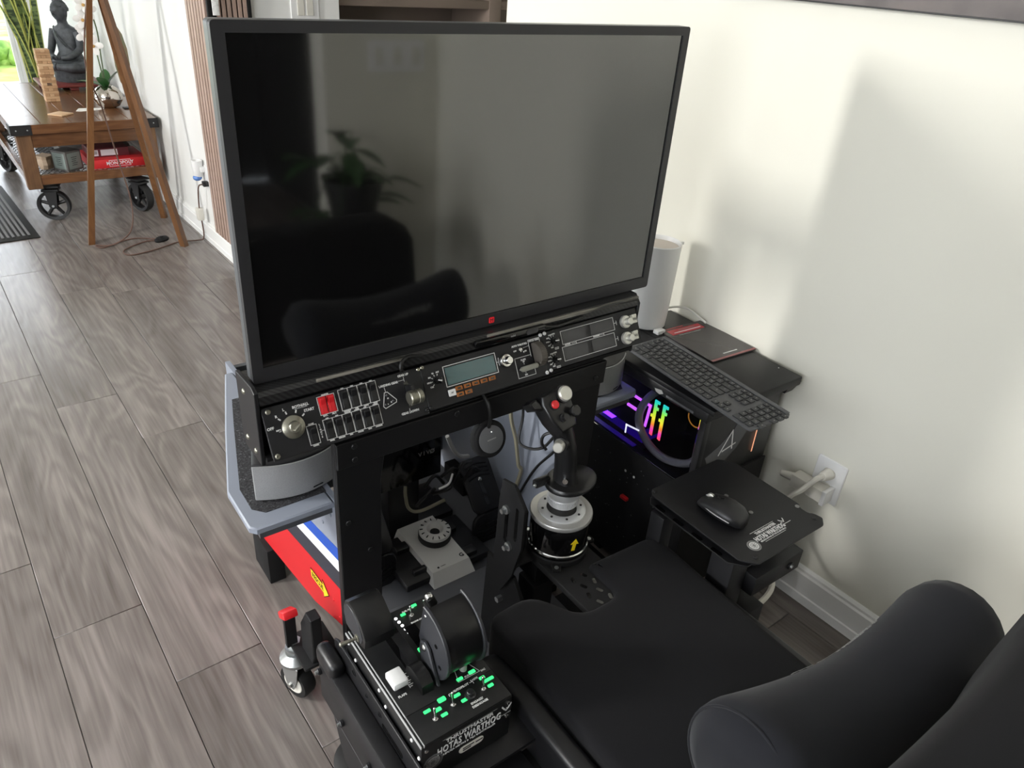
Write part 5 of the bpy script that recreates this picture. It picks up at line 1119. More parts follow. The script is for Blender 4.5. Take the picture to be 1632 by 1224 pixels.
m = MB(); m.cyl(CM_ @ Vector((0, 0, 0.140)), CM_ @ Vector((0, 0, 0.175)), 0.015, zinc, n=6); m.cyl(CM_ @ Vector((0, 0, 0.150)), CM_ @ Vector((0, 0, 0.158)), 0.021, zinc, n=20); build(m, 'nut', cs)
m = MB(); m.prism([(1.155, 0.165), (1.10, 0.165), (1.085, 0.20), (1.085, 0.315), (1.115, 0.315), (1.15, 0.255)], 0.372, 0.396, matte, FYZ(), bev=0.002); m.loft([[(0.356 + a, 1.175 + b, z) for a, b in ((-0.012, -0.006), (0.012, -0.006), (0.012, 0.006), (-0.012, 0.006))] for z in (0.17, 0.268)], matte); m.box((0.352, 1.09, 0.165), (0.44, 1.20, 0.174), matte, 0.002); build(m, 'lever_bracket', cs)
m = MB(); m.box((-0.016, -0.022, -0.009), (0.016, 0.022, 0.009), redplas, 0.004, M=T(0.350, 1.158, 0.287) @ RX(-35)); build(m, 'brake_lever', cs, label='red brake lever pad')

# ---------------------------------------------------------------- rudder pedals
rd = thing('rudder_pedals', 'black rudder pedals with a silver centre block and round tension dial', 'pedals', (0.835, 1.34, 0.06))
m = MB(); m.prism([(0.775, 1.235), (0.893, 1.28 - 0.035), (0.893, 1.462), (0.775, 1.452)], 0.09, 0.1, silverplas) if False else None
BX = [[(0.768, 1.235, 0.062), (0.900, 1.235, 0.062), (0.900, 1.465, 0.062), (0.768, 1.465, 0.062)], [(0.776, 1.258, 0.098), (0.893, 1.258, 0.098), (0.893, 1.455, 0.106), (0.776, 1.455, 0.106)]]
m = MB(); m.loft(BX, pedalsilver); cb_ = build(m, 'centre_block', rd, angle=20, label='brushed silver centre block')
m = MB(); m.box((0.70, 1.262, 0.0605), (0.97, 1.45, 0.085), blackplas, 0.006); m.box((0.735, 1.285, 0.07), (0.775, 1.30, 0.10), blackplas, 0.003); m.box((0.735, 1.38, 0.07), (0.775, 1.41, 0.10), blackplas, 0.003); m.box((0.893, 1.27, 0.07), (0.93, 1.30, 0.10), blackplas, 0.003); m.box((0.893, 1.38, 0.07), (0.93, 1.41, 0.10), blackplas, 0.003); build(m, 'base', rd)
DM = T(0.852, 1.375, 0.103) @ RX(2)
m = MB(); m.lathe([(0.046, 0), (0.047, 0.002), (0.047, 0.018), (0.045, 0.020)], rubber, DM, n=40); dl = build(m, 'dial_ring', rd)
m = MB(); m.lathe([(0.045, 0.019), (0.0455, 0.026), (0.044, 0.029), (0.028, 0.034), (0.024, 0.033), (0.014, 0.020), (0.0, 0.019)], pedalsilver, DM, n=40); dtop = build(m, 'dial_top', rd, label='silver dish-shaped tension dial')
m = MB()
for k in range(14):
    a = 360 * k / 14; m.box((0.034, -0.0011, 0.0300), (0.0425, 0.0011, 0.0330), matte, M=DM @ RZ(a), seg=1)
build(m, 'dial_marks', dtop)
m = MB(); m.text('G', 0.013, greyiron, T(0.880, 1.277, 0.0993), bold=0.0006); m.lathe([(0.003, 0), (0.003, 0.0012)], matte, T(0.80, 1.268, 0.0982), n=10); m.line([(0.808, 1.268), (0.822, 1.268)], 0.0012, greyiron, T(0, 0, 0.0992)); build(m, 'emblem_print', cb_)
def pedal(cx, cy, cz, tilt, rzz):
    Mx = T(cx, cy, cz) @ RZ(rzz) @ RX(tilt)
    m = MB(); m.prism(rrect(0.10, 0.16, 0.02, cy=0.08), 0, 0.012, blackplas, Mx, bev=0.003, seg=2); p = build(m, 'pedal_plate', rd)
    for k in range(4):
        m = MB(); m.tube([(-0.036, 0.135 - k * 0.012, 0.0125), (0, 0.142 - k * 0.012, 0.0125), (0.036, 0.135 - k * 0.012, 0.0125)], 0.0025, matte, n=5, sm=3, M=Mx); build(m, 'tread_rib', p)
    m = MB(); m.prism(rrect(0.013, 0.075, 0.006, cy=0.055), 0.0121, 0.0132, gloss, Mx); m.ball((0, 0.095, 0.013), (0.007, 0.007, 0.004), chrome, M=Mx, u=10, v=6); build(m, 'adjust_slot', p)
    m = MB(); m.prism(rrect(0.11, 0.11, 0.03, cy=-0.055), -0.004, 0.008, blackplas, Mx @ RX(38), bev=0.003); 
    for k in range(4): m.tube([(-0.045, -0.035 - k * 0.014, 0.0095), (0, -0.042 - k * 0.014, 0.0095), (0.045, -0.035 - k * 0.014, 0.0095)], 0.0022, matte, n=5, sm=3, M=Mx @ RX(38))
    build(m, 'heel_rest', rd); 
    m = MB(); m.box((-0.02, -0.01, -0.10), (0.02, 0.03, 0.0), blackplas, 0.004, M=T(cx, cy, cz)); build(m, 'pedal_arm', rd)
pedal(0.655, 1.345, 0.150, 50, 0); pedal(1.015, 1.345, 0.150, 50, 0)

# ---------------------------------------------------------------- joystick on its pedestal
js = thing('joystick', 'black pistol-grip flight stick on a round silver-topped base', 'joystick', (0.902, 0.925, 0.33))
JX, JY = 0.902, 0.928
def J(z): return T(JX, JY, z)
m = MB(); m.lathe([(0.0655, 0.406), (0.0665, 0.408), (0.0665, 0.490), (0.0655, 0.492)], gloss, J(0), n=44); build(m, 'base_can', js)
m = MB(); m.lathe([(0.0665, 0.413), (0.0685, 0.415), (0.0685, 0.419), (0.0665, 0.421)], chrome, J(0), n=44, cap=False); build(m, 'trim_ring', js)
m = MB(); m.lathe([(0.069, 0.391), (0.070, 0.393), (0.070, 0.405), (0.068, 0.407)], matte, J(0), n=44); build(m, 'mount_flange', js)
for a in (20, 140, 250, 300):
    m = MB(); m.prism([(-0.012, 0), (0.012, 0), (0.008, 0.024), (-0.008, 0.024)], 0.393, 0.399, matte, J(0) @ RZ(a) @ T(0, 0.063, 0)); m.lathe([(0.003, 0.399), (0.005, 0.399), (0.005, 0.4005)], zinc, J(0) @ RZ(a) @ T(0, 0.078, 0), n=10); build(m, 'mount_tab', js)
m = MB(); m.lathe([(0.0690, 0.491), (0.0700, 0.493), (0.0700, 0.500), (0.0685, 0.502), (0.056, 0.5025)], steel, J(0), n=48); build(m, 'top_plate', js, label='brushed steel top ring')
m = MB(); m.lathe([(0.0535, 0.502), (0.0535, 0.505), (0.051, 0.5065), (0.034, 0.5065), (0.0335, 0.502)], alu, J(0), n=44); ir = build(m, 'inner_ring', js)
for k in range(8):
    m = MB(); m.lathe([(0.0028, 0.5062), (0.0028, 0.5080), (0.0013, 0.5080)], greyiron, J(0) @ RZ(k * 45 + 20) @ T(0.0435, 0, 0), n=8); build(m, 'screw', ir)
m = MB(); m.lathe([(0.0335, 0.498), (0.0325, 0.505), (0.025, 0.511), (0.022, 0.518), (0.014, 0.522)], rubber, J(0), n=30); build(m, 'boot', js)
JT = J(0.508) @ Matrix.Diagonal((1.2, 1.2, 1, 1))
m = MB(); m.lathe([(0.013, 0.0), (0.013, 0.012), (0.027, 0.014), (0.028, 0.017), (0.028, 0.031), (0.027, 0.034), (0.020, 0.036), (0.013, 0.037), (0.013, 0.055)], alu, JT, n=40); nr = build(m, 'locking_ring', js, label='knurled silver locking ring')
m = MB()
for k in range(44): m.box((0.0275, -0.0010, 0.018), (0.0292, 0.0010, 0.030), alu, M=JT @ RZ(k * 360 / 44), seg=1)
build(m, 'knurling', nr)
ag = mat('yellow_arrow', 'f2d21c', 0.5)
AQ = fr(J(0.452) @ Vector((0.0668 * math.cos(math.radians(-100)), 0.0668 * math.sin(math.radians(-100)), 0)), (-math.sin(math.radians(-100)), math.cos(math.radians(-100)), 0), (0, 0, 1), (math.cos(math.radians(-100)), math.sin(math.radians(-100)), 0))
m = MB(); m.prism([(-0.004, -0.016), (0.004, -0.016), (0.004, 0.002), (0.010, 0.002), (0.0, 0.016), (-0.010, 0.002), (-0.004, 0.002)], 0, 0.0008, ag, AQ @ RZ(-8)); build(m, 'yellow_arrow', js, label='yellow arrow decal')
# the grip: leans forward-left as photographed; GA = lean axis frame
gp0 = Vector((JX - 0.002, JY, 0.548)); 
GX, GYv, GZ = Vector((1, 0, 0)), Vector((0, 1, 0)), Vector((0, 0, 1))
def GP(dx, dy, z): return Vector((JX + dx, JY + dy, z))
JZ = 0.010
hand = mat('grip_black', '1b1b1c', 0.32)
m = MB()   # hand-rest flange: egg-shaped plate
fl = [(JX + 0.008 + 0.066 * math.cos(t) * (1.0 if math.cos(t) > 0 else 0.84), JY - 0.004 + 0.050 * math.sin(t)) for t in [2 * PI * i / 32 for i in range(32)]]
fl2 = [(JX + (p[0] - JX) * 0.93, JY + (p[1] - JY) * 0.93) for p in fl]
m.loft([[(x, y, 0.570) for x, y in fl2], [(x, y, 0.574 + 0.05 * (x - JX)) for x, y in fl], [(x, y, 0.579 + 0.05 * (x - JX)) for x, y in fl], [(x, y, 0.5835 + 0.03 * (x - JX)) for x, y in fl2]], hand); build(m, 'hand_rest', js, angle=50)
m = MB()
secs = [(0.574, 0.000, 0.0, 0.021, 0.026), (0.60, -0.002, 0.002, 0.018, 0.023), (0.63, -0.003, 0.004, 0.0175, 0.0235), (0.66, -0.006, 0.007, 0.018, 0.024), (0.69, -0.011, 0.011, 0.0175, 0.023), (0.715, -0.018, 0.016, 0.018, 0.023), (0.735, -0.026, 0.022, 0.021, 0.026)]
m.loft([[(JX + cx + 1.16 * rx * abs(math.cos(t)) ** 0.8 * (1 if math.cos(t) > 0 else -1), JY + cy + 1.12 * ry * math.sin(t), z + 0.008) for t in [2 * PI * i / 20 for i in range(20)]] for z, cx, cy, rx, ry in secs], hand); gripo = build(m, 'grip', js, angle=50)
# head: wedge block whose sloping face looks up and back at the pilot
hf = Vector((-0.02, -0.80, 0.60)).normalized(); hr = Vector((1, 0.08, 0.10)).normalized(); hr = (hr - hf * hr.dot(hf)).normalized(); hu = hf.cross(hr)
HC = Vector((JX - 0.026, JY + 0.008, 0.764))
HM = fr(HC, hr * 1.12, hu * 1.12, hf * 1.12)
m = MB(); m.prism([(-0.020, -0.040), (0.018, -0.038), (0.027, -0.012), (0.030, 0.020), (0.022, 0.036), (-0.028, 0.036), (-0.034, 0.022), (-0.030, -0.012)], -0.040, 0.0, hand, HM, bev=0.006, seg=3)
m.prism([(-0.034, 0.030), (-0.030, 0.012), (-0.052, 0.020), (-0.056, 0.034), (-0.040, 0.038)][::-1], -0.034, -0.006, hand, HM, bev=0.003); hd = build(m, 'head', js, angle=40)
def hbtn(nm, x, y, prof, mm, label=None, n=24):
    m = MB(); m.lathe(prof, mm, HM @ T(x, y, 0), n=n); return build(m, nm, hd, label=label)
hbtn('trim_hat', 0.016, 0.024, [(0.0145, 0), (0.0150, 0.003), (0.0140, 0.008), (0.0125, 0.0095)], silv, 'large silver trim hat')
hbtn('trim_hat_ring', 0.016, 0.024, [(0.0170, 0), (0.0170, 0.004), (0.0152, 0.0045)], blackplas)
hbtn('weapon_release', -0.012, 0.014, [(0.0078, 0), (0.0078, 0.005), (0.0065, 0.0065)], redplas, 'red button')
hbtn('weapon_ring', -0.012, 0.014, [(0.0100, 0), (0.0100, 0.002), (0.0080, 0.003)], blackplas)
hbtn('castle_hat', -0.006, -0.014, [(0.0080, 0), (0.0080, 0.004), (0.0055, 0.005), (0.0050, 0.012), (0.0062, 0.013)], blackplas)
hbtn('coolie_hat', 0.018, -0.012, [(0.0060, 0), (0.0060, 0.005), (0.0110, 0.008), (0.0110, 0.013), (0.0085, 0.015)], hand, n=8)
m = MB(); m.cyl((JX - 0.030, JY - 0.004, 0.688), (JX - 0.050, JY - 0.018, 0.692), 0.0125, silv, 0.0115, bev=0.002); m.cyl((JX - 0.018, JY, 0.686), (JX - 0.034, JY - 0.008, 0.689), 0.015, blackplas); build(m, 'master_mode_button', js, label='ribbed silver side button')
m = MB(); m.cyl((JX - 0.022, JY + 0.01, 0.715), (JX - 0.046, JY + 0.02, 0.715), 0.004, redplas, n=8); build(m, 'trigger_pin', js, label='small red pin')
m = MB(); m.tube([(JX - 0.012, JY + 0.028, 0.695), (JX - 0.030, JY + 0.048, 0.680), (JX - 0.034, JY + 0.050, 0.660), (JX - 0.028, JY + 0.040, 0.645)], 0.0035, hand, n=8); build(m, 'trigger', js)
m = MB(); m.cyl((JX - 0.016, JY - 0.016, 0.598), (JX - 0.023, JY - 0.024, 0.600), 0.006, chrome, n=10); build(m, 'pinky_button', js)
m = MB(); m.box((JX - 0.070, JY + 0.012, 0.574), (JX - 0.03, JY + 0.028, 0.592), hand, 0.004); m.ball((JX - 0.071, JY + 0.016, 0.583), 0.004, zinc, u=8, v=6); build(m, 'pinky_lever', js)

# slotted upright bracket and perforated pedestal under the stick
jm = thing('joystick_mount', 'black slotted steel bracket and perforated arm holding the joystick base', 'bracket', (0.87, 0.90, 0.0))
m = MB(); m.box((0.835, 0.70, 0.372), (0.965, 1.00, 0.390), matte, 0.003); arm_ = build(m, 'arm_plate', jm)
for k in range(14):
    m = MB(); x = 0.865 + (k % 3) * 0.030 + (0.008 if (k // 3) % 2 else 0); y = 0.722 + (k // 3) * 0.026; m.prism(rrect(0.008, 0.016, 0.0035), 0, 0.0008, gloss, T(x, y, 0.390) @ RZ(25 if k % 2 else -20)); build(m, 'slot', arm_)
sl = [(0.985, 0.595), (0.945, 0.605), (0.905, 0.565), (0.905, 0.46), (0.93, 0.36), (0.965, 0.29), (1.0, 0.32), (0.995, 0.44), (0.992, 0.54)]
hole1 = [(0.962 + p[0], 0.49 + p[1]) for p in rrect(0.012, 0.10, 0.006)]; hole2 = [(0.928 + p[0], 0.51 + p[1]) for p in rrect(0.010, 0.09, 0.005)]
m = MB(); m.prism(sl, 0.776, 0.782, matte, FYZ(), holes=[hole1, hole2]); sb_ = build(m, 'slotted_plate', jm)
m = MB(); m.prism([(y + 0.035, z * 0.92) for y, z in sl], 0.812, 0.818, matte, FYZ(), holes=[[(y + 0.035, z * 0.92) for y, z in hole1], [(y + 0.035, z * 0.92) for y, z in hole2]]); build(m, 'slotted_plate', jm)
for y, z in ((0.945, 0.44), (0.962, 0.53)):
    m = MB(); m.cyl((0.777, y, z), (0.770, y, z), 0.010, zinc, n=18); m.cyl((0.770, y, z), (0.760, y, z), 0.006, zinc, n=6); build(m, 'bolt', sb_)
m = MB(); m.prism([(1.04, 0.34), (0.94, 0.34), (0.905, 0.30), (0.90, 0.10), (0.93, 0.062), (1.03, 0.062), (1.05, 0.12)], 0.79, 0.80, matte, FYZ(), bev=0.001); lp_ = build(m, 'lower_plate', jm)
m = MB(); m.cyl((0.79, 0.975, 0.25), (0.776, 0.975, 0.25), 0.008, zinc, n=6); build(m, 'bolt', lp_)
m = MB(); m.box((0.85, 0.93, 0.30), (0.90, 1.01, 0.372), matte, 0.004); m.box((0.84, 0.92, 0.062), (0.90, 0.98, 0.30), black, 0.004); build(m, 'post', jm)
m = MB(); m.box((0.783, 0.985, 0.46), (0.811, 0.997, 0.50), matte, 0.002); build(m, 'link_plate', jm)
m = MB(); m.box((0.783, 0.925, 0.385), (0.86, 0.975, 0.391), matte, 0.002); build(m, 'link_plate', jm)

# ---------------------------------------------------------------- cables in the bay
def cab(nm, pts, r, mm, label, n=6):
    m = MB(); m.tube(pts, r, mm, n=n); return build(m, nm, label=label, cat='cable', base=tuple(pts[0]))
cab('braided_cable', [(1.03, 1.30, 0.55), (1.037, 1.30, 0.484), (1.058, 1.30, 0.412), (1.075, 1.30, 0.321), (1.085, 1.30, 0.285), (1.08, 1.35, 0.10)], 0.006, tapebeige, 'pale braided cable hanging beside the puck inside the bay')
cab('black_cable', [(1.05, 1.28, 0.60), (1.06, 1.28, 0.50), (1.04, 1.26, 0.43), (1.07, 1.20, 0.44), (1.085, 1.14, 0.55), (1.07, 1.14, 0.48), (1.07, 1.22, 0.36), (1.08, 1.3, 0.2)], 0.004, cable_b, 'looping black cable behind the stick inside the bay')
cab('grey_rod', [(0.869, 1.35, 0.458), (0.888, 1.35, 0.412), (0.911, 1.35, 0.379), (0.945, 1.36, 0.36)], 0.006, dimink, 'bent grey metal rod under the console beam')
cab('beige_cable', [(0.80, 1.45, 0.255), (0.795, 1.44, 0.23), (0.80, 1.43, 0.19), (0.83, 1.42, 0.175), (0.90, 1.40, 0.20)], 0.005, tapebeige, 'beige cable dropping below the stand cover plate')
m = MB(); random.seed(4)
for i in range(6):
    x = 0.80 + i * 0.03; m.tube([(x, 1.40 + random.uniform(-.02, .02), 0.25 + random.uniform(-.03, .03)), (x + 0.03, 1.38 + random.uniform(-.02, .02), 0.29 + random.uniform(-.03, .03)), (x + 0.07, 1.41, 0.27 + random.uniform(-.03, .03))], 0.005, cable_b, n=6)
m.tube([(0.86, 1.37, 0.275), (0.885, 1.36, 0.29), (0.90, 1.365, 0.315)], 0.003, white, n=6)
build(m, 'cable_bundle', label='tangled black cable bundle in front of the stand column', cat='cable', base=(0.88, 1.40, 0.22))

# ---------------------------------------------------------------- black plates added to darken the shaded floor under the rig
rg = thing('floor_shade_plates', 'black plates added on the floor as shade under the chair and stick', 'shade plate', (0.9, 0.8, 0.0))
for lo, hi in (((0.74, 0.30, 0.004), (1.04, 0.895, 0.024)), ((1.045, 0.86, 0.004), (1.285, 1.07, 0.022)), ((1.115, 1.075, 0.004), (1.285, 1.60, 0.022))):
    m = MB(); m.box(lo, hi, matte, 0.003); build(m, 'shade_plate', rg)
# ================================================================ SEAT
se = thing('cockpit_chair', 'black suede cockpit chair with a notched cushion front', 'chair', (0.87, 0.45, 0.0))
SZ = 0.405
def rsmooth(pts, rads, n=5):
    out = []; k = len(pts)
    for i in range(k):
        p, a, b = Vector(pts[i]), Vector(pts[i - 1]), Vector(pts[(i + 1) % k]); r = rads[i]
        if r == 0: out.append(tuple(p)); continue
        d1, d2 = (a - p).normalized(), (b - p).normalized(); r = min(r, (a - p).length * 0.45, (b - p).length * 0.45)
        s, e = p + d1 * r, p + d2 * r
        for j in range(n + 1):
            t = j / n; out.append(tuple(s * (1 - t) ** 2 + p * 2 * t * (1 - t) + e * t * t))
    return out
plan = [(0.640, 0.835), (0.636, 0.20), (1.098, 0.20), (1.108, 0.55), (1.120, 0.79), (1.100, 0.834), (0.914, 0.842), (0.914, 0.738), (0.812, 0.738), (0.756, 0.842)]
outl = rsmooth(plan, [0.035, 0.02, 0.02, 0, 0.04, 0.03, 0.02, 0.025, 0.035, 0.045], 4)
def seat_pad(outl, z0, z1, r, m):
    """upholstered pad: rounded rim, then a finely cut, slightly crowned top"""
    t = bmesh.new(); f = t.faces.new([t.verts.new((x, y, z1 - r)) for x, y in outl])
    if f.normal.z < 0 or f.calc_area() and (f.normal_update() or f.normal.z < 0): f.normal_flip()
    base = list(t.verts)
    w = bmesh.ops.extrude_edge_only(t, edges=list(t.edges))
    for v in [g for g in w['geom'] if isinstance(g, bmesh.types.BMVert)]: v.co.z = z0
    top = f; st = 4
    for k in range(1, st + 1):
        a0, a1 = PI / 2 * (k - 1) / st, PI / 2 * k / st
        bmesh.ops.inset_region(t, faces=[top], thickness=r * (math.cos(a0) - math.cos(a1)), use_even_offset=True)
        for v in top.verts: v.co.z = z1 - r + r * math.sin(a1)
    edge = [(v.co.x, v.co.y) for v in top.verts]
    inner = [top]
    for ax, lo, hi, stp in ((0, 0.65, 1.11, 0.022), (1, 0.215, 0.83, 0.022)):
        c = lo
        while c < hi:
            g = list({e for q in inner for e in q.edges} | set(inner)) + list({v for q in inner for v in q.verts})
            n = (1, 0, 0) if ax == 0 else (0, 1, 0)
            bmesh.ops.bisect_plane(t, geom=g, plane_co=(c if ax == 0 else 0, c if ax == 1 else 0, 0), plane_no=n)
            inner = [q for q in t.faces if abs(q.calc_center_median().z - z1) < 1e-5]
            c += stp
    def dist(x, y):
        d = 9.0
        for (x1, y1), (x2, y2) in zip(edge, edge[1:] + edge[:1]):
            L2 = (x2 - x1) ** 2 + (y2 - y1) ** 2 or 1e-9; u = max(0, min(1, ((x - x1) * (x2 - x1) + (y - y1) * (y2 - y1)) / L2))
            d = min(d, math.hypot(x - x1 - u * (x2 - x1), y - y1 - u * (y2 - y1)))
        return d
    for v in {v for q in inner for v in q.verts}:
        d = dist(v.co.x, v.co.y); v.co.z = z1 + 0.008 * (1 - math.exp(-d / 0.05)) - 0.004 * math.exp(-((v.co.y - 0.555) / 0.006) ** 2)
    bmesh.ops.recalc_face_normals(t, faces=t.faces)
    mb = MB(); mb._add(t, m); return mb
m = seat_pad(outl, 0.30, SZ, 0.020, fabric); cu_ = build(m, 'seat_cushion', se, angle=75)
m = MB(); m.box((0.625, 0.17, 0.26), (1.125, 0.80, 0.305), black, 0.008); build(m, 'seat_pan', se)
m = MB(); m.prism(rsmooth([(0.80, 0.26), (0.80, 0.36), (0.70, 0.375), (0.20, 0.38), (0.20, 0.26)], [0.02, 0.05, 0.06, 0.02, 0.02]), 0.590, 0.634, pu, FYZ(), bev=0.012, seg=3); build(m, 'side_bolster', se, label='glossy leatherette side bolster', angle=50)
m = MB(); m.prism(rsmooth([(0.80, 0.26), (0.80, 0.35), (0.70, 0.385), (0.20, 0.385), (0.20, 0.26)], [0.02, 0.05, 0.06, 0.02, 0.02]), 1.10, 1.13, pu, FYZ(), bev=0.010, seg=3); build(m, 'side_bolster', se, angle=50)
# backrest: gently bowed leaning slab with wings
def bring(z, y, x0, x1, bow, th):
    out = []; n = 10
    for i in range(n + 1):
        u = i / n; out.append((x0 + (x1 - x0) * u, y + bow * (1 - (2 * u - 1) ** 2) * -0.0 + abs(2 * u - 1) ** 3 * bow, z))
    for i in range(n, -1, -1):
        u = i / n; out.append((x0 + (x1 - x0) * u, y - th, z))
    return out
m = MB(); m.loft([bring(0.40, 0.165, 0.60, 1.16, 0.012, 0.10), bring(0.44, 0.172, 0.585, 1.17, 0.015, 0.12), bring(0.62, 0.152, 0.58, 1.17, 0.018, 0.12), bring(0.72, 0.138, 0.58, 1.17, 0.02, 0.12), bring(0.765, 0.124, 0.60, 1.15, 0.018, 0.11), bring(0.785, 0.105, 0.64, 1.11, 0.012, 0.08)], fabric); bk = build(m, 'backrest', se, angle=60)
m = MB(); m.tube([(1.10, 0.170, 0.50), (1.09, 0.156, 0.62), (1.08, 0.142, 0.72)], 0.002, matte, n=6); m.tube([(0.66, 0.170, 0.50), (0.67, 0.156, 0.62), (0.68, 0.142, 0.72)], 0.002, matte, n=6); build(m, 'stitched_seam', bk)
m = MB()
for x in (0.66, 1.06): m.box((x, 0.10, 0.0), (x + 0.04, 0.78, 0.04), black, 0.004); m.box((x, 0.12, 0.04), (x + 0.04, 0.16, 0.27), black, 0.004); m.box((x, 0.70, 0.04), (x + 0.04, 0.74, 0.27), black, 0.004)
build(m, 'frame', se)
# lumbar pillow, waisted
lp = thing('lumbar_pillow', 'dark grey knit lumbar pillow leaning against the seat backrest', 'pillow', (0.90, 0.28, SZ))
rings = []
for i in range(25):
    u = i / 24; x = 0.702 + 0.600 * u; w = abs(2 * u - 1)
    r = 0.076 + 0.044 * (w ** 1.6); 
    if w > 0.86: r *= math.sqrt(max(0.03, 1 - ((w - 0.86) / 0.14) ** 2 * 0.72))
    yc = 0.292 - 0.055 * u * u + 0.012 * w * w
    rings.append([(x, yc + (r * 0.88 if math.cos(t) > 0 else yc - 0.160 - 0.02 * (1 - r / 0.12)) * math.cos(t), 0.512 + 0.008 * w * w + r * 1.05 * math.sin(t)) for t in [2 * PI * j / 28 for j in range(28)]])
m = MB(); m.loft(rings, meshfab); pb_ = build(m, 'cover', lp, angle=70)
m = MB(); m.tube([(0.724 , 0.301 + 0.092 * math.cos(t), 0.519 + 0.110 * math.sin(t)) for t in [2 * PI * j / 24 for j in range(24)]], 0.0025, meshfab, n=6, closed=True, sm=2); build(m, 'end_piping', lp)
def pill_pt(u, t, off=0.001):
    x = 0.702 + 0.600 * u; w = abs(2 * u - 1); r = 0.076 + 0.044 * w ** 1.6 + off
    return Vector((x, -0.055 * u * u + 0.292 + r * 0.88 * math.cos(t) + 0.012 * w * w, 0.512 + 0.008 * w * w + r * 1.05 * math.sin(t)))
m = MB(); random.seed(8)
for row, t in enumerate((0.62, 0.56, 0.50, 0.44)):
    u = 0.36
    while u < 0.72:
        du = random.uniform(0.004, 0.012)
        if row < 2 and u > 0.52 and random.random() < 0.8 or row >= 2 and random.random() < 0.75:
            a, b = pill_pt(u, t), pill_pt(u + du, t); c, d = pill_pt(u + du, t - 0.035), pill_pt(u, t - 0.035)
            m.loft([[a, b, c, d], [p + Vector((0, 0.0006, 0.0004)) for p in (a, b, c, d)]], dimink)
        u += du + 0.004
build(m, 'printed_lettering', pb_, label='small worn white print')

# ================================================================ MOUSE TRAY
mt = thing('mouse_tray', 'black steel mouse tray with white stencil lettering on a square-tube arm', 'tray', (1.25, 0.72, 0.0))
TZ_ = 0.500
pl2 = rsmooth([(1.114, 0.606), (1.140, 0.576), (1.372, 0.576), (1.392, 0.592), (1.388, 0.612), (1.378, 0.622), (1.378, 0.640), (1.388, 0.652), (1.388, 0.835), (1.372, 0.860), (1.36, 0.872), (1.128, 0.872), (1.114, 0.856)], [0.004] * 13, 2)
m = MB(); m.prism(pl2, TZ_ - 0.004, TZ_, black, bev=0.001); tp_ = build(m, 'top_plate', mt)
m = MB(); m.prism([(1.106, 0.625), (1.134, 0.594), (1.33, 0.594), (1.35, 0.62), (1.35, 0.84), (1.33, 0.868), (1.125, 0.868), (1.106, 0.85)], TZ_ - 0.022, TZ_ - 0.018, black, bev=0.001); build(m, 'under_plate', mt)
for x, y in ((1.128, 0.862), (1.150, 0.592), (1.372, 0.600), (1.366, 0.850)):
    m = MB(); m.lathe([(0.005, 0), (0.005, 0.002), (0.003, 0.003)], greyiron, T(x, y, TZ_), n=12); m.cyl((x, y, TZ_ - 0.0175), (x, y, TZ_ - 0.0045), 0.005, black, n=10); build(m, 'spacer_screw', mt)
for x, y in ((1.262, 0.762), (1.263, 0.692), (1.375, 0.648)):
    m = MB(); m.lathe([(0.0052, 0), (0.0052, 0.0015), (0.002, 0.0015), (0.002, 0.0008)], dimink, T(x, y, TZ_), n=14); build(m, 'screw', tp_)
for i in range(4):
    m = MB(); m.prism(rrect(0.010, 0.028, 0.004), 0, 0.0006, gloss, T(1.1125, 0.66 + i * 0.055, TZ_ - 0.018)); build(m, 'slot', mt)
m = MB(); TT = T(1.245, 0.628, TZ_ + 0.0002)
m.text('THRUSTMASTER', 0.0068, ink, TT @ T(0.0, 0.011, 0), sx=0.95, bold=0.0003); m.text('HOTAS WARTHOG', 0.0120, ink, TT @ T(0.0, -0.002, 0), sx=0.66, bold=0.0005); m.text('REPLICA HOTAS OF THE US AIR FORCE', 0.0034, ink, TT @ T(0.0, -0.0115, 0), sx=1.0, bold=0.0001)
m.line([(-0.044, 0.018), (0.035, 0.018)], 0.0010, ink, TT); m.line([(-0.034, -0.0165), (0.036, -0.0165)], 0.0008, ink, TT)
seal(m, T(1.178, 0.617, TZ_ + 0.0002), 0.0155, ink, dimink); wings(m, T(1.301, 0.636, TZ_ + 0.0002), 0.013, ink); m.line([(1.293, 0.626), (1.318, 0.626)], 0.0012, ink, T(0, 0, TZ_ + 0.0002)); build(m, 'plate_print', tp_)
m = MB(); m.box((1.135, 0.625, 0.05), (1.195, 0.685, TZ_ - 0.028), black, 0.003); build(m, 'post', mt)
m = MB(); m.box((1.20, 0.600, 0.350), (1.375, 0.655, 0.405), black, 0.003) ; arm2 = build(m, 'tube_arm', mt)
m = MB(); m.cyl((1.33, 0.600, 0.380), (1.33, 0.595, 0.380), 0.010, blackplas, n=16, bev=0.001); m.cyl((1.33, 0.595, 0.380), (1.33, 0.5925, 0.380), 0.004, zinc, n=6); build(m, 'bolt', arm2)
m = MB(); m.box((1.195, 0.60, 0.215), (1.27, 0.66, 0.29), black, 0.003); build(m, 'foot_bracket', mt)
m = MB(); m.cyl((1.185, 0.60, 0.235), (1.185, 0.575, 0.235), 0.012, blackplas, n=10, bev=0.002); m.cyl((1.225, 0.60, 0.255), (1.225, 0.592, 0.255), 0.008, zinc, n=6); build(m, 'knob', mt)
m = MB(); m.box((1.046, 0.63, 0.0), (1.24, 0.68, 0.05), black, 0.003); build(m, 'base_rail', mt)
for x in (1.095, ):
    m = MB(); m.box((1.10, 0.80, 0.06), (1.14, 0.84, TZ_ - 0.028), black, 0.003); m.box((1.09, 0.79, 0.0), (1.15, 0.85, 0.06), black, 0.003); build(m, 'post', mt)


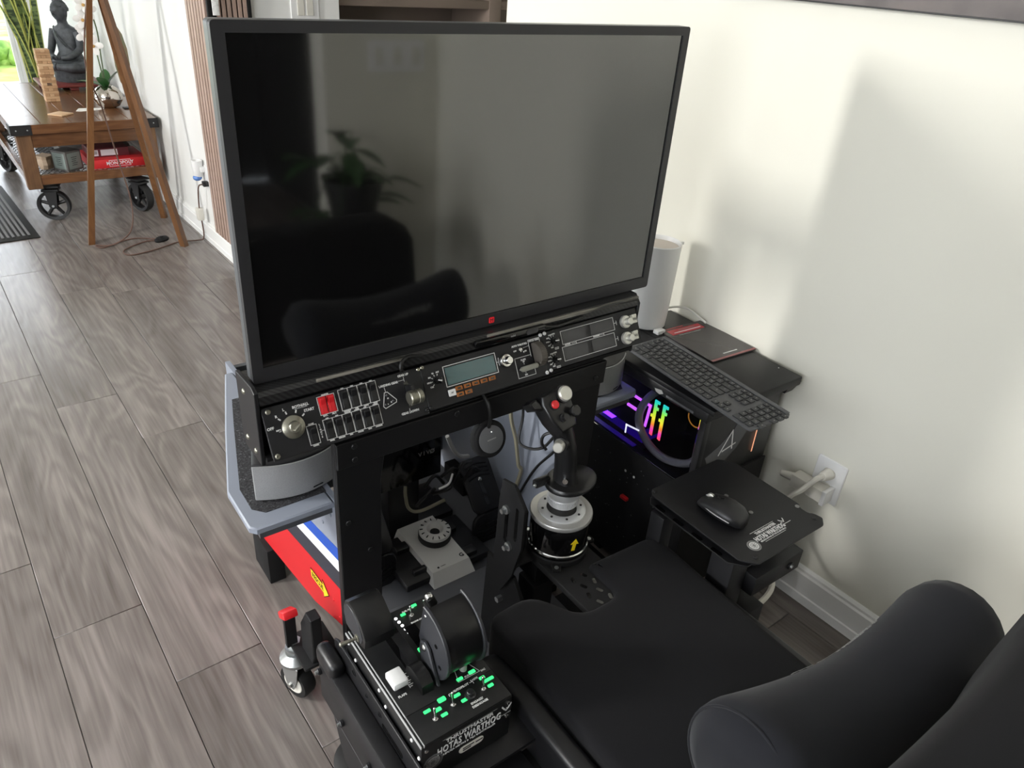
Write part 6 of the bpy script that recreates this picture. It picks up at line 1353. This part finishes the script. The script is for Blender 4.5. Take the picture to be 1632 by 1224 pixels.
# mouse
ms_ = thing('computer_mouse', 'black ergonomic mouse resting on the steel tray', 'mouse', (1.20, 0.722, TZ_))
MQ = T(1.199, 0.722, TZ_ + 0.0005) @ RZ(8)
def mring(y, w, h, cx=0.0):
    pts = []
    for i in range(20):
        t = 2 * PI * i / 20; c, s = math.cos(t), math.sin(t)
        z = h * (0.5 + 0.5 * s) if s > 0 else h * 0.5 * (1 + s)
        pts.append((cx + w / 2 * (abs(c) ** 0.75) * (1 if c > 0 else -1) - 0.004 * (z / 0.04), y, max(0.001, z)))
    return pts
mouseblk = mat('mouse_black', '1e1e20', 0.42)
m = MB(); m.loft([mring(-0.056, 0.030, 0.016), mring(-0.051, 0.052, 0.028), mring(-0.035, 0.068, 0.038), mring(-0.010, 0.074, 0.042, -0.001), mring(0.015, 0.070, 0.038, 0.001), mring(0.038, 0.063, 0.029, 0.003), mring(0.052, 0.052, 0.021, 0.004), mring(0.058, 0.036, 0.013, 0.004)], mouseblk, MQ); mb_ = build(m, 'shell', ms_, angle=60)
m = MB(); m.lathe([(0.007, -0.004), (0.009, -0.003), (0.009, 0.003), (0.007, 0.004)], silv, MQ @ T(0.003, 0.037, 0.026) @ RY(90), n=18); build(m, 'scroll_wheel', ms_, label='silver scroll wheel')
m = MB(); m.box((-0.0035, 0.012, 0.0382), (0.0055, 0.020, 0.0402), greyiron, 0.0015, M=MQ); build(m, 'mode_button', ms_)
m = MB(); m.tube([(0.003, 0.056, 0.0145), (0.003, 0.048, 0.0245), (0.0025, 0.026, 0.0355), (0.002, 0.006, 0.041)], 0.0012, gloss, n=5, M=MQ); build(m, 'button_seam', mb_)
m = MB(); m.tube([(-0.030, 0.030, 0.018), (-0.040, 0.0, 0.022), (-0.036, -0.035, 0.018)], 0.0016, silverplas, n=5, M=MQ); build(m, 'thumb_trim', mb_)

# ================================================================ PC TOWER WITH A LIT INTERIOR
pcx0, pcx1, pcy0, pcy1 = 1.300, 1.604, 0.885, 1.335
tw = thing('pc_tower', 'black glass-sided computer tower with glowing rainbow memory and purple card', 'computer', (1.42, 1.10, 0.0))
m = MB(); m.box((pcx0, pcy0, 0.616), (pcx1, pcy1, 0.645), black, 0.005); tf = build(m, 'top_frame', tw)
m = MB(); m.box((1.296, 0.868, 0.6455), (1.46, 1.335, 0.660), black, 0.004); m.box((1.46, 0.868, 0.634), (1.644, 1.335, 0.660), black, 0.004); m.loft([[(1.60, 0.868, 0.646), (1.644, 0.868, 0.646), (1.644, 1.334, 0.646), (1.60, 1.334, 0.646)], [(1.60, 0.880, 0.615), (1.632, 0.880, 0.615), (1.632, 1.33, 0.615), (1.60, 1.33, 0.615)]], black); build(m, 'top_slab', tw, label='wide matte black top slab')
m = MB(); m.lathe([(0.0018, 0), (0.0018, 0.0006)], white, T(1.625, 0.93, 0.660), n=8); build(m, 'speck', tw)
m = MB(); m.box((pcx0, pcy0, 0.03), (pcx1, pcy1, 0.412), matte, 0.004); lw_ = build(m, 'lower_chamber', tw)
m = MB(); m.box((pcx0 + 0.002, pcy0 + 0.002, 0.412), (pcx0 + 0.022, pcy0 + 0.020, 0.616), black, 0.002); build(m, 'corner_post', tw)
m = MB(); m.box((pcx0 + 0.002, pcy1 - 0.02, 0.412), (pcx0 + 0.02, pcy1 - 0.002, 0.616), black, 0.002); build(m, 'rear_post', tw)
m = MB(); m.box((1.47, pcy0 + 0.02, 0.413), (1.60, pcy1 - 0.005, 0.6155), matte); build(m, 'motherboard_wall', tw)
smoked = mat('smoked_glass', 'd4d4d8', 0.02, trans=1.0, ior=1.2)
m = MB(); m.box((pcx0 + 0.003, pcy0 + 0.022, 0.413), (pcx0 + 0.006, pcy1 - 0.022, 0.6155), smoked); build(m, 'side_glass', tw)
frontm = mat('front_panel_grey', '505154', 0.3)
m = MB(); m.box((pcx0 + 0.024, pcy0 + 0.006, 0.413), (pcx1 - 0.002, pcy0 + 0.010, 0.6155), blackplas, 0.001); build(m, 'front_glass', tw)
m = MB(); m.box((pcx0, pcy0 - 0.0005, 0.20), (pcx1, pcy0 + 0.004, 0.413), matte, 0.001); build(m, 'front_lower', tw)
def FP(x, z, h=0.0): return fr((x, pcy0 + 0.0055 - h, z), (1, 0, 0), (0, 0, 1), (0, -1, 0))
m = MB(); m.prism([(1.335, 0.50), (1.385, 0.520), (1.430, 0.555), (1.455, 0.600), (1.50, 0.600), (1.495, 0.545), (1.46, 0.490), (1.42, 0.462), (1.36, 0.455)], 0, 0.001, frontm, FP(0, 0)); build(m, 'front_swoosh', tw)
m = MB(); m.line([(1.388, 0.490), (1.425, 0.555), (1.438, 0.495)], 0.0035, ink, FP(0, 0, 0.0012)); m.line([(1.400, 0.498), (1.448, 0.508)], 0.0035, ink, FP(0, 0, 0.0012)); build(m, 'front_emblem', tw, label='white angular emblem')
stripm = mat('orange_led', 'e0a080', 0.4, emit='f0a27a', estr=0.9)
m = MB(); m.line([(1.532, 0.612), (1.534, 0.452)], 0.0035, stripm, FP(0, 0, 0.001), h=0.001); build(m, 'light_strip', tw, label='thin glowing orange strip')
# side logo on the frame
SL = fr((1.2998, 0, 0), (0, -1, 0), (0, 0, 1), (-1, 0, 0))
m = MB(); m.prism([(-1.058, 0.628), (-1.035, 0.633), (-1.028, 0.626), (-1.040, 0.619), (-1.052, 0.621)], 0, 0.0005, dimink, SL)
for k in range(8): m.line([(-1.015 + k * 0.011, 0.625), (-1.008 + k * 0.011, 0.625)], 0.006, facem, SL, h=0.0004)
build(m, 'side_print', tf)
# lit parts inside
purple = mat('purple_led', 'c060ff', 0.4, emit='c45cff', estr=2.2)
m = MB(); m.box((1.365, 1.135, 0.425), (1.468, 1.30, 0.505), matte, 0.004); gp_ = build(m, 'graphics_card', tw)
G = fr((1.3645, 0, 0), (0, -1, 0), (0, 0, 1), (-1, 0, 0))
m = MB(); m.line([(-1.225, 0.528), (-1.205, 0.523), (-1.178, 0.526), (-1.112, 0.526), (-1.118, 0.460)], 0.007, purple, G, h=0.003); m.line([(-1.19, 0.489), (-1.14, 0.489)], 0.009, purple, G, h=0.002); build(m, 'purple_bracket', gp_, label='glowing purple light bracket')
m = MB(); m.box((1.366, 1.10, 0.52), (1.468, 1.235, 0.535), matte, 0.002); build(m, 'io_cover', tw)
ramm = mat('rainbow_memory', 'ffffff', 0.4)
nt_, N_, L_n, b_ = nodes(ramm)
tc = N_.new('ShaderNodeTexCoord'); sx_ = N_.new('ShaderNodeSeparateXYZ'); L_n.new(tc.outputs['Object'], sx_.inputs[0])
mr = N_.new('ShaderNodeMapRange'); mr.inputs[1].default_value = 0.443; mr.inputs[2].default_value = 0.557; L_n.new(sx_.outputs[2], mr.inputs[0])
r_ = ramp(nt_, [(0.0, 'ff5a28'), (0.18, 'ff3cc0'), (0.32, 'ff8a2a'), (0.5, 'f4f03c'), (0.72, '9cf04a'), (0.9, '2fe0b0'), (1.0, '2ad0d8')]); L_n.new(mr.outputs[0], r_.inputs[0]); L_n.new(r_.outputs[0], b_.inputs['Emission Color']); b_.inputs['Emission Strength'].default_value = 1.5; L_n.new(r_.outputs[0], b_.inputs['Base Color'])
for y in (1.092, 1.062):
    m = MB(); m.box((1.362, y - 0.0045, 0.443), (1.468, y + 0.0045, 0.557), matte, 0.001); r_s = build(m, 'memory_stick', tw)
    m = MB(); m.prism([(y - 0.0045, 0.445), (y + 0.0045, 0.447), (y + 0.0045, 0.50), (y + 0.011, 0.50), (y + 0.011, 0.508), (y + 0.0045, 0.508), (y + 0.0045, 0.555), (y - 0.013, 0.555), (y - 0.013, 0.547), (y - 0.0045, 0.547), (y - 0.0045, 0.535), (y - 0.011, 0.535), (y - 0.011, 0.527), (y - 0.0045, 0.527)], 1.359, 1.362, ramm, FYZ()); build(m, 'light_bar', r_s, label='glowing rainbow light bar')
hose = mat('hose_grey', '8d8e92', 0.45)
m = MB(); m.tube([(1.44, 1.115, 0.565), (1.375, 1.128, 0.545), (1.345, 1.130, 0.495), (1.340, 1.105, 0.452), (1.335, 1.050, 0.428), (1.335, 0.99, 0.430), (1.345, 0.935, 0.455), (1.37, 0.92, 0.50), (1.42, 0.925, 0.55)], 0.011, hose, n=10); build(m, 'coolant_hose', tw, label='grey coolant hose curving past the memory')
m = MB(); m.lathe([(0.030, 0), (0.034, 0.003), (0.034, 0.03), (0.030, 0.035)], matte, fr((1.468, 1.01, 0.52), (0, 1, 0), (0, 0, 1), (-1, 0, 0)), n=28); build(m, 'cooler_head', tw)
m = MB(); m.lathe([(0.024, 0.0355), (0.027, 0.0355), (0.027, 0.0362), (0.024, 0.0362)], mat('amber_led', 'd79a3a', 0.4, emit='c98a30', estr=0.5), fr((1.468, 1.01, 0.52), (0, 1, 0), (0, 0, 1), (-1, 0, 0)), n=28, cap=False); build(m, 'cooler_ring', tw)
whiteled = mat('white_led', 'ffffff', 0.4, emit='eef2ff', estr=1.6)
m = MB(); m.line([(-1.150, 0.433), (-1.150, 0.457), (-1.105, 0.464)], 0.004, whiteled, fr((1.325, 0, 0), (0, -1, 0), (0, 0, 1), (-1, 0, 0)), h=0.002); m.box((1.327, 1.08, 0.4125), (1.345, 1.29, 0.4165), matte); build(m, 'white_light_line', tw, label='angled white light line')
stripv = mat('violet_led', '5a20ff', 0.4, emit='5a22ff', estr=9.0)
m = MB(); m.box((1.312, 1.14, 0.6120), (1.320, 1.30, 0.6158), stripv); m.box((1.36, 1.24, 0.4125), (1.46, 1.29, 0.4165), stripv); build(m, 'led_strip', tw, label='violet led strip under the top frame')
hazem = mat('violet_haze_glow', '2a1080', 0.35, emit='3a16c8', estr=0.22)  # glow of a plate added to give the violet haze on the case floor
for y in (1.20,):
    m = MB(); m.box((1.312, 1.105, 0.4135), (1.46, 1.312, 0.4160), hazem, 0.0005); build(m, 'haze_plate', tw, label='added plate glowing with the violet haze of the case floor')
random.seed(6)
for (y, z) in ((1.105, 0.338), (1.072, 0.337)):
    m = MB(); m.ball((pcx0 - 0.0005, y, z), (0.0015, 0.004, 0.004), white, u=10, v=6); build(m, 'screw', lw_)
m = MB()
for i in range(46):
    m.ball((pcx0 - 0.0002, random.uniform(0.91, 1.30), random.uniform(0.10, 0.39)), (0.0006, 0.0022, 0.0014), facem, u=6, v=4)
build(m, 'vent_specks', lw_)
m = MB(); m.box((1.288, 1.075, 0.252), (1.2995, 1.10, 0.262), redplas, 0.002); build(m, 'red_latch', lw_, label='small red latch')
m = MB()
for i in range(4): m.box((1.31 + 0.0, 0.90 + 0.0 + i * 0.13, 0.0), (1.34, 0.93 + i * 0.13, 0.03), rubber, 0.003); m.box((1.50, 0.90 + i * 0.13, 0.0), (1.53, 0.93 + i * 0.13, 0.03), rubber, 0.003)
build(m, 'feet', tw)

# keyboard on the tower top
kb = thing('keyboard', 'graphite full-size keyboard lying across the computer tower top', 'keyboard', (1.343, 0.955, 0.668), rz=0)
kx = Vector((-0.0354, -0.4260, 0)).normalized()      # along the keyboard, left to right as typed
kyv = Vector((-kx.y, kx.x, 0))                       # towards its back edge
KM = fr((1.3435, 0.953, 0.690), kx, kyv, (0, 0, 1)) @ RX(3)
def kbody():
    m = MB(); m.prism(rrect(0.430, 0.130, 0.011), 0, 0.006, kbgrey, KM, bev=0.0015, seg=2); m.prism([(-0.21, 0.052), (0.21, 0.052), (0.21, 0.064), (-0.21, 0.064)], 0.0058, 0.0095, kbgrey, KM, bev=0.0015); return m
body_ = build(kbody(), 'case', kb)
m = MB(); m.box((-0.17, 0.02, -0.028), (0.13, 0.058, -0.001), blackplas, 0.002, M=KM); m.box((-0.17, -0.02, -0.026), (0.13, 0.0, -0.001), blackplas, 0.002, M=KM); build(m, 'riser', kb)
KU = 0.0190
keycache = {}
def key(x, y, w, h=0.0158):
    kk = (round(w, 4), round(h, 4))
    if kk not in keycache:
        m = MB(); m.prism(rrect(w, h, 0.0022, 3), 0.0062, 0.0092, keym, KM, bev=0.0006); m.lathe([(0.0012, 0.0093), (0.0026, 0.0093)], ink, KM, n=4) if False else None
        m.prism([(-0.0016, -0.0002), (0.0016, -0.0002), (0.0016, 0.0032), (-0.0016, 0.0032)], 0.0092, 0.00935, dimink, KM)
        keycache[kk] = build(m, 'key', kb); o = keycache[kk]
        o.location = KM.to_3x3() @ Vector((x, y, 0)); return
    o = keycache[kk].copy(); o.name = 'key'; COL.objects.link(o); o.parent = kb; o.location = KM.to_3x3() @ Vector((x, y, 0))
xl = -0.2075
yrow = [0.0415, 0.0245, 0.0055, -0.0135, -0.0325, -0.0515]
for i in range(16): key(xl + 0.0085 + i * 0.0180, yrow[0], 0.0150, 0.0105)
rows = [[1] * 13 + [2], [1.5] + [1] * 12 + [1.5], [1.8] + [1] * 11 + [2.2], [2.3] + [1] * 10 + [2.7], [1.25, 1, 1.25, 5.8, 1.25, 1, 1.25, 1.2]]
for r, y in zip(rows, yrow[1:]):
    x = xl; tot = sum(r); u = 0.286 / tot
    for w in r: key(x + w * u / 2, y, w * u - 0.0032); x += w * u
for i in range(3):
    for j in range(2): key(0.0925 + i * 0.0185, yrow[1] - j * 0.019, 0.0155)
key(0.111, yrow[4] , 0.0155, 0.0140)
for i in range(3): key(0.0925 + i * 0.0185, yrow[5], 0.0155, 0.0140)
for j in range(5):
    for i in range(4):
        if j == 4 and i == 1: continue
        if (j in (2, 4)) and i == 3: continue
        if j == 4 and i == 0: key(0.1605 + 0.0090, yrow[5], 0.0335); continue
        key(0.1605 + i * 0.0182, yrow[1 + j], 0.0152)
for i in range(4): key(0.1605 + i * 0.0182, yrow[0], 0.0150, 0.0105)
for i in range(3): key(0.0925 + i * 0.0185, yrow[0], 0.0150, 0.0105)

# booklet on the slab
bl = thing('manual_booklet', 'dark glossy booklet with red trim lying on the tower slab by the wall', 'booklet', (1.575, 1.135, 0.660))
book = mat('booklet_cover', '3f3b3b', 0.22); redt = mat('booklet_red', 'b5303a', 0.3); pinkt = mat('booklet_dull_red', '8a4548', 0.3)
BQ = fr((1.575, 1.133, 0.6605), Vector((-0.01, -0.205, 0)).normalized(), Vector((0.205, -0.01, 0)).normalized(), (0, 0, 1))
m = MB(); m.prism(rrect(0.205, 0.170, 0.004), 0, 0.004, book, BQ, bev=0.0005); bc_ = build(m, 'cover', bl)
BL = BQ @ T(0, 0, 0.0041)
m = MB(); m.prism([(-0.090, -0.070), (-0.062, -0.070), (-0.062, 0.055), (-0.090, 0.055)], 0, 0.0004, redt, BL); build(m, 'title_band', bc_); m = MB()
for k, (yy, a, b) in enumerate(((-0.081, -0.03, 0.03), (-0.071, -0.055, 0.045))): m.line([(yy, a), (yy, b)], 0.0030, whitepaint if k else dimink, BL @ T(0, 0, 0.0005))
m.line([(-0.055, -0.05), (-0.055, 0.03)], 0.0032, dimink, BL); m.line([(0.08, -0.02), (0.08, 0.03)], 0.0035, ink, BL); m.line([(-0.098, -0.06), (-0.098, 0.0)], 0.004, redt, BL); build(m, 'cover_print', bc_)
m = MB(); m.prism([(0.094, -0.085), (0.1015, -0.085), (0.1015, 0.085), (0.094, 0.085)], 0, 0.0004, pinkt, BL); build(m, 'edge_band', bc_)
# small white dongle and cable by the router
m = MB(); m.box((1.475, 1.225, 0.6605), (1.505, 1.245, 0.672), white, 0.002); build(m, 'usb_dongle', label='small white plastic dongle at the foot of the white router', cat='dongle')
# tall white router
ro = thing('mesh_router', 'tall white cylindrical router behind the keyboard by the wall', 'router', (1.505, 1.300, 0.660))
RC = T(1.507, 1.303, 0.6605)
m = MB(); m.lathe([(0.050, 0.0), (0.053, 0.003), (0.056, 0.06), (0.060, 0.235), (0.0605, 0.243), (0.058, 0.245), (0.055, 0.240), (0.0545, 0.232)], white, RC, n=48); build(m, 'shell', ro)
toprt = mat('router_top', 'cfc6bd', 0.6)
m = MB(); m.lathe([(0.0, 0.231), (0.0545, 0.231), (0.0545, 0.233), (0.0, 0.2345)], toprt, RC, n=40, cap=False); build(m, 'top_disc', ro, label='beige recessed top')
m = MB(); m.prism([(0.058, -0.006), (0.070, -0.002), (0.070, 0.003), (0.058, 0.006)], 0.236, 0.243, white, RC @ RZ(-25)); build(m, 'pull_tab', ro)
m = MB(); m.tube([(1.555, 1.30, 0.69), (1.59, 1.285, 0.70), (1.63, 1.26, 0.695), (1.645, 1.20, 0.672)], 0.003, cable_w, n=6); build(m, 'cable', ro)
